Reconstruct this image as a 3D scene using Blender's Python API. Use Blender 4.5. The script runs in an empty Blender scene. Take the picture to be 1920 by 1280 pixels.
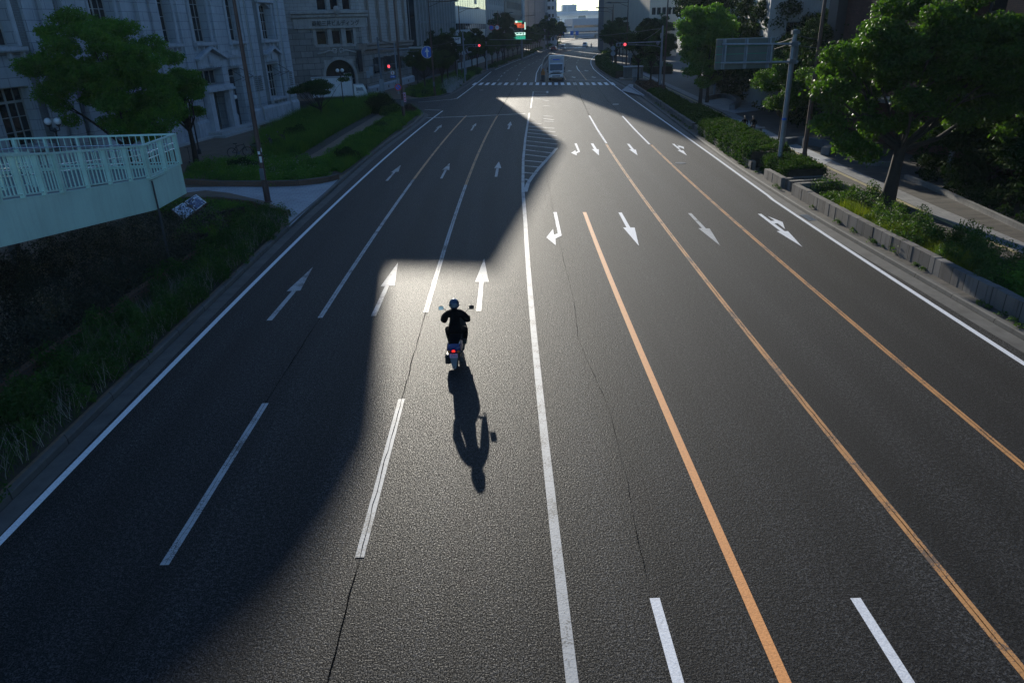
import bpy, bmesh, math, random
import numpy as np
from mathutils import Vector, Matrix, Quaternion

# ------------------------------------------------------------------ camera, world, sun, exposure
sc = bpy.context.scene
COL = sc.collection
CAM_F, CAM_P, CAM_YAW, CAM_ROLL, CAM_H = 1329., .4153, .0158, -.0322, 8.0
_f = Vector((math.sin(CAM_YAW)*math.cos(CAM_P), math.cos(CAM_YAW)*math.cos(CAM_P), -math.sin(CAM_P)))
_r = Vector((math.cos(CAM_YAW), -math.sin(CAM_YAW), 0))
_u = _r.cross(_f)
_r2 = _r*math.cos(CAM_ROLL)+_u*math.sin(CAM_ROLL)
_u2 = -_r*math.sin(CAM_ROLL)+_u*math.cos(CAM_ROLL)
cam = bpy.data.cameras.new('camera'); cam.lens = CAM_F/1920*36; cam.sensor_width = 36
cam.clip_start = .2; cam.clip_end = 6000
camo = bpy.data.objects.new('camera', cam); COL.objects.link(camo)
_m = Matrix((( _r2.x,_u2.x,-_f.x,0),(_r2.y,_u2.y,-_f.y,0),(_r2.z,_u2.z,-_f.z,CAM_H),(0,0,0,1)))
camo.matrix_world = _m
sc.camera = camo

SUN_EL, SUN_AZ = math.radians(15.5), math.radians(-6.5)
SKY_STR, SUN_STR, EXPO = 0.072, 3.9, 0.88
w = bpy.data.worlds.new("World"); sc.world = w; w.use_nodes = True
nt = w.node_tree; nt.nodes.clear()
sky = nt.nodes.new('ShaderNodeTexSky'); sky.sky_type = 'NISHITA'; sky.sun_disc = False
sky.sun_elevation = SUN_EL; sky.sun_rotation = SUN_AZ; sky.air_density = 1.0; sky.dust_density = 0.6; sky.ozone_density = 2.2
bg = nt.nodes.new('ShaderNodeBackground'); bg.inputs[1].default_value = SKY_STR
wo = nt.nodes.new('ShaderNodeOutputWorld')
tint = nt.nodes.new('ShaderNodeMix'); tint.data_type = 'RGBA'; tint.blend_type = 'MULTIPLY'; tint.inputs[0].default_value = 1
tint.inputs[7].default_value = (.66,.93,1.24,1); nt.links.new(sky.outputs[0], tint.inputs[6]); nt.links.new(tint.outputs[2], bg.inputs[0]); nt.links.new(bg.outputs[0], wo.inputs[0])
sl = bpy.data.lights.new('sun', 'SUN'); sl.energy = SUN_STR; sl.angle = math.radians(.42); sl.color = (1, .93, .80)
so = bpy.data.objects.new('sun', sl); COL.objects.link(so)
S = Vector((math.sin(SUN_AZ)*math.cos(SUN_EL), math.cos(SUN_AZ)*math.cos(SUN_EL), math.sin(SUN_EL)))
so.rotation_euler = S.to_track_quat('Z', 'Y').to_euler(); so.location = (-30, 200, 80)
sc.view_settings.view_transform = 'Standard'; sc.view_settings.look = 'None'
sc.view_settings.exposure = EXPO; sc.view_settings.gamma = 1
sc.view_settings.use_curve_mapping = False
sc.cycles.max_bounces = 6; sc.cycles.volume_bounces = 0; sc.cycles.transparent_max_bounces = 8
sc.cycles.use_denoising = True; sc.cycles.denoising_prefilter = 'NONE'; sc.cycles.denoising_input_passes = 'RGB_ALBEDO_NORMAL'; sc.cycles.sample_clamp_indirect = 3.

# ------------------------------------------------------------------ helpers
def ray(px, py):
    return _f + _r2*((px-960)/CAM_F) - _u2*((py-640)/CAM_F)
def G(px, py, z=0.):
    """point of the plane at height z seen at a pixel of the photograph"""
    d = ray(px, py); t = (z-CAM_H)/d.z
    return (d.x*t, d.y*t)
def atY(px, py, Y):
    d = ray(px, py); t = Y/d.y
    return (d.x*t, Y, CAM_H+d.z*t)
R = random.Random(7)

class MB:
    def __init__(s): s.v = []; s.f = []; s.m = []
    def add(s, vs, fs, mi=0):
        o = len(s.v); s.v += [tuple(q) for q in vs]; s.f += [tuple(i+o for i in q) for q in fs]; s.m += [mi]*len(fs)
        return s
    def box(s, x0, x1, y0, y1, z0, z1, mi=0):
        return s.add([(x0,y0,z0),(x1,y0,z0),(x1,y1,z0),(x0,y1,z0),(x0,y0,z1),(x1,y0,z1),(x1,y1,z1),(x0,y1,z1)],
              [(0,3,2,1),(4,5,6,7),(0,1,5,4),(1,2,6,5),(2,3,7,6),(3,0,4,7)], mi)
    def cbox(s, x0, x1, y0, y1, z0, z1, c=.02, mi=0):
        """box with chamfered vertical and top edges"""
        pts = [(x0+c,y0),(x1-c,y0),(x1,y0+c),(x1,y1-c),(x1-c,y1),(x0+c,y1),(x0,y1-c),(x0,y0+c)]
        cx, cy = (x0+x1)/2, (y0+y1)/2
        def ins(p): 
            return (p[0]+(c if p[0]<cx else -c), p[1]+(c if p[1]<cy else -c))
        a = [(p[0],p[1],z0) for p in pts]; b = [(p[0],p[1],z1-c) for p in pts]; d = [(*ins(p),z1) for p in pts]
        f = [tuple(range(7,-1,-1)), tuple(range(16,24))]
        for k in range(2):
            for i in range(8):
                j = (i+1) % 8; f.append((k*8+i, k*8+j, k*8+8+j, k*8+8+i))
        return s.add(a+b+d, f, mi)
    def obox(s, c, sz, M3, mi=0):
        vs = []
        for dz in (-1,1):
            for dx,dy in ((-1,-1),(1,-1),(1,1),(-1,1)):
                q = M3 @ Vector((dx*sz[0]/2, dy*sz[1]/2, dz*sz[2]/2)); vs.append((c[0]+q.x, c[1]+q.y, c[2]+q.z))
        return s.add(vs, [(0,3,2,1),(4,5,6,7),(0,1,5,4),(1,2,6,5),(2,3,7,6),(3,0,4,7)], mi)
    def prism(s, poly, z0, z1, mi=0):
        n = len(poly)
        ar = sum(poly[i][0]*poly[(i+1)%n][1]-poly[(i+1)%n][0]*poly[i][1] for i in range(n))
        if ar < 0: poly = poly[::-1]
        vs = [(p[0],p[1],z0) for p in poly]+[(p[0],p[1],z1) for p in poly]
        fs = [tuple(range(n-1,-1,-1)), tuple(range(n,2*n))]+[(i,(i+1)%n,n+(i+1)%n,n+i) for i in range(n)]
        return s.add(vs, fs, mi)
    def ext(s, prof, x0, x1, mi=0, axis='x'):
        """profile of (a,z) pairs extruded along x (a=y) or along y (a=x)"""
        n = len(prof)
        if axis == 'x': vs = [(x0,a,z) for a,z in prof]+[(x1,a,z) for a,z in prof]
        else: vs = [(a,x0,z) for a,z in prof]+[(a,x1,z) for a,z in prof]
        return s.add(vs, [tuple(range(n)), tuple(range(2*n-1,n-1,-1))]+[(i,n+i,n+(i+1)%n,(i+1)%n) for i in range(n)], mi)
    def tube(s, pts, r, seg=8, cap=True, mi=0):
        pts = [Vector(p) for p in pts]; n = len(pts); vs = []; fs = []
        rr = r if isinstance(r, (list, tuple)) else [r]*n
        up = None
        for i, p in enumerate(pts):
            t = (pts[min(i+1,n-1)]-pts[max(i-1,0)]).normalized()
            if up is None:
                up = Vector((0,0,1)) if abs(t.z) < .9 else Vector((1,0,0))
            a = up.cross(t)
            if a.length < 1e-5: a = Vector((0,1,0)).cross(t)
            a.normalize(); b = t.cross(a); up = b.copy() if abs(b.dot(t))<.5 else up
            for k in range(seg):
                q = 2*math.pi*k/seg; vs.append(p+(a*math.cos(q)+b*math.sin(q))*rr[i])
        for i in range(n-1):
            for k in range(seg):
                j = (k+1) % seg; fs.append((i*seg+k, i*seg+j, (i+1)*seg+j, (i+1)*seg+k))
        if cap: fs.append(tuple(range(seg-1,-1,-1))); fs.append(tuple(range((n-1)*seg, n*seg)))
        return s.add(vs, fs, mi)
    def lathe(s, prof, c=(0,0,0), seg=16, axis='z', mi=0):
        """profile of (radius, height) turned round an axis"""
        vs = []; fs = []; n = len(prof)
        for r_, h in prof:
            for k in range(seg):
                q = 2*math.pi*k/seg; a, b = r_*math.cos(q), r_*math.sin(q)
                p = {'z':(a,b,h),'x':(h,a,b),'y':(b,h,a)}[axis]
                vs.append((c[0]+p[0], c[1]+p[1], c[2]+p[2]))
        for i in range(n-1):
            for k in range(seg):
                j = (k+1) % seg; fs.append((i*seg+k, i*seg+j, (i+1)*seg+j, (i+1)*seg+k))
        fs.append(tuple(range(seg-1,-1,-1))); fs.append(tuple(range((n-1)*seg, n*seg)))
        return s.add(vs, fs, mi)
    def quad(s, a, b, c, d, mi=0): return s.add([a,b,c,d], [(0,1,2,3)], mi)
    def wall(s, x0, x1, z0, z1, ops, th=.6, y0=0., mi=0):
        """wall slab with rectangular openings (x0,x1,z0,z1)"""
        xs = sorted({x0, x1} | {min(max(q,x0),x1) for o in ops for q in o[:2]})
        zs = sorted({z0, z1} | {min(max(q,z0),z1) for o in ops for q in o[2:4]})
        for j in range(len(zs)-1):
            run = None
            for i in range(len(xs)-1):
                cx, cz = (xs[i]+xs[i+1])/2, (zs[j]+zs[j+1])/2
                hole = any(o[0] < cx < o[1] and o[2] < cz < o[3] for o in ops)
                if hole:
                    if run is not None: s.box(run, xs[i], y0, y0+th, zs[j], zs[j+1], mi); run = None
                elif run is None: run = xs[i]
            if run is not None: s.box(run, xs[-1], y0, y0+th, zs[j], zs[j+1], mi)
        return s
    def mesh(s, name, mats, smooth=False):
        me = bpy.data.meshes.new(name); me.from_pydata(s.v, [], s.f)
        for q in (mats if isinstance(mats, (list, tuple)) else [mats]): me.materials.append(q)
        if any(s.m): me.polygons.foreach_set('material_index', s.m)
        if smooth:
            me.polygons.foreach_set('use_smooth', [True]*len(me.polygons))
            try: me.set_sharp_from_angle(angle=math.radians(40))
            except Exception: pass
        me.update(); return me
    def build(s, name, mats, parent=None, smooth=False):
        return link(name, s.mesh(name, mats, smooth), parent)
    def each(s, name, mats, parent=None, smooth=False, tol=.02):
        """one object for every separate piece"""
        n = len(s.v); par = list(range(n))
        def fd(i):
            while par[i] != i: par[i] = par[par[i]]; i = par[i]
            return i
        for f in s.f:
            for q in f[1:]: par[fd(q)] = fd(f[0])
        comp = {}
        for i in range(n): comp.setdefault(fd(i), []).append(i)
        ks = list(comp.values()); V = np.array(s.v)
        bb = [(V[k].min(0)-tol/2, V[k].max(0)+tol/2) for k in ks]; p2 = list(range(len(ks)))
        def f2(i):
            while p2[i] != i: i = p2[i]
            return i
        for i in range(len(ks)):
            for j in range(i+1, len(ks)):
                if (bb[i][0] <= bb[j][1]).all() and (bb[j][0] <= bb[i][1]).all(): p2[f2(i)] = f2(j)
        gr = {}
        for i, k in enumerate(ks): gr.setdefault(f2(i), []).extend(k)
        out = []
        where = {v: g for g, k in gr.items() for v in k}
        fs = {}
        for f, mi in zip(s.f, s.m): fs.setdefault(where[f[0]], []).append((f, mi))
        for g, k in gr.items():
            k = sorted(k); mp = {v: i for i, v in enumerate(k)}; m_ = MB(); m_.v = [s.v[v] for v in k]
            for f, mi in fs.get(g, []): m_.f.append(tuple(mp[q] for q in f)); m_.m.append(mi)
            out.append(m_.build(name, mats, parent, smooth))
        return out

def link(name, me, parent=None):
    o = bpy.data.objects.new(name, me); COL.objects.link(o)
    if parent is not None: o.parent = parent
    return o
def tag(o, label=None, cat=None, group=None, kind=None):
    if label: o['label'] = label
    if cat: o['category'] = cat
    if group: o['group'] = group
    if kind: o['kind'] = kind
    return o
def thing(name, label, cat, loc=(0,0,0), rz=0., group=None):
    o = bpy.data.objects.new(name, None); COL.objects.link(o); o.empty_display_size = .3
    o.location = loc; o.rotation_euler = (0,0,rz)
    return tag(o, label, cat, group)
CH = {}
def kids(o): return [c for c in bpy.data.objects if c.parent == o]
def copy_tree(o, parent=None):
    c = o.copy(); COL.objects.link(c)
    if parent is not None: c.parent = parent
    for q in kids(o): copy_tree(q, c)
    return c
def dup(o, loc, rz=None, label=None, scale=None):
    c = copy_tree(o); c.location = loc
    if rz is not None: c.rotation_euler = (0,0,rz)
    if scale is not None: c.scale = scale if hasattr(scale,'__len__') else (scale,)*3
    if label: c['label'] = label
    return c
def struct(name, mb, mats, parent=None):
    o = mb.build(name, mats, parent)
    if parent is None: o['kind'] = 'structure'
    return o
def Rz(a): return Matrix.Rotation(a, 3, 'Z')
def Rx(a): return Matrix.Rotation(a, 3, 'X')
def Ry(a): return Matrix.Rotation(a, 3, 'Y')

# ------------------------------------------------------------------ materials
class N:
    def __init__(s, name):
        s.mat = bpy.data.materials.new(name); s.mat.use_nodes = True; s.t = s.mat.node_tree
        s.b = s.t.nodes['Principled BSDF']; s.out = s.t.nodes['Material Output']
    def n(s, typ, **kw):
        q = s.t.nodes.new(typ)
        for k, v in kw.items():
            if k in q.inputs.keys(): q.inputs[k].default_value = v
            else: setattr(q, k, v)
        return q
    def l(s, a, b): s.t.links.new(a, b)
    def pos(s): 
        return s.n('ShaderNodeNewGeometry').outputs['Position']
    def objc(s): return s.n('ShaderNodeTexCoord').outputs['Object']
    def noise(s, vec, scale, detail=3, rough=.55):
        q = s.n('ShaderNodeTexNoise'); q.inputs['Scale'].default_value = scale; q.inputs['Detail'].default_value = detail
        q.inputs['Roughness'].default_value = rough
        s.l(vec, q.inputs['Vector']); return q.outputs['Fac']
    def ramp(s, fac, stops):
        q = s.n('ShaderNodeValToRGB'); e = q.color_ramp.elements
        e[0].position, e[0].color = stops[0][0], (*stops[0][1], 1)
        e[1].position, e[1].color = stops[-1][0], (*stops[-1][1], 1)
        for p, c in stops[1:-1]:
            k = e.new(p); k.color = (*c, 1)
        s.l(fac, q.inputs[0]); return q.outputs[0]
    def mix(s, fac, a, b, typ='MIX'):
        q = s.n('ShaderNodeMix', data_type='RGBA', blend_type=typ)
        for i, v in ((0,fac),(6,a),(7,b)):
            if hasattr(v, 'is_linked'): s.l(v, q.inputs[i])
            elif i == 0: q.inputs[0].default_value = v
            else: q.inputs[i].default_value = (*v, 1)
        return q.outputs[2]
    def bump(s, h, strength, dist=.01):
        q = s.n('ShaderNodeBump'); q.inputs['Strength'].default_value = strength; q.inputs['Distance'].default_value = dist
        s.l(h, q.inputs['Height']); s.l(q.outputs[0], s.b.inputs['Normal'])
def sh(c, k): return tuple(min(1, max(0, q*k)) for q in c)
def std(name, c, rough=.7, metal=0., var=.25, scale=2., bump=0., bscale=60., dirt=0., coat=0., spec=.5, fine=.12):
    m = N(name); p = m.objc()
    a = m.noise(p, scale, 5); b = m.noise(p, scale*14, 3)
    col = m.ramp(a, [(.3, sh(c, 1-var)), (.7, sh(c, 1+var))])
    col = m.mix(fine, col, m.ramp(b, [(.35, sh(c,.45)), (.7, sh(c,1.5))]))
    if dirt:
        st = m.n('ShaderNodeMapping'); st.inputs['Scale'].default_value = (3, 3, .25); m.l(p, st.inputs[0])
        d = m.noise(st.outputs[0], 1.6, 6, .65)
        dm = m.ramp(d, [(.48, (0,0,0)), (.72, (dirt,)*3)])
        col = m.mix(dm, col, sh(c, .35))
    m.l(col, m.b.inputs['Base Color'])
    m.b.inputs['Roughness'].default_value = rough; m.b.inputs['Metallic'].default_value = metal
    m.b.inputs['Specular IOR Level'].default_value = spec
    if coat: m.b.inputs['Coat Weight'].default_value = coat; m.b.inputs['Coat Roughness'].default_value = .08
    if bump: m.bump(m.noise(p, bscale, 4), bump, .01)
    return m.mat
def bricky(name, c1, c2, cm, bw, bh, mortar=.012, ground=False, rough=.8, bump=.4, off=.5, var=.3, dirt=.0, spec=.35):
    m = N(name); p = m.objc(); sp = m.n('ShaderNodeSeparateXYZ'); m.l(p, sp.inputs[0])
    cb = m.n('ShaderNodeCombineXYZ')
    if ground: m.l(sp.outputs[0], cb.inputs[0]); m.l(sp.outputs[1], cb.inputs[1])
    else:
        ad = m.n('ShaderNodeMath', operation='ADD'); m.l(sp.outputs[0], ad.inputs[0]); m.l(sp.outputs[1], ad.inputs[1])
        m.l(ad.outputs[0], cb.inputs[0]); m.l(sp.outputs[2], cb.inputs[1])
    t = m.n('ShaderNodeTexBrick'); t.offset = off
    for k, v in (('Scale',1.),('Mortar Size',mortar),('Mortar Smooth',.2),('Brick Width',bw),('Row Height',bh),('Bias',0.)):
        t.inputs[k].default_value = v
    t.inputs['Color1'].default_value = (*c1,1); t.inputs['Color2'].default_value = (*c2,1); t.inputs['Mortar'].default_value = (*cm,1)
    m.l(cb.outputs[0], t.inputs['Vector'])
    a = m.noise(p, .6, 6, .6)
    k = m.ramp(a, [(.3, (1-var,)*3), (.7, (1,)*3)])
    col = m.mix(1., t.outputs['Color'], k, 'MULTIPLY')
    if dirt:
        st = m.n('ShaderNodeMapping'); st.inputs['Scale'].default_value = (3, 3, .22); m.l(p, st.inputs[0])
        d = m.noise(st.outputs[0], 1.3, 6, .65)
        col = m.mix(m.ramp(d, [(.5,(0,0,0)),(.75,(dirt,)*3)]), col, sh(c1,.3))
    m.l(col, m.b.inputs['Base Color']); m.b.inputs['Roughness'].default_value = rough
    m.b.inputs['Specular IOR Level'].default_value = spec
    inv = m.n('ShaderNodeMath', operation='SUBTRACT'); inv.inputs[0].default_value = 1; m.l(t.outputs['Fac'], inv.inputs[1])
    ad2 = m.n('ShaderNodeMath', operation='MULTIPLY_ADD'); m.l(m.noise(p, 30, 4), ad2.inputs[0]); ad2.inputs[1].default_value = .25
    m.l(inv.outputs[0], ad2.inputs[2])
    m.bump(ad2.outputs[0], bump, .015)
    return m.mat
def emit(name, c, s):
    m = N(name); m.b.inputs['Base Color'].default_value = (*sh(c,.3),1)
    m.b.inputs['Emission Color'].default_value = (*c,1); m.b.inputs['Emission Strength'].default_value = s; return m.mat
def leafmat(name, c, trans=.45, rough=.62, hue=.25, spec=.18):
    m = N(name); p = m.pos()
    a = m.noise(p, 1.3, 3); b = m.noise(p, 9, 2)
    col = m.ramp(a, [(.3, sh(c,1-hue*1.8)), (.5, c), (.70, (c[0]*1.9, c[1]*1.45, c[2]*.9))])
    col = m.mix(.3, col, m.ramp(b, [(.35, sh(c,.5)), (.7, sh(c,1.6))]))
    m.l(col, m.b.inputs['Base Color']); m.b.inputs['Roughness'].default_value = rough; m.b.inputs['Specular IOR Level'].default_value = spec
    tr = m.n('ShaderNodeBsdfTranslucent'); m.l(m.mix(1., col, (1.0,1.0,.45), 'MULTIPLY'), tr.inputs[0])
    gm = m.n('ShaderNodeMixShader'); gm.inputs[0].default_value = trans
    m.l(m.b.outputs[0], gm.inputs[1]); m.l(tr.outputs[0], gm.inputs[2]); m.l(gm.outputs[0], m.out.inputs[0])
    return m.mat
def asphalt_mat(name, base=.05, fine=True):
    m = N(name); p = m.pos()
    big = m.noise(p, .12, 4); mid = m.noise(p, 1.1, 4)
    g1 = m.noise(p, 25, 1, .5); g2 = m.noise(p, 48, 1, .5); g0 = m.noise(p, 12, 1, .5)
    # tyre tracks: stretched noise along the carriageway
    mp = m.n('ShaderNodeMapping'); mp.inputs['Scale'].default_value = (.9, .02, 1); m.l(p, mp.inputs[0])
    tr = m.noise(mp.outputs[0], 1.0, 3)
    c = m.ramp(g1, [(.42, (base*.1,)*3), (.5, (base*.7,)*3), (.60, (base*4.6,)*3)])
    c = m.mix(.5, c, m.ramp(g2, [(.42, (base*.1,)*3), (.5,(base*.8,)*3), (.6, (base*4.2,)*3)]))
    c = m.mix(1., c, m.ramp(tr, [(.35, (.62,)*3), (.65, (1.2,)*3)]), 'MULTIPLY')
    # wheel tracks polished paler, oil-darkened lane centres (lanes 3.2 m wide on a gentle curve)
    sp = m.n('ShaderNodeSeparateXYZ'); m.l(p, sp.inputs[0])
    def mt(op, a, b=None):
        q = m.n('ShaderNodeMath', operation=op)
        for i, v in enumerate((a, b)):
            if v is None: continue
            if hasattr(v, 'is_linked'): m.l(v, q.inputs[i])
            else: q.inputs[i].default_value = v
        return q.outputs[0]
    xl = mt('SUBTRACT', sp.outputs[0], mt('MULTIPLY', mt('MULTIPLY', sp.outputs[1], sp.outputs[1]), .00054))
    wv = mt('COSINE', mt('MULTIPLY', mt('SUBTRACT', xl, .74), 2*math.pi/1.62))
    wv = mt('MULTIPLY_ADD', wv, mt('MULTIPLY', mid, .22)); 
    q_ = wv.node; q_.inputs[2].default_value = .5
    c = m.mix(1., c, m.ramp(wv, [(.38, (1.22,)*3), (.62, (.74,)*3)]), 'MULTIPLY')
    c = m.mix(1., c, m.ramp(big, [(.3, (.85,)*3), (.7, (1.12,)*3)]), 'MULTIPLY')
    c = m.mix(.5, c, m.mix(1., c, m.ramp(mid, [(.3, (.8,)*3), (.7, (1.2,)*3)]), 'MULTIPLY'))
    c = m.mix(1., c, m.ramp(g0, [(.4, (.5,)*3), (.6, (1.6,)*3)]), 'MULTIPLY')
    m.l(c, m.b.inputs['Base Color'])
    m.l(m.ramp(g2, [(.42, (.95,)*3), (.6, (.52,)*3)]), m.b.inputs['Roughness'])
    m.b.inputs['Specular IOR Level'].default_value = .25
    h = m.n('ShaderNodeMath', operation='MULTIPLY_ADD'); m.l(g1, h.inputs[0]); h.inputs[1].default_value = 1.
    h2 = m.n('ShaderNodeMath', operation='MULTIPLY'); m.l(g2, h2.inputs[0]); h2.inputs[1].default_value = .4
    m.l(h2.outputs[0], h.inputs[2])
    m.bump(h.outputs[0], .6, .012)
    return m.mat
def paint_mat(name, c, wear=.35, rough=.6):
    """road paint: wears to the asphalt in grains and thin cracks"""
    m = N(name); p = m.pos()
    a = m.noise(p, 1.1, 4, .6); b = m.noise(p, 30, 2, .6)
    s = m.n('ShaderNodeMath', operation='MULTIPLY_ADD'); m.l(b, s.inputs[0]); s.inputs[1].default_value = .8; m.l(a, s.inputs[2])
    lo = 1.22-.34*wear
    inv = m.ramp(s.outputs[0], [(min(.97,lo/1.), (0,0,0)), (min(1.,lo+.12), (.8,)*3)]) if wear > .3 else None
    col = m.ramp(b, [(.35, sh(c,.80)), (.6, c)])
    if inv is not None: col = m.mix(inv, col, (.06,.06,.058))
    cr = m.n('ShaderNodeMapping'); cr.inputs['Scale'].default_value = (1.,3.6,1); m.l(p, cr.inputs[0])
    vo = m.n('ShaderNodeTexVoronoi', feature='DISTANCE_TO_EDGE'); vo.inputs['Scale'].default_value = 1.5; m.l(cr.outputs[0], vo.inputs['Vector'])
    crk = m.ramp(vo.outputs['Distance'], [(.0, (.35+.5*wear,)*3), (.012+.02*wear, (0,0,0))])
    col = m.mix(crk, col, sh(c,.3))
    m.l(col, m.b.inputs['Base Color']); m.b.inputs['Roughness'].default_value = rough
    m.bump(b, .4, .008)
    return m.mat

M = {}
M['asphalt'] = asphalt_mat('asphalt', .0085)
M['ground'] = std('ground_soil', (.06,.055,.045), .95, scale=.3, bump=.3)
M['white_paint'] = paint_mat('white_paint', (.78,.79,.80), .1)
M['worn_white'] = paint_mat('worn_white_paint', (.40,.41,.41), .7)
M['orange_paint'] = paint_mat('orange_paint', (.80,.34,.10), .1)
M['worn_orange'] = paint_mat('worn_orange_paint', (.56,.27,.09), .5)
M['sealed'] = std('crack_sealant', (.006,.006,.006), 1., var=.3, spec=.0)
M['concrete'] = std('concrete', (.17,.165,.155), .85, var=.3, scale=1.2, bump=.5, bscale=40, dirt=.5)
M['gutter'] = std('gutter_concrete', (.08,.078,.072), .85, var=.35, scale=1.6, bump=.5, bscale=30, dirt=.3)
M['kerb'] = bricky('kerb_concrete', (.10,.098,.09), (.13,.125,.115), (.03,.03,.028), 2.0, 40., .02, ground=False, off=0, bump=.6, dirt=.5)
M['granite_wall'] = bricky('granite_wall', (.12,.11,.10), (.20,.185,.17), (.04,.04,.035), .62, 2.0, .02, off=0, bump=1., dirt=.6)
M['pave_brown'] = bricky('brown_paving', (.17,.115,.07), (.21,.15,.10), (.10,.08,.06), .4, .2, .01, ground=True, bump=.2)
M['pave_grey'] = bricky('grey_paving', (.22,.22,.22), (.28,.28,.27), (.12,.12,.12), .6, .3, .012, ground=True, bump=.2)
M['pave_tile'] = bricky('mixed_paving', (.055,.05,.043), (.11,.098,.082), (.04,.036,.032), .9, .18, .01, ground=True, bump=.2)
M['pave_white'] = bricky('white_paving', (.38,.39,.40), (.44,.45,.46), (.25,.25,.26), .5, .25, .015, ground=True, bump=.2)
M['edge_brick'] = bricky('edging_brick', (.16,.085,.05), (.2,.11,.07), (.09,.08,.07), .22, .11, .012, bump=.6)
M['soil'] = std('planting_soil', (.035,.028,.018), .95, var=.5, scale=3, bump=.8, bscale=20)
M['steel'] = std('galvanised_steel', (.26,.29,.32), .5, .35, var=.15, scale=3, dirt=.25)
M['steel_dk'] = std('grey_steel', (.13,.15,.17), .5, .3, var=.15, scale=3)
M['brown_pole'] = std('brown_painted_steel', (.085,.045,.035), .5, .1, var=.2, scale=4, dirt=.3)
M['black'] = std('black_plastic', (.012,.012,.014), .5, var=.2)
M['dark'] = std('dark_grey_paint', (.04,.045,.05), .5, var=.2)
M['bridge'] = std('pale_green_paint', (.50,.72,.61), .42, .0, var=.08, scale=.8, dirt=.18, spec=.4, fine=.04)
M['bridge_deck'] = std('bridge_deck', (.12,.16,.15), .8, bump=.3)
M['glass'] = std('window_glass', (.012,.016,.02), .08, 0, var=.5, scale=.6, spec=.8)
M['glass_blue'] = std('curtain_wall_glass', (.05,.075,.09), .1, .5, var=.7, scale=.5, spec=.9)
M['stoneA'] = bricky('pale_ashlar', (.40,.43,.46), (.45,.48,.51), (.20,.21,.24), 1.5, .62, .018, bump=.5, var=.2, dirt=.35)
M['stoneA_plain'] = std('pale_stone', (.41,.43,.46), .8, var=.18, scale=1.5, bump=.3, dirt=.45)
M['stoneA_dk'] = bricky('grey_brickwork', (.20,.22,.22), (.24,.26,.26), (.12,.12,.12), .4, .09, .01, bump=.3)
M['frame_pale'] = std('pale_window_frame', (.36,.36,.34), .55, var=.15)
M['stoneB'] = bricky('granite_ashlar', (.25,.235,.21), (.36,.34,.31), (.09,.085,.08), 1.6, .75, .03, bump=1., var=.3, dirt=.4)
M['stoneB_top'] = bricky('smooth_ashlar', (.38,.36,.33), (.43,.41,.38), (.16,.15,.14), 1.0, .42, .015, bump=.4, var=.2, dirt=.35)
M['stoneB_plain'] = std('carved_stone', (.38,.36,.33), .85, var=.2, scale=1.2, bump=.4, dirt=.5)
M['stoneB_pink'] = std('warm_stone', (.27,.22,.18), .8, var=.2, scale=1, bump=.3, dirt=.4)
M['wall_dark'] = std('dark_corrugated_wall', (.07,.075,.08), .6, var=.15)
M['panel'] = std('pale_panel', (.42,.47,.50), .45, .1, var=.08, scale=.4, dirt=.15, fine=.05)
M['mirror'] = std('reflective_cladding', (.62,.60,.50), .16, .85, var=.45, scale=.16, fine=.05)
M['conc_lt'] = std('light_concrete', (.36,.36,.35), .8, var=.12, scale=.4, dirt=.3)
M['conc_br'] = std('tan_concrete', (.27,.23,.18), .8, var=.15, scale=.4, dirt=.3)
M['tower'] = bricky('tower_cladding', (.24,.25,.27), (.26,.27,.29), (.19,.2,.21), 6, 3.4, .04, off=0, bump=.1, var=.1)
M['tower2'] = std('blue_grey_cladding', (.34,.37,.41), .7, var=.1, scale=.3)
M['cream'] = std('cream_cladding', (.55,.49,.39), .8, var=.08, scale=.4, dirt=.2)
M['redbrick'] = bricky('dark_red_brick', (.085,.032,.024), (.12,.048,.036), (.035,.022,.018), .3, .09, .012, bump=.6, var=.3)
M['white_metal'] = std('white_vehicle_paint', (.68,.70,.72), .3, 0, var=.06, scale=1.5, dirt=.15, coat=.4, fine=.03)
M['red_paint'] = std('red_car_paint', (.55,.05,.05), .3, 0, var=.06, coat=.5)
M['van_paint'] = std('silver_vehicle_paint', (.5,.51,.52), .35, .3, var=.06, coat=.5)
M['blue_paint'] = std('blue_scooter_paint', (.008,.025,.12), .25, .1, var=.1, coat=.6)
M['rubber'] = std('rubber', (.014,.014,.015), .8, var=.3, bump=.3)
M['chrome'] = std('bright_metal', (.55,.56,.57), .22, .9, var=.1)
M['cloth_black'] = std('black_cloth', (.005,.005,.006), .9, var=.5, scale=9, bump=.4, bscale=60, spec=.08)
M['cloth_dk'] = std('dark_trousers', (.008,.009,.013), .9, var=.5, scale=9, bump=.4, spec=.08)
M['helmet'] = std('navy_helmet_shell', (.012,.03,.065), .2, 0, var=.1, coat=.8)
M['skin'] = std('skin', (.42,.25,.18), .55, var=.1, scale=8)
M['hair'] = std('dark_hair', (.012,.010,.009), .6, var=.3)
M['sign_blue'] = std('blue_sign_face', (.01,.12,.55), .4, var=.06, fine=.03)
M['sign_white'] = std('white_sign_face', (.72,.72,.70), .4, var=.06, fine=.04)
M['sign_red'] = std('red_sign_face', (.55,.04,.03), .4, var=.06)
M['sign_green'] = std('green_sign_face', (.02,.28,.16), .4, var=.06)
M['sign_back'] = std('sign_back_panels', (.12,.135,.12), .6, .1, var=.1, scale=1, dirt=.2)
M['pink'] = std('pink_number_plate', (.62,.36,.50), .5, var=.05)
M['orange_post'] = std('orange_delineator', (.55,.13,.05), .6, var=.15)
M['amber'] = std('amber_lens', (.35,.12,.02), .25)
M['globe'] = std('white_glass_globe', (.75,.76,.78), .12, 0, var=.04, coat=.5)
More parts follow.
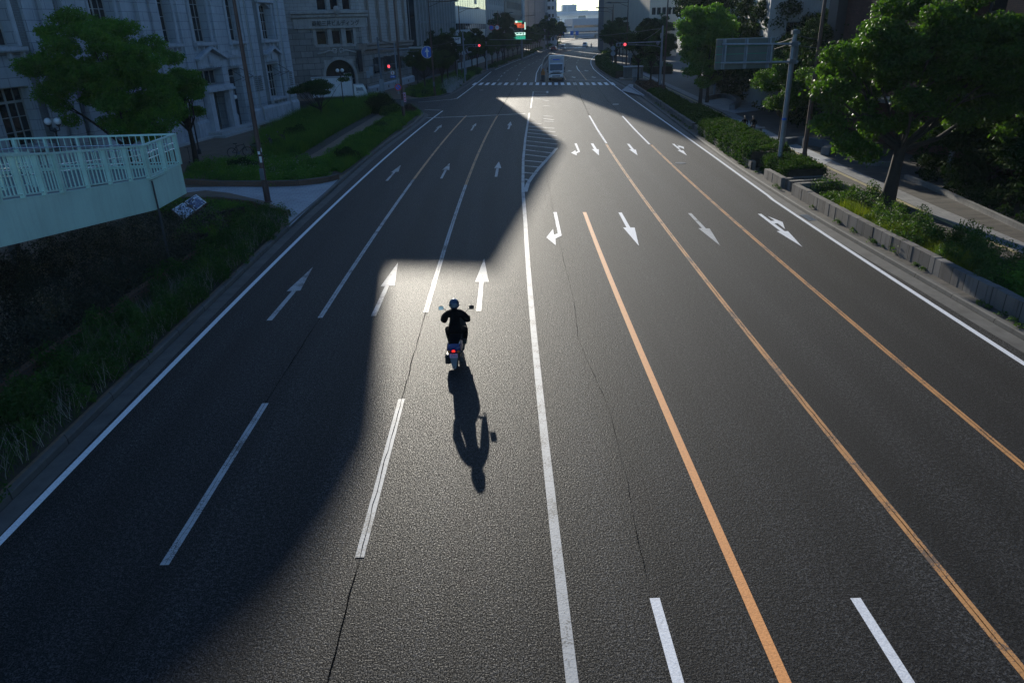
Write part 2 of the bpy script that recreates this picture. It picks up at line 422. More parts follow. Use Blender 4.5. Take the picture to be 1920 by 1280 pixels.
M['lampred'] = emit('red_signal_lens', (1,.05,.06), 1.9)
M['tail'] = emit('lit_tail_lamp', (1,.02,.01), 1.2)
M['led_red'] = emit('led_text', (1,.16,.05), .6)
M['lit_green'] = emit('backlit_green_panel', (.05,.65,.38), .35)
M['lit_white'] = emit('backlit_white_panel', (.55,.85,.72), .75)
M['bark'] = std('bark', (.028,.021,.015), .9, var=.4, scale=6, bump=.9, bscale=25)
M['leaf_cam'] = leafmat('camphor_leaves', (.085,.21,.028), .4)
M['leaf_zel'] = leafmat('bright_backlit_leaves', (.050,.12,.015), .58, .45, spec=.3)
M['leaf_dark'] = leafmat('dark_evergreen_leaves', (.020,.045,.012), .2, .8, spec=.04)
M['leaf_mid'] = leafmat('street_tree_leaves', (.038,.085,.02), .35)
M['leaf_hedge'] = leafmat('hedge_leaves', (.036,.085,.014), .3, .8, spec=.05)
M['leaf_shrub'] = leafmat('flowering_shrub_leaves', (.050,.055,.040), .25, .5)
M['leaf_weed'] = leafmat('weed_leaves', (.055,.115,.022), .4)
M['grass'] = leafmat('grass_blades', (.085,.19,.03), .45)
M['seed'] = std('pale_seed_heads', (.35,.33,.26), .8)
M['haze_b'] = std('haze_pale_concrete', (.70,.76,.80), .85, var=.1, scale=.1)  # pale blue of the far haze is put into this colour
# ------------------------------------------------------------------ ground, road, kerbs
LK1 = [(-9.6,-40),(-9.5,0),(-9.5,18),(-9.4,32),(-9.15,38),(-9.0,44),(-8.7,52),(-8.15,60),(-7.5,68),(-7.05,75.0),(-7.2,78.5),(-8.4,81),(-11,82.8),(-16,84.5),(-23,86.5),(-60,95)]
LK2 = [(-60,106),(-26,98.2),(-16,96.2),(-9.3,95.6),(-7.4,97.2),(-5.6,104.4),(-4.2,119),(-2.9,134),(-1.2,156),(.5,165.5),(5,196),(10.3,227),(18,285),(31,371),(52,484),(88,620),(150,800)]
RK = [(13.9,-40),(13.9,17),(13.8,28),(13.95,34),(14.25,41),(14.65,47),(15.4,57),(16.15,67),(17.2,80),(18.2,93),(18.95,104),(19.5,120),(20.8,146),(22.0,160),(23.8,176),(29.2,210),(38.5,255),(51,305),(70,371),(102,470),(160,620),(240,800)]
def interp(pts, y):
    ys = [p[1] for p in pts]
    for i in range(len(pts)-1):
        if pts[i][1] <= y <= pts[i+1][1]:
            t = (y-pts[i][1])/(pts[i+1][1]-pts[i][1]); return pts[i][0]*(1-t)+pts[i+1][0]*t
    return pts[0][0] if y < pts[0][1] else pts[-1][0]
LMAIN = LK1[:10]+LK2[4:]
def Lx(y): return interp(LMAIN, y)
def Rx_(y): return interp(RK, y)
def resample(pts, step):
    out = [Vector((*pts[0][:2],0))]
    for i in range(len(pts)-1):
        a = Vector((*pts[i][:2],0)); b = Vector((*pts[i+1][:2],0)); n = max(1, int((b-a).length/step))
        for k in range(1, n+1): out.append(a.lerp(b, k/n))
    return out
def smooth(pts, it=2):
    p = [Vector((*q[:2],0)) for q in pts]
    for _ in range(it):
        o = [p[0]]
        for i in range(len(p)-1): o += [p[i].lerp(p[i+1],.25), p[i].lerp(p[i+1],.75)]
        p = o+[p[-1]]
    return p
def offs(pts, d):
    p = [Vector((*q[:2],0)) for q in pts]; o = []
    for i in range(len(p)):
        t = (p[min(i+1,len(p)-1)]-p[max(i-1,0)]).normalized(); o.append(p[i]+Vector((-t.y,t.x,0))*d)
    return o
def strip(mb, A, B, zA, zB=None, mi=0):
    zB = zA if zB is None else zB; n = len(A)
    mb.add([(a[0],a[1],zA) for a in A]+[(b[0],b[1],zB) for b in B], [(i,i+1,n+i+1,n+i) for i in range(n-1)], mi)
def ribbon(mb, pts, wd, z, mi=0, step=4, sm=0):
    p = resample(smooth(pts, sm) if sm else pts, step)
    strip(mb, offs(p, wd/2), offs(p, -wd/2), z, mi=mi)
def flat(mb, poly, z, mi=0):
    mb.add([(p[0],p[1],z) for p in poly], [tuple(range(len(poly)))], mi)

g = MB(); g.quad((-700,-200,-.25),(900,-200,-.25),(900,1500,-.25),(-700,1500,-.25)); struct('ground', g, M['ground'])
wtr = MB(); wtr.quad((-600,690,-.15),(900,690,-.15),(900,1450,-.15),(-600,1450,-.15))
m = N('harbour_water'); m.b.inputs['Base Color'].default_value = (.05,.09,.12,1); m.b.inputs['Roughness'].default_value = .18
m.bump(m.noise(m.pos(), .25, 5), .5, .5)
struct('water', wtr, m.mat)
ys = [-40+4*i for i in range(0,211)]
rd = MB(); A = [(Lx(y)-.02, y) for y in ys]; B = [(Rx_(y)+.02, y) for y in ys]
strip(rd, A, B, 0.)
rd.mesh; ROAD = struct('road', rd, M['asphalt'])
ss = MB(); flat(ss, [(-6.9,74.8),(-7.2,78.5),(-8.4,81),(-11,82.8),(-23,86.5),(-90,103),(-90,114),(-26,98.2),(-16,96.2),(-9.3,95.6),(-7.4,97.2),(-5.6,103),(-4,103),(-4,75)], -.004)
struct('side_street', ss, M['asphalt'])

def px(*pts, o=(0,0), s=1., z=0.): return [G(o[0]+a/s, o[1]+b/s, z) for a, b in pts]
def mark(name, mb, mat):
    mb.v = [(q[0],q[1],q[2]+.004) for q in mb.v]; return mb.build(name, mat, ROAD)
CUR = .00054
def lane(X0, y0, y1, step=3): 
    n = max(2, int((y1-y0)/step)+1); return [(X0+CUR*(y0+(y1-y0)*i/(n-1))**2, y0+(y1-y0)*i/(n-1)) for i in range(n)]
def gy(a, b): return G(a, b)[1]
def line(name, pts, wd, mat, z=.004, sm=0):
    mb = MB(); ribbon(mb, pts, wd, z, sm=sm); return mark(name, mb, M[mat])
line('edge_line', lane(-9.03,-30,81.2), .155, 'white_paint')
line('lane_line', lane(-5.81,gy(312,1059),gy(499,756)), .155, 'worn_white')
line('lane_line', lane(-5.81,gy(601,596),gy(775,337)), .155, 'worn_white')
line('lane_line', lane(-5.81,gy(775,337)+.01,75.6), .155, 'worn_orange')
line('lane_line', lane(-2.56,gy(677,1045),gy(752,748)), .155, 'worn_white')
line('lane_line', lane(-2.56,gy(797,586),gy(874,347)), .155, 'worn_white')
line('lane_line', lane(-2.56,gy(874,347)+.01,75.6), .155, 'worn_orange')
C1 = lane(.74,-30,31)+px((981,365),(980.5,345),(981,300),(985,260),(989,235),(992.5,212))
line('centre_line', C1, .17, 'worn_white')
line('centre_line', px((995,203),(1000,172)), .155, 'worn_white')
line('lane_line', lane(3.54,-30,gy(1097,398)), .165, 'orange_paint')
line('lane_line', lane(2.14,-6,gy(1227,1121)), .155, 'white_paint')
line('lane_line', lane(5.14,-6,gy(1604,1121)), .155, 'white_paint')
line('lane_line', lane(6.72,-30,gy(1137,270)), .155, 'worn_orange')
line('lane_line', px((1137,269),(1120,243),(1105,217)), .155, 'white_paint')
line('lane_line', lane(9.88,-30,gy(1218,272)), .15, 'worn_orange')
line('lane_line', px((1218,271),(1190,243),(1167,218)), .155, 'white_paint')
line('edge_line', lane(12.83,-30,34)+px((1440,367),(1350,302),(1270,245),(1180,181.6),(1152,160.5),(1139.4,151),(1123.8,139.4),(1113,130),(1108,120.6),(1108,114),(1112.8,107.3),(1122,100)), .155, 'white_paint')
line('edge_line', px((784,192),(815,189.5),(845,187),(857,185),(885,164),(921,135)), .155, 'white_paint')
line('edge_line', px((928,131.3),(957,119),(988,107.3),(1019,95.6),(1060,82)), .155, 'white_paint')
line('stop_line', px((800,221.5),(870,219),(985,213.5)), .35, 'worn_white', z=.008)
line('stop_line', px((796,206),(826,207)), .3, 'worn_white')
line('stop_line', px((1030,150.5),(1144,150.5)), .35, 'worn_white')
line('expansion_strip', px((885,163.5),(1000,160.5),(1152,160)), .12, 'gutter')
line('median_line', px((1004,154),(1005.8,137.8),(1012,125.3),(1026,111)), .165, 'white_paint')
line('lane_line', px((1061,150),(1055,139.4)), .15, 'worn_orange')
line('lane_line', px((1100,151),(1087,134.7)), .15, 'worn_orange')
line('lane_line', px((1087,134.2),(1083,130),(1080.8,123.8)), .155, 'white_paint')
def dashes(pts, half=2.2):
    for (a, b) in pts:
        x, y = G(a, b); d = (Lx(y+3)-Lx(y-3))/6
        line('lane_dash', [(x-d*half, y-half), (x+d*half, y+half)], .155, 'worn_white')
dashes([(934.7,150.3),(940,143),(946,137),(952,132.5),(959,128),(967,124),(975,120),(983,116.5),(991,113),(999,109.7),(1006.6,106.6),(1017.5,102),(1027,98.5)])
dashes([(969.5,149.5),(973,141.7),(976,136),(980,131),(984.7,126.9),(991.7,122),(999.5,119),(1006,115.5),(1013,112),(1021,108)])
dashes([(1081.6,118),(1084,113.6),(1089,110.5),(1098,105),(1105,102),(1111,97)])
dashes([(1057,118),(1062,113.6),(1069,109),(1079,105),(1088,102),(1096,98)])
for q in ([(0,0)],):
    for pp in ([(1062,134.6),(1068,134.6)],[(1088,134.8),(1093.5,134.8)],[(1149,195.8),(1160,195.8)],[(899,169.5),(906,169.3)]):
        line('transverse_dash', px(*pp), .45, 'white_paint' if pp[0][0]==1149 else 'worn_white')
# turning and straight-on arrows, each its own painted mark
def arrow(pts, o, s, mat='white_paint'):
    mb = MB(); flat(mb, px(*pts, o=o, s=s), .004); o_ = mark('road_arrow', mb, M[mat]); return o_
Z7, Z7b, Z3, Z6 = ((960,160),4), ((1040,380),4), ((480,460),4), ((480,160),4)
arrow([(310,952),(335,952),(373,1128),(326,1150),(328,1200),(258,1142),(308,1078),(314,1122),(343,1112)], *Z7)
arrow([(478,75),(503,75),(567,187),(600,188),(632,325),(513,187),(538,187)], *Z7b)
arrow([(1000,80),(1025,80),(1135,195),(1162,195),(1243,325),(1078,193),(1105,193)], *Z7b, 'worn_white')
def arrow2(main, br, o, s):
    mb = MB(); flat(mb, px(*main, o=o, s=s), .004); flat(mb, px(*br, o=o, s=s), .008); mark('road_arrow', mb, M['white_paint'])
arrow2([(1523,85),(1550,85),(1725,215),(1750,215),(1858,333),(1665,215),(1690,213)], [(1598,103),(1710,148),(1728,200),(1672,157),(1640,158),(1612,140),(1650,137)], *Z7b)
arrow([(468,437),(486,437),(511,500),(484,512),(487,527),(443,508),(476,488),(478,502),(494,495)], *Z7)
arrow([(590,437),(610,437),(637,480),(652,482),(652,527),(598,480),(615,480)], *Z7)
arrow([(862,440),(880,440),(915,482),(930,485),(942,527),(877,482),(895,482)], *Z7)
arrow2([(1200,440),(1218,440),(1268,488),(1285,490),(1313,528),(1240,488),(1258,488)], [(1235,448),(1288,463),(1292,480),(1264,468),(1250,470),(1236,460),(1255,460)], *Z7)
for a in ([(78,565),(120,563),(303,342),(333,340),(427,163),(230,345),(270,343)],[(862,530),(900,530),(1000,303),(1040,303),(1065,130),(935,308),(968,306)],[(1650,495),(1690,495),(1707,275),(1746,275),(1711,100),(1643,275),(1676,275)]): arrow(a, *Z3, 'worn_white')
for a in ([(970,717),(990,717),(1048,650),(1068,650),(1087,598),(1012,655),(1030,652)],[(1380,700),(1398,700),(1432,635),(1450,637),(1453,585),(1397,635),(1415,635)],[(1790,688),(1810,688),(1822,622),(1840,622),(1822,572),(1785,625),(1802,623)],
          [(1332,352),(1345,352),(1378,318),(1390,318),(1394,295),(1350,320),(1362,320)],[(1607,340),(1620,340),(1640,308),(1650,308),(1652,284),(1618,310),(1628,310)],[(1885,330),(1900,330),(1910,300),(1920,302),(1910,272),(1883,303),(1897,300)]): arrow(a, *Z6, 'worn_white')
for (a, b) in ((1068,133),(1075,145),(1099,133),(1113,145)):
    x, y = G(a, b); mb = MB(); flat(mb, [(x-.12,y+2),(x+.12,y+2),(x+.1,y),(x+.5,y),(x,y-2.2),(x-.5,y),(x-.1,y)], .004); mark('road_arrow', mb, M['worn_white'])
# zebra crossing
for i in range(23):
    a = 888+ (1146-888)*i/22.
    x, y = G(a, 157.8 - .4*i/22); mb = MB(); wd = .26
    flat(mb, [(x-wd,y-2.6),(x+wd,y-2.6),(x+wd+.4,y+2.6),(x-wd+.4,y+2.6)], .006)
    mark('crossing_bar', mb, M['worn_white' if i in (4,6,7,9,16,18) else 'white_paint'])
for i in range(12):
    a = 1036+5.2*i; x, y = G(a, 91.6-.2*i); mb = MB(); flat(mb, [(x-.5,y-3),(x+.5,y-3),(x+1.6,y+3),(x+.6,y+3)], .006); mark('crossing_bar', mb, M['white_paint'])
# hatched island
hm = MB()
for L_, R_ in (((95,705),(140,715)),((90,655),(185,665)),((90,605),(205,615)),((95,565),(250,580)),((100,520),(265,540)),((100,485),(305,510)),((105,450),(330,475)),((110,418),(340,443)),((115,385),(342,410)),((118,357),(335,380)),((122,332),(325,352)),((125,308),(320,325)),((128,283),(222,290)),((240,270),(315,275)),((235,250),(315,262)),((235,230),(305,235)),((238,155),(285,158)),((230,112),(275,118)),((162,98),(215,101)),((165,84),(265,86)),((165,70),(265,72)),((163,50),(265,52))):
    p = px(L_, R_, o=(960,160), s=4); ribbon(hm, p, .22, .008)
ribbon(hm, px((100,800),(120,735),(150,690),(200,625),(260,560),(300,515),(335,472),o=(960,160),s=4), .22, .008)
ribbon(hm, px((265,45),(266,60),o=(960,160),s=4), .25, .012)
mark('hatching', hm, M['worn_white'])
# sealed joints between the paving passes
rr = random.Random(3)
def crack(pts, wd=.014, amp=.012):
    mb = MB(); p = resample(pts, .35); q = [v+Vector((rr.uniform(-amp,amp)*1.4,0,0)) for v in p]
    n = len(q); ws = [wd*rr.uniform(.3,1.3) for _ in q]
    mb.add([(v.x-k/2,v.y,.010) for v,k in zip(q,ws)]+[(v.x+k/2,v.y,.010) for v,k in zip(q,ws)], [(i,n+i,n+i+1,i+1) for i in range(n-1)])
    mark('joint_crack', mb, M['sealed'])
crack(lane(-2.56,3,75)); crack(lane(-5.81,gy(499,756),gy(601,596)), .012); crack(lane(-5.81,3,30), .008)
crack(px((1020,200),(1016,250),(1022,300),(1027,340),(1040,410),(1055,480),(1075,560),(1085,640),(1140,760),(1175,900),(1210,1080)), .007, .012)
crack(px((1075,150),(1090,185),(1105,217)), .05); crack(px((1110,150),(1140,190),(1167,218)), .04)
crack(px((962,165),(948,190),(932,218)), .06); crack(lane(6.72,3,60), .015, .01); crack(lane(9.88,3,60), .015, .01)

mh = MB(); x, y = G(1276,306); mh.lathe([(.34,0),(.34,.006),(.3,.009),(.0,.009)], (x,y,.004), 24); tag(mh.build('manhole_cover', M['dark']), 'round worn iron cover set in the asphalt beside the inner orange line', 'manhole cover')
gr = MB()
p0 = px((1503,404),(1522,404),(1534,412),(1515,413))
cx = sum(p[0] for p in p0)/4; cy = sum(p[1] for p in p0)/4
gr.box(cx-.27,cx+.27,cy-.55,cy+.55,.001,.006)
gb = MB()
for i in range(9): gb.box(cx-.25,cx+.25,cy-.5+i*.12,cy-.45+i*.12,.006,.02)
root = thing('drain_grate', 'barred iron drain grate in the concrete gutter by the right kerb', 'drain grate', (0,0,0))
gr.build('recess_shade', M['sealed'], root); gb.build('bars', M['steel'], root)  # flat black plate painted for the shade below the bars

# kerbs, gutters
def kerb(name, pts, side, gut=.5):
    """pts run along the road edge; side=+1 puts the kerb on the left hand of the direction of travel"""
    p = resample(smooth(pts, 2), 1.5); kb = MB()
    o0, o1 = offs(p, side*.0), offs(p, side*.17)
    strip(kb, offs(p, 0), offs(p, side*.02), -.02, .135); strip(kb, offs(p, side*.02), offs(p, side*.045), .135, .16)
    strip(kb, offs(p, side*.045), o1, .16); strip(kb, o1, offs(p, side*.18), .16, .0)
    struct('kerb', kb, M['kerb'])
    gt = MB(); strip(gt, offs(p, -side*gut), offs(p, side*.01), .002, .010); struct('gutter', gt, M['gutter'])
kerb('kerb', LK1, 1, .42)
kerb('kerb', LK2, 1, .42)
kerb('kerb', RK, -1, .5)

# raised pavements either side (one sheet each)
pv = MB(); p = resample(smooth(LK1, 2), 2.); q = offs(p, .16)
pts = [(v.x,v.y) for v in q]+[(-60,-40)]
flat(pv, pts, .150); struct('sidewalk', pv, M['pave_brown'])
pv = MB(); q = offs(resample(smooth(LK2, 2), 3.), .16)
flat(pv, [(v.x,v.y) for v in q]+[(60,800),(-60,500)], .150); struct('sidewalk', pv, M['pave_brown'])
pv = MB(); q = offs(resample(smooth(RK, 2), 3.), -.16)
flat(pv, [(v.x,v.y) for v in q][::-1]+[(34,-40),(60,100),(110,300),(330,800)], .150); struct('promenade', pv, M['pave_tile'])
# promenade bands and light plaza
pm = MB(); ribbon(pm, [(18.9,14),(19.2,30),(20.3,50),(22.2,70),(24.3,100),(27,140)], .9, .156); struct('pavement_band', pm, M['pave_grey'])
pm = MB(); ribbon(pm, [(18.3,14),(18.6,30),(19.6,50),(21.4,70),(23.3,100),(26,140)], .22, .160); struct('tactile_strip', pm, std('ochre_tactile', (.30,.25,.12), .8))
pm = MB()
flat(pm, px((1318,195),(1345,180),(1390,180),(1445,182),(1475,196),(1440,205),(1378,213),z=.15), .158)
flat(pm, px((1355,218),(1395,226),(1560,300),(1540,312),(1470,300),(1380,260),z=.15), .158)
flat(pm, px((1165,170),(1180,158),(1196,160),(1240,172),(1205,180),(1190,176),z=.15), .158)
struct('light_paving', pm, M['pave_white'])
# left: white path, planting soil
wp = MB(); flat(wp, px((345,352),(420,350),(500,351),(560,349),(600,345),(634,337),(543,425),(540,402),(520,388),(500,378),(430,362),(385,357),(345,362),z=.15), .156); struct('path', wp, M['pave_white'])
BED1 = [(-9.75,-10),(-9.75,16),(-9.65,30),(-9.9,33.6),(-10.9,34.4),(-12.2,36.2),(-14.5,37.6),(-17.5,38),(-18.5,30),(-18.5,-10)]
BED2 = px((347,320),(420,341),(500,346),(570,344),(622,336),(643,328),(662,315),(690,290),(735,256),(776,229),(789,214),(786,205),(762,196),(735,186),(700,183),(640,187),(600,200),(565,216),(540,232),(490,257),(478,296),(420,304),(350,314), z=.15)
BED3 = px((786,184),(826,179),(843,172),(862,158),(885,145),(905,132),(893,131),(860,137),(820,150),(780,165),(757,178), z=.15)
sb = MB(); flat(sb, BED1, .160); struct('planting_bed', sb, M['soil'])
sb = MB(); flat(sb, BED2, .160); struct('planting_bed', sb, M['soil'])
sb = MB(); flat(sb, BED3, .160); struct('planting_bed', sb, M['soil'])
sb = MB(); q = [(Lx(y)-.6,y) for y in range(160,420,8)]; q2 = [(Lx(y)-2.6,y) for y in range(160,420,8)]
strip(sb, q2, q, .162); struct('planting_strip', sb, M['soil'])
bp = MB(); ribbon(bp, px((570,306),(610,284),(655,254),(700,226),(733,205),z=.15), 1.1, .168); struct('garden_path', bp, M['pave_brown'])
# brick edgings
eb = MB()
def edging(pts, h=.28, wd=.22, z0=.15):
    for i in range(len(pts)-1):
        a = Vector((*pts[i],0)); b = Vector((*pts[i+1],0)); d = b-a; ang = math.atan2(d.y,d.x); c = (a+b)/2
        eb.obox((c.x,c.y,z0+h/2), (d.length+.02,wd,h), Rz(ang))
edging([(-12.3,8),(-12.25,14),(-12.0,22),(-11.6,28)], .35)
tag(eb.build('brick_edging', M['edge_brick']), 'straight brown brick edging between the dark shrubs and the kerb weeds', 'edging'); eb = MB()
edging([(-9.9,33.6),(-10.9,34.4),(-12.2,36.0),(-14.5,37.4),(-17.5,37.8)])
tag(eb.build('brick_edging', M['edge_brick']), 'curved brown brick edging on the near side of the white path', 'edging'); eb = MB()
edging(px((350,345),(420,349),(500,349),(560,348),(615,341),(634,336),z=.15), .3)
tag(eb.build('brick_edging', M['edge_brick']), 'low curved brown brick edging on the far side of the white path', 'edging')
# ------------------------------------------------------------------ buildings
WC = {}
def window(root, x, z, w_, h_, nx=2, nz=4, y=.5, fm='frame_pale', gm='glass', bar=.06, sill=None, name='window', heavy=True):
    key = (round(w_,2), round(h_,2), nx, nz, fm, gm, bar)
    if key not in WC:
        a = MB(); d = .07
        a.box(0,bar*1.6,0,d,0,h_); a.box(w_-bar*1.6,w_,0,d,0,h_); a.box(bar*1.6,w_-bar*1.6,0,d,0,bar*1.6); a.box(bar*1.6,w_-bar*1.6,0,d,h_-bar*1.6,h_)
        for i in range(1, nx):
            xx = w_*i/nx; k = bar*(1.1 if (heavy and i*2==nx) else .45); a.box(xx-k,xx+k,.005,d-.01,bar*1.6,h_-bar*1.6)
        for j in range(1, nz):
            zz = h_*j/nz; k = bar*(1.2 if (heavy and j==nz-1) else .4); a.box(bar*1.6,w_-bar*1.6,.01,d-.015,zz-k,zz+k)
        b = MB(); b.box(.01,w_-.01,d,d+.02,.01,h_-.01)
        WC[key] = (a.mesh(name+'_frame', M[fm]), b.mesh('pane', M[gm]))
    o = link(name, WC[key][0], root); o.location = (x, y, z)
    p = link('pane', WC[key][1], o)
    return o
def bld(name, label, P0, P1, cat='building'):
    P0, P1 = Vector((*P0,0)), Vector((*P1,0)); d = P1-P0
    return thing(name, label, cat, (P0.x,P0.y,.0), math.atan2(d.y, d.x)), d.length

# --- A: pale stone bank building. local x runs away along the street, +y is into the building
A, LA = bld('stone_bank_building', 'pale blue-grey ashlar building with tall recessed windows and a pedimented entrance', (-25.7,59.7), (-21.7,83.0))
X0, X1, HA = -34., 23.4, 21.
ops = [(18.0,20.6,7.7,11.0),(11.6,13.7,7.7,12.6),(5.6,8.2,7.7,12.6),(1.2,3.0,7.7,12.6),(-6.6,-4.0,8.2,12.9),(-16.6,-13.6,7.9,12.9),(-26,-23,7.9,12.9),
       (18.0,20.5,2.2,5.4),(10.2,12.4,.2,5.4),(5.2,9.0,.2,5.5),(1.0,3.2,2.2,5.4),(-6.4,-4.2,2.2,5.4),(-16.3,-13.6,2.3,5.7),(-26,-23,2.3,5.7)]
mb = MB(); mb.wall(X0, X1, .1, HA, ops, .9); mb.build('wall', M['stoneA'], A)
mb = MB(); mb.box(X0, X1, .905, 24, .1, HA-.01); mb.box(X1-.9, X1-.002, .9, 24, .1, HA-.02); mb.build('core', M['stoneA_dk'], A)
# pilasters standing proud of the wall
mb = MB()
for a, b, v in ((3.7,4.9,.16),(8.9,9.5,.18),(9.5,10.0,.10),(14.1,14.7,.22),(15.3,16.6,.16),(21.2,21.8,.16),(21.9,23.35,.34),(.1,.9,.16),(-1.6,-.6,.3),(-3.4,-2.2,.18),(-8.3,-7.1,.22),(-9.6,-8.6,.5),(-11.2,-10.2,.34),(-12.6,-11.7,.16),(-18.4,-17.4,.2),(-21.2,-20.2,.3),(-30,-28,.4)):
    mb.box(a, b, -v, .002, 1.5, HA-1.2)
mb.each('pilaster', M['stoneA'], A)
mb = MB()
for a, b in ((16.7,17.7),(20.85,21.15),(-21.15+1.2,-18.5),(-13.3,-12.65+.0),(-10.15,-9.65)):
    if b > a: mb.box(a, b, -.012, .002, 1.5, HA-1.3)
mb.each('brick_infill', M['stoneA_dk'], A)
# plinth
mb = MB()
for a, b, v in ((12.6,16.8,.32),(16.8,21.8,.26),(21.8,23.45,.5),(9.05,10.15,.3),(3.2,5.1,.32),(-4.0,1.0,.26),(-9.8,-6.5,.5),(-13.4,-9.8,.3),(-30,-16.5,.3)):
    mb.ext([(.002,.1),(-v,.1),(-v,1.35),(-v+.14,1.6),(.002,1.6)], a, b)
mb.each('plinth', M['stoneA_plain'], A)
mb = MB(); mb.box(4.0, 10.4, -2.1, -.34, .12, .33); mb.box(4.4, 9.9, -1.6, -.34, .33, .55); mb.box(9.6, 13.2, -1.9, -.34, .331, .5); mb.box(-2, 23.6, -1.0, -.34, .14, .30); mb.box(-14,-2.01,-1.0,-.34,.14,.30)
mb.each('step', M['conc_lt'], A)
for (a,b,c,d) in ops:
    z0 = c; nx = 2 if b-a < 2.3 else 4
    if c < 1: continue
    window(A, a, c, b-a, d-c, nx, 4 if d-c < 4 else 5, y=.62)
# sills with brackets
for (a,b,c,d) in ops:
    if c < 1: continue
    mb = MB(); mb.ext([(0,c-.32),(-.34,c-.32),(-.40,c-.22),(-.40,c-.04),(0,c-.04)], a-.35, b+.35)
    for q in (a-.2, (a*2+b)/3, (a+2*b)/3, b+.05): mb.box(q, q+.16, -.24, 0, c-.62, c-.325)
    mb.build('sill', M['stoneA_plain'], A)
# jamb shafts (round mouldings) either side of the tall windows
mb = MB()
for (a,b,c,d) in ops:
    if c > 5: mb.tube([(a-.14,-.05,c),(a-.14,-.05,d)], .13, 8); mb.tube([(b+.14,-.05,c),(b+.14,-.05,d)], .13, 8)
mb.each('jamb_shaft', M['stoneA_plain'], A, True)
# segmental head of the right-hand window
mb = MB(); arc = [(18.0+2.6*i/10, 10.55+.45*math.sin(math.pi*i/10)) for i in range(11)]
mb.ext([(x,z) for x,z in arc]+[(20.6,11.01),(18.0,11.01)], .0, .6, axis='y'); mb.build('arch_head', M['stoneA_plain'], A)
mb = MB(); mb.ext([(17.6,11.05),(17.6,11.4),(19.3,11.75),(21.0,11.4),(21.0,11.05)], -.3, -.0, axis='y'); mb.build('hood', M['stoneA_plain'], A)
# pediments above the lower openings
def pediment(x0, x1, z0, zt, name='pediment'):
    xc = (x0+x1)/2; mb = MB()
    mb.ext([(x0+.25,5.62),(x0+.25,z0),(xc,zt-.25),(x1-.25,z0),(x1-.25,5.62)], -.16, -.0, axis='y')
    for sx in (-1, 1):
        a = Vector((xc, 0, zt)); b = Vector((x0 if sx < 0 else x1, 0, z0)); L_ = (b-a).length; ang = math.atan2(b.z-a.z, b.x-a.x)
        mb.obox(((a.x+b.x)/2, -.29, (a.z+b.z)/2+.02), (L_+.1, .56, .2), Ry(-ang))
    mb.box(xc-.35, xc+.35, -.26, -.16, z0-.45, z0+.25)
    k = int((x1-x0-.6)/.28)
    for i in range(k): mb.box(x0+.35+i*.28, x0+.47+i*.28, -.24, -.16, 5.62, 5.78)
    mb.build(name, M['stoneA_plain'], A)
pediment(4.9, 9.6, 6.35, 7.25); pediment(17.7, 20.8, 6.3, 6.95)
for a, b in ((10.3,12.6),(.9,3.2),(-6.6,-4.0)):
    mb = MB(); mb.box(a, b, -.3, 0, 6.3, 6.5); mb.box((a+b)/2-.6, (a+b)/2+.6, -.36, 0, 6.5, 6.95); mb.box(a+.2, b-.2, -.18, 0, 5.62, 6.3)
    for i in range(6): mb.box(a+.2+i*.34, a+.36+i*.34, -.26, -.18, 5.55, 5.7)
    mb.build('hood', M['stoneA_plain'], A)
# entrance porch
mb = MB(); mb.box(4.9, 9.4, -.9, -.35, 3.75, 3.95); mb.box(5.0,9.3,-.8,.88,3.95,4.2)
for q in (5.1, 8.5): mb.box(q, q+.7, -.7, -.1, .55, 3.75)
mb.build('porch', M['stoneA_plain'], A)
mb = MB(); mb.box(5.9,8.4,.7,.8,.55,3.6); mb.box(10.3,12.3,.7,.8,.3,4.6); mb.each('door', M['dark'], A)
window(A, 10.25, 4.65, 2.1, .7, 2, 1, y=.62); window(A, 5.3, 4.25, 3.6, 1.2, 4, 1, y=.62)
mb = MB(); mb.tube([(9.7,-.5,3.75),(9.7,-.5,3.2)], .015, 6); mb.lathe([(.04,.2),(.17,.12),(.2,0),(.16,-.13),(.05,-.2)], (9.7,-.5,3.0), 14); mb.build('hanging_lantern', M['globe'], A, True)
mb = MB()
for q in (9.15, 12.75): mb.box(q, q+.34, -.34, -.30, 1.5, 2.3)
mb.each('plaque', M['dark'], A)
mb = MB()
for (a, b) in ((10.3,12.6),(18.1,20.6)):
    for q in (a+.2, b-.2): mb.tube([(q,-.05,5.35),(q+.3,-1.1,4.6)], .025, 5); mb.tube([(q,-.05,4.2),(q+.3,-1.1,4.6)], .02, 5)
    mb.tube([(a+.5,-1.1,4.6),(b+.1,-1.1,4.6)], .025, 5)
mb.each('awning_frame', M['black'], A, tol=.3)
mb = MB(); mb.tube([(15.0,-.14,HA-1),(15.0,-.14,1.75),(15.0,-.42,1.5),(15.0,-.42,.32)], .075, 8); mb.tube([(21.85,-.14,HA-1),(21.85,-.14,1.7)], .09, 8)
mb.each('downpipe', M['frame_pale'], A, True)
mb = MB()
for x in (14.35, 15.3, 22.1):
    for i in range(4):
        for j in range(8): mb.box(x+.02+i*.2, x+.15+i*.2, -.37 if x>22 else -.235, -.2, 3.1+j*.18, 3.22+j*.18)
mb.each('vent_grille', M['stoneA_dk'], A, tol=.2)
mb = MB(); mb.ext([(.0,HA-1.2),(-.4,HA-1.2),(-.9,HA-.5),(-.9,HA),(0,HA)], X0, X1+.5); mb.build('cornice', M['stoneA_plain'], A)

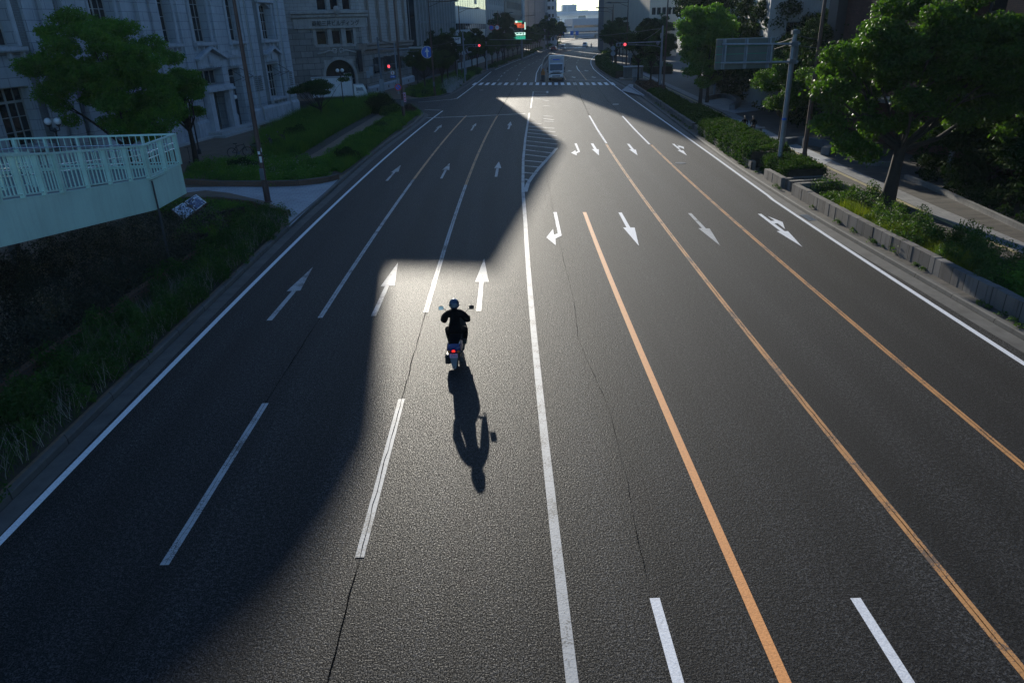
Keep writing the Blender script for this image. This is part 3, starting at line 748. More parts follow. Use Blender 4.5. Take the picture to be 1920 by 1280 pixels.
# --- B: granite building with the name over its corner entrance
Bp0, Bp1 = (-26.5,101.), (-17.3,104.8)
B, LB = bld('corner_office_building', 'brown-grey rusticated granite building with dark Japanese lettering over its corner arch', Bp0, Bp1)
BR, LR = Vector((-17.3,104.8)), (Vector((-13.6,130.))-Vector((-17.3,104.8))).length
def to_local(pt):
    d = (Vector(Bp1)-Vector(Bp0)).normalized(); n = Vector((-d.y, d.x)); q = Vector(pt)-Vector(Bp0); return (q.dot(d), q.dot(n))
HB = 24.
# corner facade
opsB = [(3.95,5.3,6.73,8.45),(6.0,7.15,6.73,8.45),(7.85,8.75,6.73,8.45),(4.5,5.7,10.9,12.8),(6.2,7.3,10.9,12.8),(7.8,8.9,10.9,12.8)]
arch = (4.5, 8.45, .15, 2.9)
mb = MB(); mb.wall(0, LB-.02, .1, 8.75, opsB[:3]+[(4.5,8.45,.1,4.85)], .8); mb.build('wall', M['stoneB'], B)
mb = MB(); mb.wall(0, LB-.02, 8.75, HB, opsB[3:]+[(4.5,5.7,14.5,17),(6.2,7.3,14.5,17),(7.8,8.9,14.5,17)], .8); mb.build('upper_wall', M['stoneB_top'], B)
n_ = 14; cx = (4.5+8.45)/2; ra = (8.45-4.5)/2
arcp = [(cx-ra*math.cos(math.pi*i/n_), 2.85+ra*math.sin(math.pi*i/n_)) for i in range(n_+1)]
mb = MB()
for i in range(n_):
    a, b = arcp[i], arcp[i+1]; mb.ext([a, (a[0],4.86), (b[0],4.86), b], 0.001, .79, axis='y')
    ao = (cx+(a[0]-cx)*1.17, 2.85+(a[1]-2.85)*1.17); bo = (cx+(b[0]-cx)*1.17, 2.85+(b[1]-2.85)*1.17)
    mb.ext([a, ao, bo, b], -.18, 0.002, axis='y')
mb.box(4.16,4.5,-.18,.0,.1,2.85); mb.box(8.45,8.79,-.18,.0,.1,2.85)
mb.build('arch', M['stoneB_plain'], B)
mb = MB(); mb.box(4.45,8.5,.62,.7,.12,4.8); mb.build('entrance_glass', M['glass'], B)
mb = MB()
for q in (6.1,7.1,8.1): mb.box(q,q+.08,.55,.62,.12,2.3)
mb.box(4.5,8.45,.55,.62,2.3,2.38); mb.build('entrance_frame', M['steel_dk'], B)
for (a,b,c,d) in opsB: window(B, a, c, b-a, d-c, 1, 1, y=.45, fm='frame_pale', bar=.05)
# frames, name board, entablature, scrolls, cartouche
mb = MB(); mb.box(1.15,10.75,-.22,.0,8.74,9.93); mb.box(3.4,9.3,-.42,-.22,8.72,8.82); mb.ext([(0,9.93),(-.3,9.93),(-.5,10.1),(-.5,10.35),(-.75,10.5),(-.75,10.75),(0,10.8)], .9, 11.0)
mb.box(3.6,9.0,-.12,.0,6.45,6.72); mb.box(3.5,3.9,-.12,0,6.72,8.7); mb.box(5.35,5.95,-.12,0,6.72,8.7); mb.box(7.2,7.8,-.12,0,6.72,8.7); mb.box(8.8,9.2,-.12,0,6.72,8.7)
mb.build('entablature', M['stoneB_plain'], B)
mb = MB()
for sx in (-1, 1):
    pts = [(cx+sx*(.45+.28*math.cos(t)), -.14, 5.95+.28*math.sin(t)) for t in np.linspace(math.pi*1.1, -math.pi*.9, 12)][::-1]
    pts += [(cx+sx*1.2,-.14,5.98),(cx+sx*1.9,-.14,5.75),(cx+sx*2.7,-.14,5.62)]
    mb.tube(pts, .11, 6)
mb.lathe([(.05,-.55),(.3,-.35),(.42,.1),(.36,.45),(.2,.6)], (6.8,-.75,10.75), 12)
mb.each('carved_ornament', M['stoneB_plain'], B, True)
mb = MB(); mb.cbox(8.95,9.5,-.75,-.2,3.2,5.9,.03); mb.box(8.75,8.95,-.6,-.3,4.2,4.9); mb.tube([(8.8,-.1,5.85),(9.6,-.75,6.0)],.03,6); mb.build('banner', M['black'], B)
def text_mesh(txt, size, depth=.02, align='CENTER', wscale=1.):
    cu = bpy.data.curves.new('lettering', 'FONT'); cu.body = txt; cu.size = size; cu.extrude = depth; cu.align_x = align; cu.align_y = 'CENTER'
    o = bpy.data.objects.new('lettering', cu); COL.objects.link(o); bpy.context.view_layer.update()
    dg = bpy.context.evaluated_depsgraph_get(); me = bpy.data.meshes.new_from_object(o.evaluated_get(dg)); bpy.data.objects.remove(o); bpy.data.curves.remove(cu)
    return me
def text(name, txt, size, mat, parent, loc, rot, depth=.02, w=None):
    me = text_mesh(txt, size, depth); me.materials.clear(); me.materials.append(M[mat])
    o = link(name, me, parent)
    if w:
        xs = [v.co.x for v in me.vertices]; k = w/(max(xs)-min(xs)) if xs else 1
        for v in me.vertices: v.co.x *= k
    o.location = loc; o.rotation_euler = rot
    return o
text('lettering', '商船三井ビルディング', .72, 'black', B, (6.62,-.27,9.27), (math.pi/2,0,0), .04, w=6.2)
text('lettering', 'BEAUTY', .22, 'sign_white', B, (7.5,.5,3.0), (math.pi/2,0,0), .01, w=1.0)
# main street wall of B and body
d1 = to_local((-13.6,130.)); d0 = to_local(Bp1); d2 = to_local((-45,106)); d3 = to_local((-45,130))
angR = math.atan2(d1[1]-d0[1], d1[0]-d0[0])
BM = bpy.data.objects.new('street_wing', None); COL.objects.link(BM); BM.parent = B; BM.location = (d0[0],d0[1],0); BM.rotation_euler = (0,0,angR)
def sub(mb, name, mat, smooth=False, each=False):
    """part of B laid out in the frame of its street wing"""
    Mx = Matrix.Translation((d0[0],d0[1],0)) @ Matrix.Rotation(angR, 4, 'Z')
    mb.v = [tuple(Mx @ Vector(v)) for v in mb.v]; return (mb.each if each else mb.build)(name, mat, B, smooth)
bpy.data.objects.remove(BM)
opm = []
for i, u in enumerate((2.6,7.6,12.6,17.6,22.0)):
    for q in (0, 1.05): opm += [(u+q,u+q+.55,6.95,8.85),(u+q,u+q+.55,9.9,13.0),(u+q,u+q+.55,14.0,17.0)]
mb = MB(); mb.wall(.0,LR,.1,5.4,[(4.0,6.6,2.6,4.6),(9.0,11.0,2.6,4.6),(13.3,15.3,2.6,4.6),(18.5,21.0,2.6,4.4)],.8); sub(mb,'street_wall',M['stoneB'])
mb = MB(); mb.wall(.0,LR,6.7,HB,opm,.8); sub(mb,'street_upper_wall',M['stoneB_top'])
mb = MB()
for o in opm: mb.box(o[0]-.01,o[1]+.01,.5,.55,o[2],o[3])
for o in [(4.0,6.6,2.6,4.6),(9.0,11.0,2.6,4.6),(13.3,15.3,2.6,4.6),(18.5,21.0,2.6,4.4)]: mb.box(o[0],o[1],.5,.55,o[2],o[3])
sub(mb,'street_window',M['glass'],each=True)
mb = MB()
for o in opm:
    mb.box(o[0]-.12,o[0]+.0,-.05,.0,o[2]-.1,o[3]+.3)
for u in (2.6,7.6,12.6,17.6,22.0):
    mb.box(u+.56,u+1.04,-.18,.0,6.72,17.5); mb.tube([(u+.8,-.2,6.72),(u+.8,-.2,17.5)],.12,6)
sub(mb,'mullion_shaft',M['stoneB_pink'],each=True)
mb = MB(); mb.ext([(.8,5.4),(-.15,5.4),(-.15,5.75),(-.55,5.95),(-.55,6.3),(-.75,6.5),(-.75,6.7),(.8,6.7)], -.3, LR+.3); mb.box(0,LR,-.12,.0,17.6,18.2); sub(mb,'cornice',M['stoneB_pink'])
mb = MB(); mb.ext([(.0,.1),(-.4,.1),(-.4,.95),(-.25,1.15),(.0,1.15)], -.2, LR+.1); sub(mb,'plinth',M['stoneA_plain'])
mb = MB()
for i,u in enumerate((3,5.2,9,13,16,21)): mb.box(u,u+.6,-.42,-.38,.4,.75)
sub(mb,'basement_vent',M['dark'],each=True)
mb = MB()
for a in (4.2,5.4,9.2,10.3,13.4,14.5):
    mb.add([(a,-.05,4.8),(a+.5,-.9,4.7),(a+.62,-.5,2.7),(a+.1,-.05,2.9)],[(0,1,2,3)]); mb.add([(a,-.06,4.8),(a+.42,-.1,4.75),(a+.3,-.7,3.1),(a+.1,-.05,2.9)],[(0,1,2,3)])
o = sub(mb,'drooping_awning',M['dark'],each=True)
# body, with an unseen attic shaped to cast the road shadow
mb = MB(); ins = .82
P = [to_local(p) for p in ((-26.4,102.0),(-17.7,105.7),(-14.45,130.0),(-45,134),(-45,107))]
mb.prism(P, .1, HB-.3)
P2 = [to_local(p) for p in ((-15.9,128.5),(-16.2,125.8),(-16.7,123.7),(-17.5,122.2),(-18.4,120.6),(-19.3,119.6),(-23,116.5),(-40,111),(-44,129.5),(-16.0,129.6))]
mb.prism(P2, HB-.3, 32.3); mb.build('body', M['stoneB_top'], B)
P3 = [to_local(p) for p in (Bp0,(-45.5,104.2),(-45.5,106),(-26.4,102.8))]
mb = MB(); mb.prism(P3,.1,HB); mb.build('side_wall', M['stoneB'], B)

# --- C: glass curtain wall block
C_, LC = bld('curtain_wall_building', 'dark glass block with close vertical fins above a blank dark street wall, behind the trees', (-12.3,133.5), (-7.05,162.4))
HC = 30.5
mb = MB(); mb.box(0,LC,0,13,0.1,5.3); mb.build('street_wall', M['wall_dark'], C_)
mb = MB()
for i in range(int(LC/.3)): mb.box(i*.3+.05,i*.3+.17,-.06,.0,.5,5.2)
mb.build('wall_rib', M['dark'], C_)
mb = MB(); mb.box(-.1,LC+.1,-.4,13,5.3,5.55); mb.box(0,LC,-.15,.0,.1,.4); mb.box(0.1,LC-.1,.3,12.8,HC-.3,HC); mb.build('ledge', M['steel_dk'], C_)
mb = MB(); mb.box(.05,LC-.05,.3,12.7,5.55,HC-.3); mb.build('glazing', M['glass_blue'], C_)
mb = MB(); k = int(LC/.75)
for i in range(k+1): mb.box(i*LC/k-.035,i*LC/k+.035,.2,.3,5.55,HC-.3)
for i in range(0,k+1,3): mb.box(i*LC/k-.05,i*LC/k+.05,.0,.2,5.55,HC-.3)
for i in range(12): mb.box(-.12,.05,.3+i*1.05,.38+i*1.05,5.55,HC-.3)
mb.build('fin', M['conc_lt'], C_)
mb = MB()
for z in (9.3,13.1,16.9,20.7,24.5): mb.box(0,LC,.2,.29,z,z+.35)
mb.build('spandrel', M['steel_dk'], C_)
mb = MB(); mb.box(-3.0,-.2,1.6,13,.1,26.5); mb.build('stair_core', M['dark'], C_)

# --- D: banded panel building
D_, LD = bld('banded_office_building', 'pale panelled office block with dark ribbon windows and gold reflecting upper cladding', (-7.0,163.5), (-.9,206.5))
HD = 16.8
def bands(root, L_, y0, dep, spec):
    for i, (z0, z1, kind) in enumerate(spec):
        mb = MB()
        if kind == 'g': mb.box(.25,L_-.25,y0+.25,dep-.2,z0,z1); mb.build('ribbon_window', M['glass'], root)
        elif kind == 'm': mb.box(.0,L_,y0,dep,z0,z1); mb.build('reflective_cladding', M['mirror'], root)
        else: mb.box(0,L_,y0,dep,z0,z1); mb.build('panel_band', M['panel'], root)
bands(D_, LD, 0, 18, [(.1,1.5,'p'),(1.5,3.0,'g'),(3.0,4.9,'p'),(4.9,6.35,'g'),(6.35,8.05,'p'),(8.05,9.3,'g'),(9.3,12.7,'p'),(12.7,HD,'m')])
mb = MB()
for i in range(15):
    u = i*LD/14
    for z0,z1 in ((1.5,3.0),(4.9,6.35),(8.05,9.3)): mb.box(u-.05,u+.05,.12,.25,z0,z1)
    mb.box(u-.015,u+.015,-.012,.0,9.3,12.7); mb.box(u-.02,u+.02,-.03,.0,12.7,HD)
mb.build('joint', M['steel_dk'], D_)
window(D_, 26, 13.6, 2.2, 1.8, 1, 1, y=-.12, fm='frame_pale', gm='panel')
# --- E: concrete block with tall slots, unseen set-back tower added for its shadow
E_, LE = bld('slotted_concrete_building', 'mid grey concrete block with paired tall narrow windows, right of the banded block', (-.7,207.6), (4.7,243.5))
HE = 19.
opE = [(2.+i*4.2,3.6+i*4.2,z,z+2.9) for i in range(8) for z in (1.2,5.6,9.9,14.2)]
mb = MB(); mb.wall(0,LE,.1,HE,opE,.6); mb.build('wall', M['conc_lt'], E_)
mb = MB(); mb.box(.1,LE-.1,.6,17,.1,HE-.1); mb.build('core', M['conc_lt'], E_)
for o in opE: window(E_, o[0], o[2], 1.6, 2.9, 2, 1, y=.4, fm='steel_dk', bar=.12)
mb = MB(); mb.box(4,LE-3,4.6,16.5,HE-.1,33.2); mb.build('added_roof_storey', M['conc_lt'], E_)
mb = MB()
for i in range(8): mb.box(1.7+i*4.2,3.9+i*4.2,-.12,-.01,8.6,9.7)
mb.each('lintel_panel', M['frame_pale'], E_)
# --- F: tall mixed block
F_, LF = bld('tan_office_tower', 'tan and grey office tower with small square windows and one end panel painted sunlit white', (5.0,246.5), (13.4,305.))
HF = 54.7
opF = [(6+i*3.4,7.9+i*3.4,z,z+2.2) for i in range(14) for z in (2.,6.,10.,14.,18.)]
mb = MB(); mb.wall(0,LF,.1,22.,opF,.6); mb.build('wall', M['conc_br'], F_)
mb = MB(); mb.box(.1,LF-.1,.6,12.8,.1,21.9); mb.box(.1,LF-.1,.05,12.8,22.,HF); mb.build('core', M['conc_br'], F_)
for o in opF: window(F_, o[0], o[2], 1.9, 2.2, 2, 1, y=.4, fm='dark', bar=.1)
mb = MB(); mb.box(LF-7.5,LF-.3,-.6,-.02,7.6,40.); mb.build('painted_sunlit_panel', M['panel'], F_)  # white colour stands in for sunlight on the end face
# --- G, H towers
G_ = thing('grey_slab_tower', 'plain blue-grey slab tower with a light edge strip, left of the road bend', 'building', (14.4,313,0), 0.12)
mb = MB(); mb.box(0,8.2,0,34,.1,56); mb.build('wall', M['tower'], G_)
mb = MB(); mb.box(8.2,9.3,0.5,33,7,56); mb.build('edge_strip', M['conc_lt'], G_)
mb = MB(); mb.box(1.2,1.4,-.1,0,3,56); mb.box(3.9,4.1,-.1,0,3,56); mb.box(8.3,9.5,-.15,.5,9.8,13.4); mb.build('joint', M['steel_dk'], G_)
H_ = thing('ribbon_window_tower', 'pale blue-grey tower with short dark window strips, against the open sky', 'building', (26.4,372,0), -.1)
opH = [(q,q+w_,z,z+1.5) for z in (2.,5.4,8.8,12.2,15.6,19.,22.4) for q,w_ in ((.6,2.3),(3.5,1.0))]
mb = MB(); mb.wall(0,5.6,.1,26,opH,.5); mb.build('wall', M['tower2'], H_)
mb = MB(); mb.box(.0,5.6,.5,26,.1,60.); mb.box(0,5.6,0,.5,26.01,60); mb.box(-9,-.01,3,26,.1,60.); mb.build('side_wall', M['tower2'], H_)  # hidden rear block and extra height added to shade the far road
for o in opH: window(H_, o[0], o[2], o[1]-o[0], 1.5, 3, 1, y=.3, fm='dark', bar=.08)
mb = MB()
for z in (2.,5.4,8.8,12.2,15.6,19.,22.4):
    for k in range(4): mb.box(5.6,5.63,3+k*5.5,5+k*5.5,z,z+1.6)
mb.each('side_window', M['glass_blue'], H_)
# --- right side
J_ = thing('cream_office_building', 'cream panelled office block with a row of dark windows, above the trees at upper right', 'building', (41.3,200,0), .05)
opJ = [(.6+i*1.35,1.65+i*1.35,z,z+1.7) for z in (2.2,6.2,10.1,14.0,17.9) for i in range(5)]
mb = MB(); mb.wall(0,7.6,.1,24,opJ,.6); mb.build('wall', M['cream'], J_)
mb = MB(); mb.box(0,7.6,.6,60,.1,24); mb.build('side_wall', M['cream'], J_)
for o in opJ: window(J_, o[0], o[2], 1.05, 1.7, 2, 1, y=.42, fm='dark', bar=.09, heavy=False)
I_ = thing('grey_gridded_building', 'slate grey block with pale floor lines, beside the cream office block', 'building', (42.0,231,0), .1)
mb = MB(); mb.box(0,9.5,0,40,.1,30); mb.build('wall', M['tower'], I_)
mb = MB()
for z in (3.6,7.8,12.0,16.2,20.4): mb.box(-.15,9.6,-.12,-.01,z,z+.25)
mb.box(2.9,3.1,-.14,-.01,3,30); mb.box(5.8,6.,-.14,-.01,3,30)
for z in (5,9,13,17): mb.box(-1.0,-.01,2,8,z,z+.5)
mb.build('floor_line', M['conc_lt'], I_)
K_ = thing('small_brick_kiosk_building', 'small square dark red block standing beyond the trees near the elevated highway', 'building', (66,360,0), 0)
mb = MB(); mb.box(0,5,0,8,.1,10.5); mb.build('wall', M['redbrick'], K_); mb = MB(); mb.box(-.2,5.2,-.2,8.2,10.5,10.8); mb.build('roof', M['dark'], K_)
# brick building at the right edge
L__, LL = bld('dark_brick_building', 'dark red brick building with deep vertical recesses, behind the big tree at the right edge', (25.0,50.6), (27.2,31.0))
mb = MB(); mb.wall(0,40,.1,22,[(9.0,11.6,7.2,21),(16.5,18.5,7.2,21),(24,26,7.2,21),(3.2,4.6,9.5,21)],1.4); mb.build('wall', M['redbrick'], L__)
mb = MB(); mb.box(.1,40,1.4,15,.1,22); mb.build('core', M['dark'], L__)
for a, b in ((9.0,11.6),(16.5,18.5),(24,26)):
    window(L__, a, 8.0, b-a, 5.5, 2, 3, y=1.2, fm='dark'); 
mb = MB(); mb.box(1.0,7.5,-1.4,.0,3.1,3.3); mb.build('canopy', M['steel'], L__)
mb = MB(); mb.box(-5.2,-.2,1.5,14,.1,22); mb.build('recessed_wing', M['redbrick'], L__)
mb = MB(); mb.box(-6.4,-5.25,.8,14,.1,22); mb.build('painted_shadow_gap', M['dark'], L__)  # solid block painted dark to stand in for a shaded gap
Q_ = thing('pale_tiled_building', 'pale tiled office block with dark square windows, behind the white utility pole at upper right', 'building', (26.8,71,0), -.16)
opQ = [(q,q+3.0,z,z+2.4) for z in (.8,5.4,10.0,14.6) for q in (.6,5.6)]
mb = MB(); mb.wall(-1,10,.1,20,opQ,.7); mb.build('wall', M['conc_lt'], Q_)
mb = MB(); mb.box(-1,10,.7,30,.1,20); mb.build('core', M['conc_lt'], Q_)
for o in opQ: window(Q_, o[0], o[2], 3.0, 2.4, 4, 1, y=.5, fm='steel_dk')
# distant blocks that close the street on the left behind the tree row
for i, (x, y, w_, d_, h_, mt) in enumerate(((-40,260,30,40,20,'conc_lt'),(60,560,50,30,13,'tower2'),(-20,420,40,40,26,'tower2'),(110,300,40,60,22,'cream'),(90,190,30,60,24,'conc_br'),(60,130,30,50,14,'conc_lt'),(46,60,20,40,18,'redbrick'))):
    t = thing('background_building', ['plain grey block hidden behind the tan tower','low distant block under the elevated highway','blue-grey block behind the slab tower','cream block far behind the right-hand trees','tan block behind the park trees','light concrete block behind the dark park trees','brick block behind the pale tiled building'][i], 'building', (x,y,0), .1)
    mb = MB(); mb.box(0,w_,0,d_,.1,h_); mb.build('wall', M[mt], t)
    mb = MB()
    for z in range(3, int(h_)-2, 4): mb.box(1,w_-1,-.05,0,z,z+1.6); mb.box(-.05,0,2,d_-2,z,z+1.6)
    mb.each('ribbon_window', M['glass'], t)

# --- elevated highway
HW = thing('elevated_highway', 'pale two-level elevated expressway on portal piers crossing the end of the street', 'highway', (0,0,0))
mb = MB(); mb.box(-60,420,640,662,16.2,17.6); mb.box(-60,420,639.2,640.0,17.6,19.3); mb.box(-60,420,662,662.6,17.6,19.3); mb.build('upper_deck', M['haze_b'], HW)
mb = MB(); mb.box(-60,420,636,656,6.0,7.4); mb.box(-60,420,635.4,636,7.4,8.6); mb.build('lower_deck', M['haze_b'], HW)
for x in (30,62,84,112,142,175,210,250):
    mb = MB()
    for q in (0, 9):
        mb.ext([(x+q-2.2,-1),(x+q-2.2,12),(x+q-3.4,16.2),(x+q+3.4,16.2),(x+q+2.2,12),(x+q+2.2,-1)], 646, 652, axis='y')
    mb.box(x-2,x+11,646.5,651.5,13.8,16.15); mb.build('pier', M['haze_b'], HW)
mb = MB()
for x in range(20,330,22): mb.tube([(x,640.4,19.3),(x,640.4,26),(x+2,640.4,26.4)],.12,5)
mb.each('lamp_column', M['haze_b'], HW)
BRG = thing('low_road_bridge', 'low grey road bridge with railing crossing where the street bends away', 'bridge', (0,0,0))
mb = MB(); mb.box(40,130,520,532,2.6,3.8); mb.build('deck', M['conc_lt'], BRG)
mb = MB(); 
for x in range(40,130,4): mb.box(x,x+.3,519.8,520.1,3.8,5.0)
mb.box(40,130,519.8,520.1,4.9,5.1); mb.build('railing', M['steel'], BRG)
mb = MB()
for x in range(44,130,14): mb.box(x,x+1.6,521,531,-.2,2.6)
mb.each('pier', M['conc_lt'], BRG)
HB_ = thing('harbour_building', 'long low pale terminal building with a stepped centre, far across the water', 'building', (0,0,0))
mb = MB(); mb.box(70,125,980,1000,0,26); mb.box(92,110,979,1001,26,33); mb.tube([(106,985,33),(106,985,46)],.6,6); mb.box(150,330,1000,1020,0,20); mb.build('wall', M['panel'], HB_)
mb = MB()
for z in (6,12,18): mb.box(71,124,979.5,980,z,z+2)
mb.build('ribbon_window', M['glass_blue'], HB_)
# ------------------------------------------------------------------ footbridge stair landing
FB = thing('footbridge_landing', 'pale green steel footbridge landing with railings, at the left edge above dark shrubs', 'footbridge', (-15,25,0))
def fbp(mb, name, mat, par=FB, smooth=False, each=False):
    mb.v = [(v[0]+15, v[1]-25, v[2]) for v in mb.v]; return (mb.each if each else mb.build)(name, M[mat], par, smooth)
ZD = 3.6
near = [(-12.45,8.0,5.7),(-12.45,14.0,4.9),(-12.4,18.0,4.38),(-12.5,20.9,4.0),(-12.05,25.3,3.55),(-11.97,27.8,3.6)]
far = [(-11.97,27.8,ZD),(-18.2,28.1,ZD),(-18.9,27.4,ZD),(-19.0,24.4,ZD),(-19.0,17,2.7),(-19.0,8,1.6)]
inn = [(-15.3,8.0,5.7),(-15.3,14.0,4.9),(-15.3,18.0,4.38),(-15.35,21,4.0),(-15.3,24.2,3.6)]
def band(mb, path, z0, z1, th, side=1):
    for i in range(len(path)-1):
        a, b = Vector(path[i]), Vector(path[i+1]); d = (b-a); d.z = 0; n = Vector((-d.y,d.x,0)).normalized()*th*side
        mb.add([a+Vector((0,0,z0)), b+Vector((0,0,z0)), b+n+Vector((0,0,z0)), a+n+Vector((0,0,z0)), a+Vector((0,0,z1)), b+Vector((0,0,z1)), b+n+Vector((0,0,z1)), a+n+Vector((0,0,z1))],
               [(0,3,2,1),(4,5,6,7),(0,1,5,4),(1,2,6,5),(2,3,7,6),(3,0,4,7)])
mb = MB(); band(mb, near[:5], -1.02, .02, .05); fbp(mb, 'girder', 'bridge')
mb = MB(); band(mb, near[4:], -1.02, .02, .05); band(mb, far, -1.02, .02, .05); fbp(mb, 'end_girder', 'bridge')
mb = MB(); band(mb, near, -1.06, -1.021, .13); band(mb, far, -1.06, -1.021, .13); band(mb, near, .021, .05, .13); band(mb, far, .021, .05, .13); fbp(mb, 'flange', 'bridge')
mb = MB(); mb.tube([(-12.0,25.28,2.45),(-12.0,25.28,3.5)],.03,6); mb.tube([(-12.0,25.28,2.5),(-12.05,25.3,.3)],.045,8); mb.box(-12.2,-11.9,25.15,25.45,.15,.3); fbp(mb, 'downpipe', 'dark')
mb = MB()
for k in range(4): a_, b_ = near[k], inn[k]; a2, b2 = near[k+1], inn[k+1]; mb.quad((a_[0],a_[1],a_[2]-.08),(a2[0],a2[1],a2[2]-.08),(b2[0],b2[1],b2[2]-.08),(b_[0],b_[1],b_[2]-.08))
mb.quad((-12.0,25.2,ZD-.07),(-12.0,27.75,ZD-.07),(-15.3,27.9,ZD-.07),(-15.3,24.2,ZD-.07)); mb.add([(-15.3,24.2,ZD-.07),(-15.3,27.9,ZD-.07),(-18.2,28.05,ZD-.07),(-18.9,27.4,ZD-.07),(-18.95,24.2,ZD-.07)],[tuple(range(5))])
mb.quad((-15.5,24.2,ZD-.07),(-18.95,24.2,ZD-.07),(-18.95,8,1.5),(-15.5,8,1.5)); fbp(mb,'deck','bridge_deck')
mb = MB(); mb.box(-14.2,-13.8,8.4,8.8,.15,5.2); mb.box(-18.6,-18.3,26.6,26.9,.15,ZD-.1); fbp(mb,'support','dark',each=True)
posts = MB(); bal = MB(); rails = MB()
def railing(path, step=.95, nbal=5):
    for i in range(len(path)-1):
        a, b = Vector(path[i]), Vector(path[i+1]); L_ = (b-a).length; n = max(1, round(L_/step)); t = (b-a).normalized()
        th = math.atan2(t.y, t.x); nn = Vector((-t.y,t.x,0)).normalized()
        for k in range(n+1):
            p = a.lerp(b, k/n)
            if k < n or i == len(path)-2: posts.obox((p.x,p.y,p.z+.61), (.065,.12,1.12), Rz(th))
            if k == n: posts.obox((p.x-t.x*.09,p.y-t.y*.09,p.z+.61), (.065,.12,1.12), Rz(th))
            if k < n:
                for q in range(1, nbal+1):
                    r_ = a.lerp(b, (k+q/(nbal+1))/n); bal.obox((r_.x,r_.y,r_.z+.62), (.022,.035,1.0), Rz(th))
        for (z, h, w_) in ((1.15,.055,.11),(.13,.035,.05)):
            m_ = (a+b)/2; rails.obox((m_.x,m_.y,m_.z+z), (L_+.06,w_,h), Rz(th) @ Ry(-math.asin(t.z)))
        rails_in.tube([a+nn*.14+Vector((0,0,.82)), b+nn*.14+Vector((0,0,.82))], .02, 8); rails_in.tube([a+nn*.14+Vector((0,0,.62)), b+nn*.14+Vector((0,0,.62))], .02, 8)
rails_in = MB(); railing(near[1:], 1.05); nb = bal; bal = MB(); railing(near[:2]); railing(inn[1:], 1.6, 3); railing(far, 1.3, 4)
fbp(posts,'post','bridge',each=True); fbp(nb,'baluster','bridge',each=True); fbp(bal,'far_balusters','bridge')['kind'] = 'stuff'; fbp(rails,'rail','bridge'); fbp(rails_in,'handrail','chrome',smooth=True)

# --- slanted information board in the shrubs
ib = thing('information_board', 'slanted white two-panel map board on a brown base, in the shrubs under the footbridge', 'sign board', (-14.0,31.6,.15), 0)
def board_mat(name, dark):
    m = N(name); p = m.objc(); a = m.noise(p, 3.1, 5, .7); b = m.noise(p, 9, 3, .6)
    if dark: col = m.ramp(a, [(.40,(.60,.64,.70)),(.47,(.05,.07,.14)),(.60,(.09,.11,.20)),(.7,(.3,.35,.4))])
    else: col = m.ramp(a, [(.36,(.04,.03,.08)),(.44,(.60,.66,.75)),(.56,(.65,.70,.78)),(.62,(.03,.06,.12))])
    col = m.mix(m.ramp(b,[(.55,(0,0,0)),(.6,(.5,.5,.5))]), col, (.3,.25,.35)); m.l(col, m.b.inputs['Base Color']); m.b.inputs['Roughness'].default_value = .25; return m.mat
M['map1'] = board_mat('printed_map', False); M['map2'] = board_mat('printed_plan', True)
c0, c1, c2, c3 = [Vector(atY(*q, Y)) for q, Y in (((323,393),31.2),((368,365),32.3),((387,380),31.6),((345,412),30.5))]
def lp(a,b,t): return a.lerp(b,t)
nrm = (c1-c0).cross(c3-c0).normalized()
if nrm.z < 0: nrm = -nrm
O_ = Vector((-14.0,31.6,.15))
def slab(q, z0, z1): 
    mb = MB(); mb.add([v+nrm*z0-O_ for v in q]+[v+nrm*z1-O_ for v in q], [(0,3,2,1),(4,5,6,7),(0,1,5,4),(1,2,6,5),(2,3,7,6),(3,0,4,7)]); return mb
e = lambda a,b,t: a+(b-a)*t
def inner(s0,s1,t0,t1):
    f = lambda s,t: lp(lp(c0,c1,s), lp(c3,c2,s), t)
    return [f(s0,t0),f(s1,t0),f(s1,t1),f(s0,t1)]
slab(inner(-.02,1.02,-.03,1.03), -.1, 0).build('frame', M['brown_pole'], ib)
slab(inner(.0,.475,.0,1.), .001, .012).build('panel', M['sign_white'], ib); slab(inner(.525,1.,.0,1.), .001, .012).build('panel', M['sign_white'], ib)
slab(inner(.03,.45,.04,.95), .0125, .016).build('printed_map', M['map1'], ib); slab(inner(.55,.97,.04,.95), .0125, .016).build('printed_map', M['map2'], ib)
cc = (c0+c1+c2+c3)/4-O_; mb = MB(); mb.box(cc.x-.25,cc.x+.25,cc.y-.15,cc.y+.15,0,cc.z-.12); mb.build('pedestal', M['brown_pole'], ib)

# ------------------------------------------------------------------ street lamps
def street_lamp(label, loc, rz, h=11.2, arm=2.9, mat='brown_pole', group=None):
    t = thing('street_lamp', label, 'street lamp', (*loc,.15), rz, group)
    mb = MB(); mb.lathe([(.22,0),(.22,.05),(.16,.08),(.16,.9),(.125,1.0),(.11,4.5),(.085,8.5),(.06,h+.6)], (0,0,0), 12); mb.build('pole', M[mat], t, True)
    mb = MB(); mb.tube([(0,0,h-.6),(.5*arm,0,h-.05),(arm,0,h)], .035, 6); mb.tube([(0,0,h),(arm*.6,0,h+.05),(arm,0,h+.05)], .045, 8); mb.build('arm', M[mat], t, True)
    mb = MB(); mb.ext([(arm-.1,h-.06),(arm+.9,h-.02),(arm+.95,h+.06),(arm+.5,h+.2),(arm-.1,h+.14)], -.17, .17, axis='y'); mb.build('lamp_head', M['dark'], t)
    mb = MB(); mb.box(arm+.1,arm+.8,-.12,.12,h-.1,h-.055); mb.build('lens', M['sign_white'], t)
    mb = MB(); mb.box(-.1,.1,-.26,-.15,1.2,1.75); mb.build('switch_box', M['steel_dk'], t)
    return t
SG = 'tall arm street lamps along the avenue'
lampA = street_lamp('tall brown lamp post with white stickers rising from the planting right of the footbridge', (-11.8,36.8), 0, group=SG)
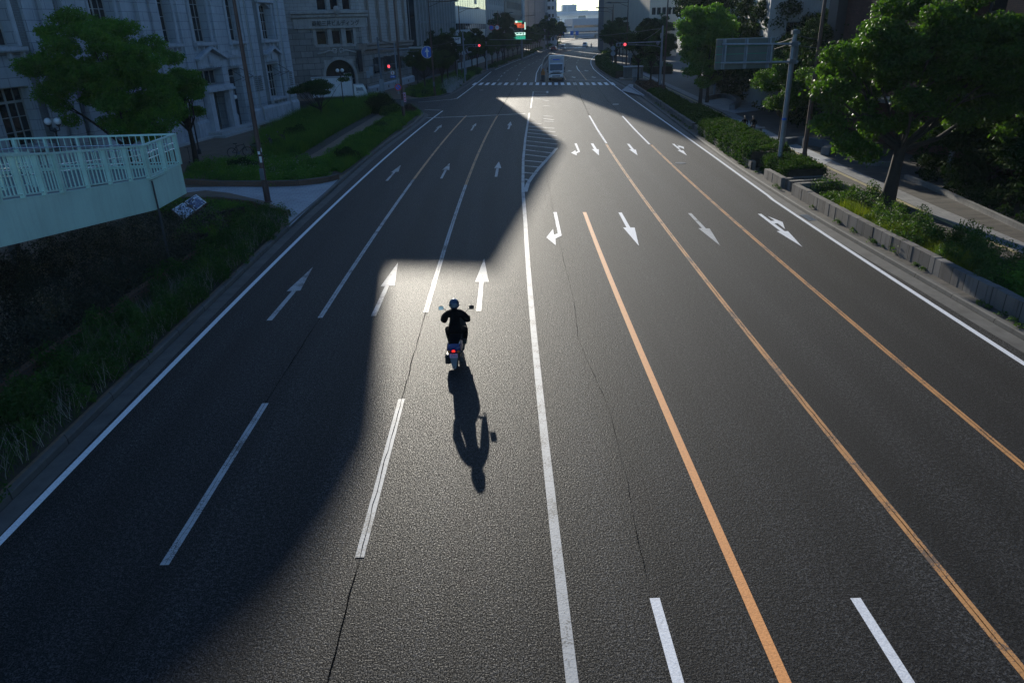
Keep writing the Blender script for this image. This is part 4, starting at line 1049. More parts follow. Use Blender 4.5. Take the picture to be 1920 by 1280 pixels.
mb = MB(); mb.add([(.10,-.07,2.55),(.13,.0,2.55),(.13,.0,2.75),(.10,-.07,2.75)],[(0,1,2,3)]); mb.box(-.02,.1,-.155,-.14,2.05,2.35); mb.box(-.05,.06,-.155,-.14,2.45,2.6); mb.build('sticker', M['sign_white'], lampA)
labs = [((-8.8,73.3),0,'brown and grey lamp post that carries the round no-parking sign'),((-7.6,99.2),0,'thin dark lamp post in the corner planting past the side street on the left'),((-5.3,137),0,'lamp post whose head shows against the gold cladded building'),
        ((17.4,40.2),math.pi,'brown lamp post beside the clipped box hedge, in front of the big leafy tree'),((20.2,88),math.pi,'lamp post in front of the grey gridded building, right of the red signal'),((23.2,130),math.pi,'tallest lamp post standing against the elevated highway on the right side'),
        ((26.0,163),math.pi,'second lamp post against the elevated highway, left of the tallest one'),((32.5,205),math.pi,'small far lamp post behind the right-hand tree top, third from the camera'),((43,262),math.pi,'small far lamp post behind the right-hand tree top, fourth from the camera'),
        ((2.0,186),0,'lamp post in front of the slotted concrete building'),((10.0,238),0,'lamp post in front of the grey slab tower'),((22,318),0,'far lamp post at the foot of the ribbon window tower'),((33,392),0,'farthest lamp post of the left row, against the pale highway')]
for (p, rz, lb) in labs: dup(lampA, (*p,.15), rz, lb)
for o in list(bpy.data.objects):
    if o.name.startswith('sticker') and o.parent != lampA: bpy.data.objects.remove(o)

# ------------------------------------------------------------------ signals and signs
def lenses(t, x, y, z, face=-1, lit=2, n=3):
    """horizontal three-lamp head facing -y"""
    mb = MB(); mb.cbox(x-.62,x+.62,y,y+.28,z-.2,z+.2,.05); mb.build('signal_housing', M['steel'], t)
    for i in range(n):
        cx = x-.4+.4*i; mb = MB(); mb.lathe([(.15,.0),(.15,-.02),(.12,-.05),(.04,-.07)], (cx,y,z), 16, 'y'); mb.build('lens', M['lampred' if i==lit else 'black'], t, True)
        mb = MB(); k = 12
        vs = []; 
        for r_, yy in ((.17,y),(.17,y-.28)):
            for j in range(k+1):
                q = math.pi*(-.15+1.3*j/k); vs.append((cx+r_*math.cos(q), yy, z+r_*math.sin(q)))
        mb.add(vs, [(j,j+1,k+2+j,k+1+j) for j in range(k)]); mb.build('visor', M['steel'], t, True)
def pole(mb, h, r=.12, r2=None): mb.lathe([(r*1.5,0),(r*1.5,.04),(r,.06),(r,h*.5),(r2 or r*.75,h),(.02,h+.02)], (0,0,0), 12)
t = thing('traffic_signal', 'overhead traffic signal with its red lamp lit, left of the road by the zebra crossing', 'traffic light', (-4.4,125.6,.15), 0, 'overhead red signals')
mb = MB(); pole(mb, 7.5); mb.build('pole', M['steel'], t, True)
mb = MB(); mb.tube([(0,0,5.6),(1.6,0,5.6)],.05,8); mb.tube([(0,0,4.8),(.6,0,5.25),(1.6,0,5.4)],.035,6); mb.tube([(0,0,5.6),(-3.0,0,5.55)],.04,6); mb.build('arm', M['steel'], t, True)
lenses(t, 2.2, -.2, 5.45); mb = MB(); mb.box(-.02,.3,-.2,.1,1.1,2.0); mb.box(-.2,.2,-.25,-.1,3.1,3.5); mb.box(.08,.3,-.2,.0,6.3,6.6); mb.build('control_box', M['steel'], t)
t = thing('traffic_signal', 'overhead traffic signal with its red lamp lit, on a long arm from the right pavement', 'traffic light', (21.0,93.5,.15), 0, 'overhead red signals')
mb = MB(); pole(mb, 7.6, .14); mb.build('pole', M['steel'], t, True)
mb = MB(); mb.tube([(0,0,5.85),(-4.2,0,5.8)],.06,8); mb.tube([(0,0,4.9),(-.25,0,5.25),(-1.2,0,5.45),(-4.2,0,5.6)],.035,6); mb.build('arm', M['steel'], t, True)
lenses(t, -5.0, -.2, 5.65); mb = MB(); mb.lathe([(.05,-.3),(.2,-.1),(.24,.1),(.1,.2)],(-.5,0,5.7),12); mb.box(-.28,.0,-.3,-.1,6.2,6.8); mb.box(-.18,.18,-.3,-.12,3.0,3.6); mb.build('control_box', M['steel'], t)
# blue arrow sign pole with arm, pedestrian heads
def disc(mb, c, r, y, th=.03, seg=28): mb.lathe([(r,0),(r,th)], (c[0],y,c[1]), seg, 'y')
t = thing('arrow_sign_gantry', 'round blue sign with a white upward arrow on a long grey arm', 'road sign', (-14.9,102.5,.15))
mb = MB(); pole(mb, 7.3, .15); mb.build('pole', M['steel_dk'], t, True)
mb = MB(); mb.tube([(0,0,5.85),(6.2,-.8,5.75)],.06,8); mb.tube([(0,0,5.0),(3,-.4,5.4),(5.4,-.7,5.5)],.03,6); mb.build('arm', M['steel'], t, True)
mb = MB(); mb.cbox(4.1,6.0,-.95,-.6,5.82,6.0,.04); mb.build('sign_lamp', M['frame_pale'], t)
mb = MB(); disc(mb, (6.5,5.3), .76, -1.0); mb.build('rim', M['sign_white'], t)
mb = MB(); disc(mb, (6.5,5.3), .71, -1.006, .005); mb.build('sign_face', M['sign_blue'], t)
mb = MB(); q = [(-.09,-.6),(.09,-.6),(.09,.05),(.30,-.02),(.0,.6),(-.30,-.02),(-.09,.05)]; mb.ext([(6.5+a,5.3+b) for a,b in q], -1.014, -1.007, axis='y'); mb.build('arrow', M['sign_white'], t)
mb = MB(); mb.box(-.3,.3,-.35,.0,.1,2.1); mb.build('cabinet', M['steel'], t); mb = MB(); mb.box(-1.5,-1.0,-.25,.0,2.6,3.7); mb.box(-1.9,-1.5,-.2,-.05,2.3,3.2); mb.tube([(0,0,3.9),(-1.3,-.1,3.9)],.03,6); mb.tube([(0,0,2.3),(-1.3,-.1,2.4)],.03,6); mb.build('signal_back', M['steel'], t)
t = thing('pedestrian_signal_pole', 'slim grey pole with a red pedestrian light and small blue arrow sign', 'traffic light', (-13.0,104.5,.15))
mb = MB(); pole(mb, 6.6, .1); mb.build('pole', M['steel'], t, True)
mb = MB(); mb.cbox(-1.15,-.8,-.3,-.05,2.9,3.85,.03); mb.tube([(0,0,3.9),(-1.1,-.1,3.9)],.03,6); mb.tube([(0,0,2.9),(-.9,-.1,2.9)],.03,6); mb.build('housing', M['steel'], t)
mb = MB(); mb.box(-1.1,-.85,-.33,-.301,3.45,3.75); mb.build('lens', M['lampred'], t); mb = MB(); mb.box(-1.1,-.85,-.33,-.301,3.0,3.3); mb.build('lens', M['black'], t)
mb = MB(); disc(mb,(-.55,2.75),.25,-.2); mb.build('round_sign', M['sign_white'], t); mb = MB(); mb.box(-.6,-.5,-.215,-.202,2.6,2.9); mb.build('bar', M['sign_red'], t)
mb = MB(); mb.box(-.9,-.2,-.2,-.17,2.12,2.42); mb.build('blue_plate', M['sign_blue'], t); mb = MB(); mb.ext([(-.8,2.24),(-.8,2.3),(-.5,2.3),(-.5,2.37),(-.3,2.27),(-.5,2.17),(-.5,2.24)], -.215, -.202, axis='y'); mb.build('arrow', M['sign_white'], t)
t = thing('no_parking_sign', 'round blue no-parking sign with red rim and slash and a narrow plate below', 'road sign', (-8.9,72.9,.15))
mb = MB(); disc(mb,(-.15,2.98),.33,-.16); mb.build('rim', M['orange_post'], t)
mb = MB(); disc(mb,(-.15,2.98),.305,-.166,.006); mb.build('red_ring', M['sign_red'], t)
mb = MB(); disc(mb,(-.15,2.98),.235,-.174,.008); mb.build('sign_face', M['sign_blue'], t)
mb = MB(); mb.obox((-.15,-.179,2.98),(.5,.008,.075),Ry(math.radians(45))); mb.build('slash', M['sign_red'], t)
mb = MB(); mb.box(.3,.52,-.1,-.08,1.6,2.5); mb.tube([(.1,.2,2.4),(.4,-.07,2.4)],.015,5); mb.tube([(.0,.2,2.98),(-.15,-.12,2.98)],.015,5); mb.build('side_plate', M['pink'], t)
mb = MB()
for z in (1.7,1.95,2.2): mb.box(.35,.47,-.115,-.101,z,z+.12)
mb.build('plate_marks', M['sign_red'], t)
t = thing('street_name_sign', 'white street-name board on a slim pole, left of the overhead red signal', 'sign', (-5.9,131,.15))
mb = MB(); mb.tube([(0,0,0),(0,0,6.0)],.06,8); mb.build('pole', M['steel'], t, True)
mb = MB(); mb.box(-.8,.9,-.1,-.06,5.75,6.75); mb.build('board', M['sign_white'], t)
text('lettering','海岸通',.5,'black',t,(.05,-.115,6.4),(math.pi/2,0,0),.005,w=1.2); text('lettering','Kaigan-dori',.2,'black',t,(.05,-.115,5.98),(math.pi/2,0,0),.005,w=1.2)
mb = MB(); mb.box(.06,.4,-.2,.1,3.0,3.5); mb.box(.06,.35,-.2,.1,3.6,3.9); mb.build('small_lamps', M['steel'], t)
t = thing('twin_sign_pole', 'pole with a blue no-stopping disc and a white speed disc, before the tree row', 'road sign', (-.9,160,.15))
mb = MB(); pole(mb, 7.9, .16); mb.tube([(0,0,7.6),(2.3,0,8.0),(3.4,0,8.0)],.05,6); mb.tube([(0,0,5.9),(9.5,0,5.6)],.05,6); mb.tube([(-14,0,4.9),(11,0,4.6)],.03,5); mb.build('pole', M['steel'], t, True)
for x, c1_, c2_ in ((1.25,'sign_red','sign_blue'),(2.45,'sign_red','sign_white')):
    mb = MB(); disc(mb,(x,8.1),.52,-.12); mb.build('rim', M[c1_], t); mb = MB(); disc(mb,(x,8.1),.40,-.13,.008); mb.build('sign_face', M[c2_], t)
text('lettering','50',.45,'sign_blue',t,(2.45,-.145,8.1),(math.pi/2,0,0),.004,w=.5)
# green expressway guide boards and led message board
t = thing('expressway_information_board', 'frame of lit boards with a green header, red LED text and green route map', 'sign', (6.5,205,.15))
X = atY(985,60,205)[0]-6.5; 
mb = MB(); mb.tube([(X-1,0,0),(X-1,0,10.6)],.28,10); mb.tube([(X-1,0,9.8),(X-5.5,0,9.7)],.12,6); mb.tube([(X-1,0,6.9),(X-6,0,6.7)],.12,6); mb.build('column', M['steel_dk'], t, True)
def bd(x0,x1,y0,y1,mat,name,dy=0):
    a = atY(x0,y1,205); b = atY(x1,y0,205); mb = MB(); mb.box(a[0]-6.5,b[0]-6.5,-.3-dy,-.28-dy+.02,a[2]-.15,b[2]-.15); mb.build(name, M[mat], t)
mb = MB(); a = atY(963,57,205); b = atY(985,41,205); mb.box(a[0]-6.5,b[0]-6.5,-.25,.2,a[2]-.15,b[2]-.15); mb.build('led_cabinet', M['black'], t)
bd(966,979,39.5,43.5,'lit_green','header_panel'); bd(966,970,39.5,43.5,'lit_white','header_panel',.03)
bd(983.5,985,42,56,'lit_white','side_panel',.03)
text('led_text','渋滞中',1.0,'led_red',t,(atY(969,46,205)[0]-6.2,-.32,atY(969,46.5,205)[2]-.15),(math.pi/2,0,0),.01,w=2.0); text('led_text','事故注意',1.0,'led_red',t,(atY(976,50,205)[0]-6.4,-.32,atY(976,50,205)[2]-.15),(math.pi/2,0,0),.01,w=2.0)
bd(961.5,985,61,67,'lit_white','route_panel'); bd(962,985,67.5,75,'lit_green','route_panel')
for x0,x1,y0,y1,mt in ((964,966,62,65.5,'sign_green'),(968,972,62,64.5,'sign_green'),(974,978,62,64.5,'sign_green'),(980,982,61.5,65.5,'sign_green'),(963,965,69,70.5,'sign_white'),(967,969,69,71,'sign_white'),(970,972,69,70,'sign_white'),(975,977,69,71,'sign_white'),(978,981,69,70,'sign_white'),(967,972,73.5,74.8,'sign_white'),(979,984,73.2,74.8,'sign_white')): bd(x0,x1,y0,y1,mt,'route_symbol',.03)
# far overhead sign beam with blue plates
t = thing('overhead_sign_beam', 'long thin overhead beam carrying small blue and red plates across the far lanes', 'sign gantry', (15,380,.15))
mb = MB(); mb.tube([(0,0,0),(0,0,6.4)],.2,8); mb.tube([(0,0,5.8),(34,0,5.3)],.12,6); mb.tube([(0,0,4.2),(34,0,4.0)],.1,6); mb.build('beam', M['steel'], t, True)
for px_, c_ in ((1022,'sign_blue'),(1037,'sign_blue'),(1050,'sign_red'),(1054,'sign_blue'),(1071,'sign_blue'),(1081,'sign_blue')):
    a = atY(px_,64,380); mb = MB(); mb.box(a[0]-15.5,a[0]-14.0,-.3,-.2,3.9,5.8); mb.build('plate', M[c_], t)
a = atY(1054,64,380); mb = MB(); mb.box(a[0]-14.9,a[0]-14.6,-.35,-.31,4.2,5.5); mb.build('mark', M['sign_white'], t)
# back of the big direction sign on the right
t = thing('direction_sign_gantry', 'back of a large ribbed direction sign held over the lane by two grey tubes', 'road sign', (15.7,39.4,.15), 0)
mb = MB(); mb.tube([(0,0,0),(.0,0,7.0)],[.125,.10],14); mb.lathe([(.24,0),(.24,.04),(.15,.06)],(0,0,0),14); mb.build('pole', M['steel'], t, True)
mb = MB(); mb.tube([(0,0,2.9),(0,0,3.02)],.122,14); mb.build('band', M['sign_blue'], t)
mb = MB(); mb.tube([(.3,-.12,6.68),(-3.75,-.12,6.78)],.055,10); mb.tube([(.3,-.12,5.82),(-3.75,-.12,5.88)],.055,10)
for x in (-3.55,-1.15): mb.tube([(x,-.14,5.85),(x,-.14,6.75)],.05,8)
mb.build('arm', M['steel'], t, True)
mb = MB(); mb.box(-.17,.17,-.2,.15,6.58,6.8); mb.box(-.17,.17,-.2,.15,5.74,5.96); mb.build('clamp', M['steel_dk'], t)
mb = MB()
for z0,z1 in ((5.55,5.89),(5.92,6.27),(6.30,6.65),(6.68,7.02)): mb.box(-4.0,-.95,.1,.125,z0,z1)
mb.build('sign_panel', M['sign_back'], t); mb = MB(); mb.box(-3.98,-.97,.13,.14,5.56,7.0); mb.build('sign_face_sheet', M['sign_green'], t)
mb = MB(); mb.box(-4.0,-.95,.04,.1,7.0,7.04)
for x in (-3.55,-2.4,-1.2): mb.box(x-.04,x+.04,-.02,.1,5.56,7.03); mb.box(x-.10,x-.06,.06,.1,5.56,7.03)
mb.build('rib', M['steel'], t)
# poles with cables in the right pavement
def upole(label, x, y, h, mat='steel', r=.14):
    t = thing('utility_pole', label, 'utility pole', (x,y,.15), 0, 'cable poles on the right pavement')
    mb = MB(); mb.tube([(0,0,0),(0,0,h)],[r,r*.8],12); mb.build('pole', M[mat], t, True)
    mb = MB(); mb.box(-.2,.2,-.12,.12,h-.25,h-.05); mb.box(-.16,.2,-.2,-.1,h-.9,h-.6); mb.box(.1,.25,-.1,.1,h-1.8,h-.9); mb.build('fitting', M['steel_dk'], t); return t
ua = upole('pale blue-grey pole with cables behind the direction sign post', 16.9,42.3,7.35); ub = upole('pale pole with clamps seen through the right edge of the big tree', 24.3,37.8,7.55)
uc = upole('short pole top with cables above the left end of the direction sign', 24.8,83,8.0)
def cable(mb, a, b, sag, r=.02, n=12):
    a, b = Vector(a), Vector(b); mb.tube([a.lerp(b,i/n)-Vector((0,0,sag*4*(i/n)*(1-i/n))) for i in range(n+1)], r, 5)
def cabling(label, segs, r=.02):
    mb = MB()
    for s_ in segs: cable(mb, *s_, r=r)
    return tag(mb.build('cable', M['black']), label, 'cable')
cabling('pair of slack cables strung from the pale blue-grey pole towards the right edge', [((16.9,42.3,7.2),(24.3,37.8,7.4),.6),((16.9,42.3,6.7),(24.3,37.8,7.1),.5),((24.3,37.8,7.3),(30,30,7.2),.4),((24.3,37.8,7.0),(30,30,6.8),.4)])
cabling('thin cables between the short pole top and the pale blue-grey pole', [((24.8,83,7.9),(16.9,42.3,7.1),1.2),((24.8,83,7.6),(16.9,42.3,6.9),1.4)])
cabling('thick black cable sagging behind the blue arrow sign on the left', [((-14.9,102.5,7.2),(-4.4,125.6,7.0),1.2),((-14.9,102.5,7.1),(-6,131,6.2),1.0)], .035)
cabling('dark cable sagging across the trees behind the right-hand signal', [((21.0,93.5,7.6),(24,150,5.6),1.4),((21.0,93.5,7.5),(10,190,7.0),1.0)], .03)
# globe lamps
def globe_lamp(label, loc, h=4.0, n=2, rz=0, mat='black'):
    t = thing('globe_lamp', label, 'street lamp', (*loc,.15), rz, 'globe pavement lamps')
    mb = MB(); mb.lathe([(.14,0),(.14,.3),(.06,.4),(.05,h-.6),(.09,h-.55),(.09,h-.4),(.03,h-.3)],(0,0,0),10)
    xs = (-.26,.26) if n == 2 else (0,)
    for x in xs: mb.tube([(0,0,h-.5),(x,0,h-.45),(x,0,h-.2)],.03,6); mb.lathe([(.06,h-.25),(.13,h-.18),(.13,h-.13)],(x,0,0),10)
    mb.build('pole', M[mat], t, True)
    for x in xs: mb = MB(); mb.lathe([(.2*math.sin(a),h+.05-.2*math.cos(a)) for a in np.linspace(.15,math.pi-.01,10)],(x,0,0),18); mb.build('globe', M['globe'], t, True)
    return t
globe_lamp('twin globe lamp standing in front of the white box truck', (-16.8,84.6), 4.1)
globe_lamp('twin globe lamp on the far pavement in front of the dark glass block', (-12.0,122.9), 4.2)
globe_lamp('twin globe lamp above the footbridge, half behind the large left tree', (-25.0,42.6), 3.75, rz=.1)
globe_lamp('single bright globe lamp inside the crown of the smaller left tree', (-21.9,54.5), 3.85, 1)
globe_lamp('single globe lamp with white glass at the park edge, right of the red signal', (31,170), 4.1, 1)
globe_lamp('plain black post lamp beside the single globe lamp at the park edge', (26.5,153), 4.4, 1)
for i,(x,y) in enumerate(((-1.5,170),(2.0,192),(5.2,214))): globe_lamp(['pavement globe lamp nearest the camera in the left tree row','middle pavement globe lamp in the left tree row','farthest pavement globe lamp in the left tree row'][i], (x-1.5,y), 5.0, 1)
# concrete utility enclosure on its kerbed island
t = thing('utility_enclosure', 'low concrete utility enclosure with a grey steel door and a sensor post on top', 'utility box', (20.8,118.0,.15), -.12)
mb = MB(); mb.box(-.6,3.1,-1.2,3.4,.0,.14); mb.build('island', M['conc_br'], t); mb = MB(); mb.box(0,2.9,0,2.8,.14,1.75); mb.build('wall', M['concrete'], t)
mb = MB(); mb.box(-.08,2.98,-.08,2.9,1.75,1.83); mb.build('roof', M['conc_lt'], t); mb = MB(); mb.box(1.2,2.5,-.04,-.0,.25,1.55); mb.build('door', M['steel'], t); mb = MB(); mb.tube([(.9,1,1.83),(.9,1,3.2)],.07,8); mb.cbox(.55,1.15,.8,1.2,3.1,3.8,.04); mb.build('sensor_post', M['steel'], t)
t = thing('bollard_cabinet', 'small square grey post beside the kerb in front of the utility enclosure', 'bollard', (21.3,112,.15)); mb = MB(); mb.cbox(-.25,.25,-.25,.25,0,.75,.03); mb.build('body', M['steel_dk'], t); mb = MB(); mb.box(-.28,.28,-.28,.28,.75,.8); mb.build('cap', M['steel'], t)
t = thing('round_sign_pole', 'pole with two round grey sign backs in front of the right-hand tree', 'road sign', (22.3,139,.15)); mb = MB(); mb.tube([(0,0,0),(0,0,4.4)],.06,8); mb.build('pole', M['steel_dk'], t, True)
for z in (4.0,3.1): mb = MB(); disc(mb,(0,z),.42,-.1); mb.build('sign_back', M['steel'], t)
# median barrier with curved rail and delineators
t = thing('median_barrier', 'curved median kerb with a grey guard panel and an amber warning lamp at its nose', 'barrier', (8.4,123.5,0))
o = Vector((8.4,123.5,0)); mp = [Vector((*G(*q),0))-o for q in ((1016,152),(1015.5,142),(1016,132),(1019.5,121),(1026,112.5),(1034,107))]
mp = [(p.x,p.y) for p in mp]
mb = MB(); p = resample(smooth(mp,2),2); strip(mb, offs(p,.35), offs(p,-.35), .16); strip(mb, offs(p,.42), offs(p,.35), 0, .16); strip(mb, offs(p,-.35), offs(p,-.42), .16, 0); mb.build('kerb', M['concrete'], t)
mb = MB(); q = p; strip(mb, [(v.x-.04,v.y) for v in q], [(v.x-.04,v.y) for v in q], .16, 1.0); strip(mb, [(v.x+.04,v.y) for v in q], [(v.x-.04,v.y) for v in q], 1.0); strip(mb, [(v.x+.04,v.y) for v in q], [(v.x+.04,v.y) for v in q], 1.0, .16); mb.build('guard_panel', M['wall_dark'], t)
mb = MB(); mb.tube([(v.x,v.y,1.06) for v in q],.05,8); mb.build('rail', M['steel'], t, True)
mb = MB(); mb.cbox(-.3,.3,-.5,-.1,.9,1.5,.06); mb.lathe([(.2,0),(.2,.3),(.08,.42)],(0,-.3,1.5),10); mb.build('warning_lamp', M['amber'], t); mb = MB(); mb.cbox(-.3,.3,-.55,-.1,0,.9,.05); mb.build('nose_block', M['dark'], t)
dl0 = None
for i in range(18):
    f_ = i/17; a = 1042+33*f_; b = 103.6-10.3*f_**.95; x, y = G(a, b)
    if dl0 is None:
        dl0 = thing('delineator_post', 'flexible orange delineator in the median row beyond the oncoming truck', 'bollard', (x,y,0), 0, 'orange delineator posts on the median')
        mb = MB(); mb.lathe([(.14,0),(.14,.04),(.05,.07),(.045,1.05),(.02,1.1)],(0,0,0),8); mb.build('post', M['orange_post'], dl0, True)
        mb = MB(); mb.lathe([(.05,.75),(.05,.9)],(0,0,0),8); mb.build('reflector', M['sign_white'], dl0, True)
    else: dup(dl0, (x,y,0))
# low granite walls of the right planters
def wallrun(label, pts, h=.5, th=.28, z0=.15):
    mb = MB(); p = [Vector((*q,0)) for q in pts]
    for i in range(len(p)-1):
        d = p[i+1]-p[i]; n = max(1,int(d.length/.62)); ang = math.atan2(d.y,d.x)
        for k in range(n):
            c = p[i]+d*((k+.5)/n); hh = h+R.uniform(-.012,.012); mb.obox((c.x+R.uniform(-.01,.01),c.y,z0+hh/2),(d.length/n-.012,th,hh),Rz(ang+R.uniform(-.01,.01)))
    return tag(mb.build('planter_wall', M['granite_wall']), label, 'planter wall', 'granite planter walls along the right kerb')
def koff(y, d): return (Rx_(y)+d, y)
W1_ = [koff(y,.62) for y in (3,10,16,22,28,34.3)]
wallrun('nearest rough granite planter wall, running in from the right edge below the wild shrubs', W1_+[(16.9,34.6)], .55)
wallrun('short granite wall end between the two nearest planters on the right', [koff(35.1,.62),(16.6,35.4)], .5)
wallrun('granite wall in front of the clipped box hedge by the direction sign post', [(16.8,36.1),koff(35.9,.62),koff(38.6,.62),], .5)
wallrun('middle granite planter wall below the long leafy hedge', [koff(y,.6) for y in (41,46,50,55,58)], .45)
wallrun('granite planter wall below the brown far end of the hedge', [koff(y,.6) for y in (58.8,64,70,76)], .45)
wallrun('farthest granite planter wall curving round to the light paving', [koff(y,.6) for y in (77,86,95,102)]+[(21.6,104.2)], .45)
# curved bench wall, low kerbs on the right
def lowwall(name, label, pts, h, th, mat, cat='low wall'):
    mb = MB(); p = resample(smooth(pts,2),1.); a, b = offs(p,th/2), offs(p,-th/2)
    strip(mb,a,b,h); strip(mb,a,a,.15,h); strip(mb,b,b,h,.15); n=len(p)-1
    mb.quad((*a[0][:2],.15),(*b[0][:2],.15),(*b[0][:2],h),(*a[0][:2],h)); mb.quad((*a[n][:2],.15),(*b[n][:2],.15),(*b[n][:2],h),(*a[n][:2],h))
    return tag(mb.build(name, M[mat]), label, cat)
lowwall('bench_wall','curved dark granite bench wall around the light round plaza', px((1325,188),(1350,183),(1375,186),(1388,197),(1372,206),z=.15), .62, .5, 'steel_dk')
lowwall('bench_wall','second dark bench wall beside the light paving, behind the sapling', px((1470,272),(1500,268),(1545,275),(1561,282),(1546,291),z=.15), .6, .5, 'steel_dk')
lowwall('planter_edge','low concrete edge around the bare bed at the foot of the brick building', px((1565,284),(1600,298),(1637,313),(1690,311),z=.15), .42, .25, 'concrete','edging')
lowwall('planter_edge','low concrete edge of the dark planting along the right-hand walk', px((1698,335),(1760,360),(1840,397),(1925,436),z=.15), .36, .2, 'concrete','edging')
# ------------------------------------------------------------------ vegetation
def quadmesh(name, V, mat, F=4):
    """V: (n,F,3) array of separate faces"""
    n = V.shape[0]; me = bpy.data.meshes.new(name)
    me.vertices.add(n*F); me.vertices.foreach_set('co', V.reshape(-1).astype(np.float32))
    me.loops.add(n*F); me.loops.foreach_set('vertex_index', np.arange(n*F, dtype=np.int32))
    me.polygons.add(n); me.polygons.foreach_set('loop_start', np.arange(0, n*F, F, dtype=np.int32))
    me.polygons.foreach_set('loop_total', np.full(n, F, dtype=np.int32))
    me.materials.append(mat); me.update(calc_edges=True); return me
def leaves(rng, C, size, up=.5, asp=.5, Nrm=None, droop=.0):
    n = len(C); nz = rng.normal(size=(n,3)); nz /= np.linalg.norm(nz,axis=1,keepdims=True)
    nz = nz + np.array([0,0,up])
    if Nrm is not None: nz = nz+Nrm
    nz /= np.linalg.norm(nz,axis=1,keepdims=True)
    a = np.cross(nz, rng.normal(size=(n,3))); a /= np.linalg.norm(a,axis=1,keepdims=True)
    if droop: a[:,2] -= droop; a /= np.linalg.norm(a,axis=1,keepdims=True)
    b = np.cross(nz, a); b /= np.linalg.norm(b,axis=1,keepdims=True)
    s = size*rng.uniform(.6,1.35,size=(n,1)); 
    fold = nz*s*.18
    return np.stack([C-a*s, C-b*s*asp+fold, C+a*s, C+b*s*asp+fold], axis=1)
def blades(rng, P, h, wd, lean=.35):
    n = len(P); h_ = h*rng.uniform(.5,1.3,size=(n,1)); az = rng.uniform(0,2*np.pi,n)
    d = np.stack([np.cos(az),np.sin(az),np.zeros(n)],1); s = np.stack([-np.sin(az),np.cos(az),np.zeros(n)],1)*wd
    tip = P + d*h_*lean*rng.uniform(.2,1.6,size=(n,1)) + np.array([0,0,1])*h_
    return np.stack([P-s, P+s, tip], 1)
def crown_clusters(rng, cx, cz, rx, rz, nb, r0, top_bias=.3):
    out = []
    for _ in range(nb):
        v = rng.normal(size=3); v /= np.linalg.norm(v); k = rng.uniform(.12,1.)**.5
        if v[2] < -.3 and rng.random() < top_bias: v[2] = abs(v[2])
        out.append((cx[0]+v[0]*rx*k, cx[1]+v[1]*rx*k, cz+v[2]*rz*k, r0*rng.uniform(.6,1.25)))
    return out
def tree_mesh(seed, crown_r, crown_h, crown_z, nb, r0, nleaf, lsize, mat, trunk_r=.18, fork=None, flat_=.6, up=.4, asp=.5, extra=None, lean=(0,0), droop=0.):
    rng = np.random.default_rng(seed); top = np.array([lean[0],lean[1]])
    cl = crown_clusters(rng, top, crown_z, crown_r, crown_h/2, nb, r0)
    if extra: cl += extra
    w_ = np.array([c[3]**2 for c in cl]); w_ = w_/w_.sum(); idx = rng.choice(len(cl), nleaf, p=w_)
    C = np.array([c[:3] for c in cl])[idx]; r_ = np.array([c[3] for c in cl])[idx]
    v = rng.normal(size=(nleaf,3)); v /= np.linalg.norm(v,axis=1,keepdims=True); k = rng.uniform(.35,1.,size=(nleaf,1))**.45
    v[:,2] *= flat_; off = v*k*r_[:,None]*(1+.18*rng.normal(size=(nleaf,1)))
    lf = quadmesh('crown', leaves(rng, C+off, lsize, up, asp, v*.6, droop), mat)
    tb = MB(); fk = fork or crown_z*.45
    tb.tube([(0,0,0),(lean[0]*.1+.02,lean[1]*.1,fk*.5),(lean[0]*.25,lean[1]*.25,fk)],[trunk_r*1.35,trunk_r,trunk_r*.85],9)
    big = sorted(cl, key=lambda c:-c[3])[:min(len(cl), 16)]
    base = np.array([lean[0]*.25,lean[1]*.25,fk])
    for i, c in enumerate(big):
        e_ = np.array(c[:3]); m1 = base+(e_-base)*.4+np.array([0,0,-.08*np.linalg.norm(e_-base)])+rng.normal(size=3)*.12
        m2 = base+(e_-base)*.75+rng.normal(size=3)*.12
        s0 = trunk_r*(.55 if i < 5 else .32); st = base-np.array([0,0,rng.uniform(0,.25)*fk*.4])
        tb.tube([st,m1,m2,e_],[s0,s0*.65,s0*.4,s0*.15],6)
        for _ in range(2):
            q = m2+rng.normal(size=3)*np.array([.6,.6,.35])*c[3]; tb.tube([m1*.4+m2*.6, (m2+q)/2, q],[s0*.35,s0*.22,s0*.08],5)
    return lf, tb.mesh('trunk', M['bark'], True)
def tree(name, label, loc, meshes, rz=0., sc_=1., group=None, cat='tree'):
    t = thing(name, label, cat, (*loc, .15), rz, group); t.scale = (sc_,)*3 if not hasattr(sc_,'__len__') else sc_
    link('trunk', meshes[1], t); link('crown', meshes[0], t); return t
LG = 'trees along the left pavement'; RG = 'trees along the right promenade'
# near left trees
tm = tree_mesh(11, 4.1, 6.8, 5.9, 130, .68, 95000, .075, M['leaf_cam'], .2, 2.2, extra=[(-1.9,.3,9.0,.8),(-1.4,.2,9.3,.7),(-.8,.4,8.9,.8),(2.6,-1.2,3.5,1.25),(3.2,-.4,4.2,1.0),(-3.6,.3,5.2,1.1),(1.9,-.8,2.9,1.0)])
tree('broadleaf_tree', 'large dense camphor tree behind the footbridge landing, tallest on the left', (-22.2,44.5), tm)
tm2 = tree_mesh(12, 1.8, 3.2, 4.45, 46, .5, 26000, .075, M['leaf_cam'], .16, 2.3)
tree('broadleaf_tree', 'smaller tree with a bare straight trunk, between the large camphor and the brown lamp post', (-20.6,50.4), tm2)
tm3 = tree_mesh(13, 2.0, 2.6, 2.9, 20, .8, 14000, .08, M['leaf_dark'], .15, 1.3)
tree('broadleaf_tree', 'dark low tree cut by the left edge behind the footbridge railing', (-31.2,50.5), tm3, .4, 1.15)
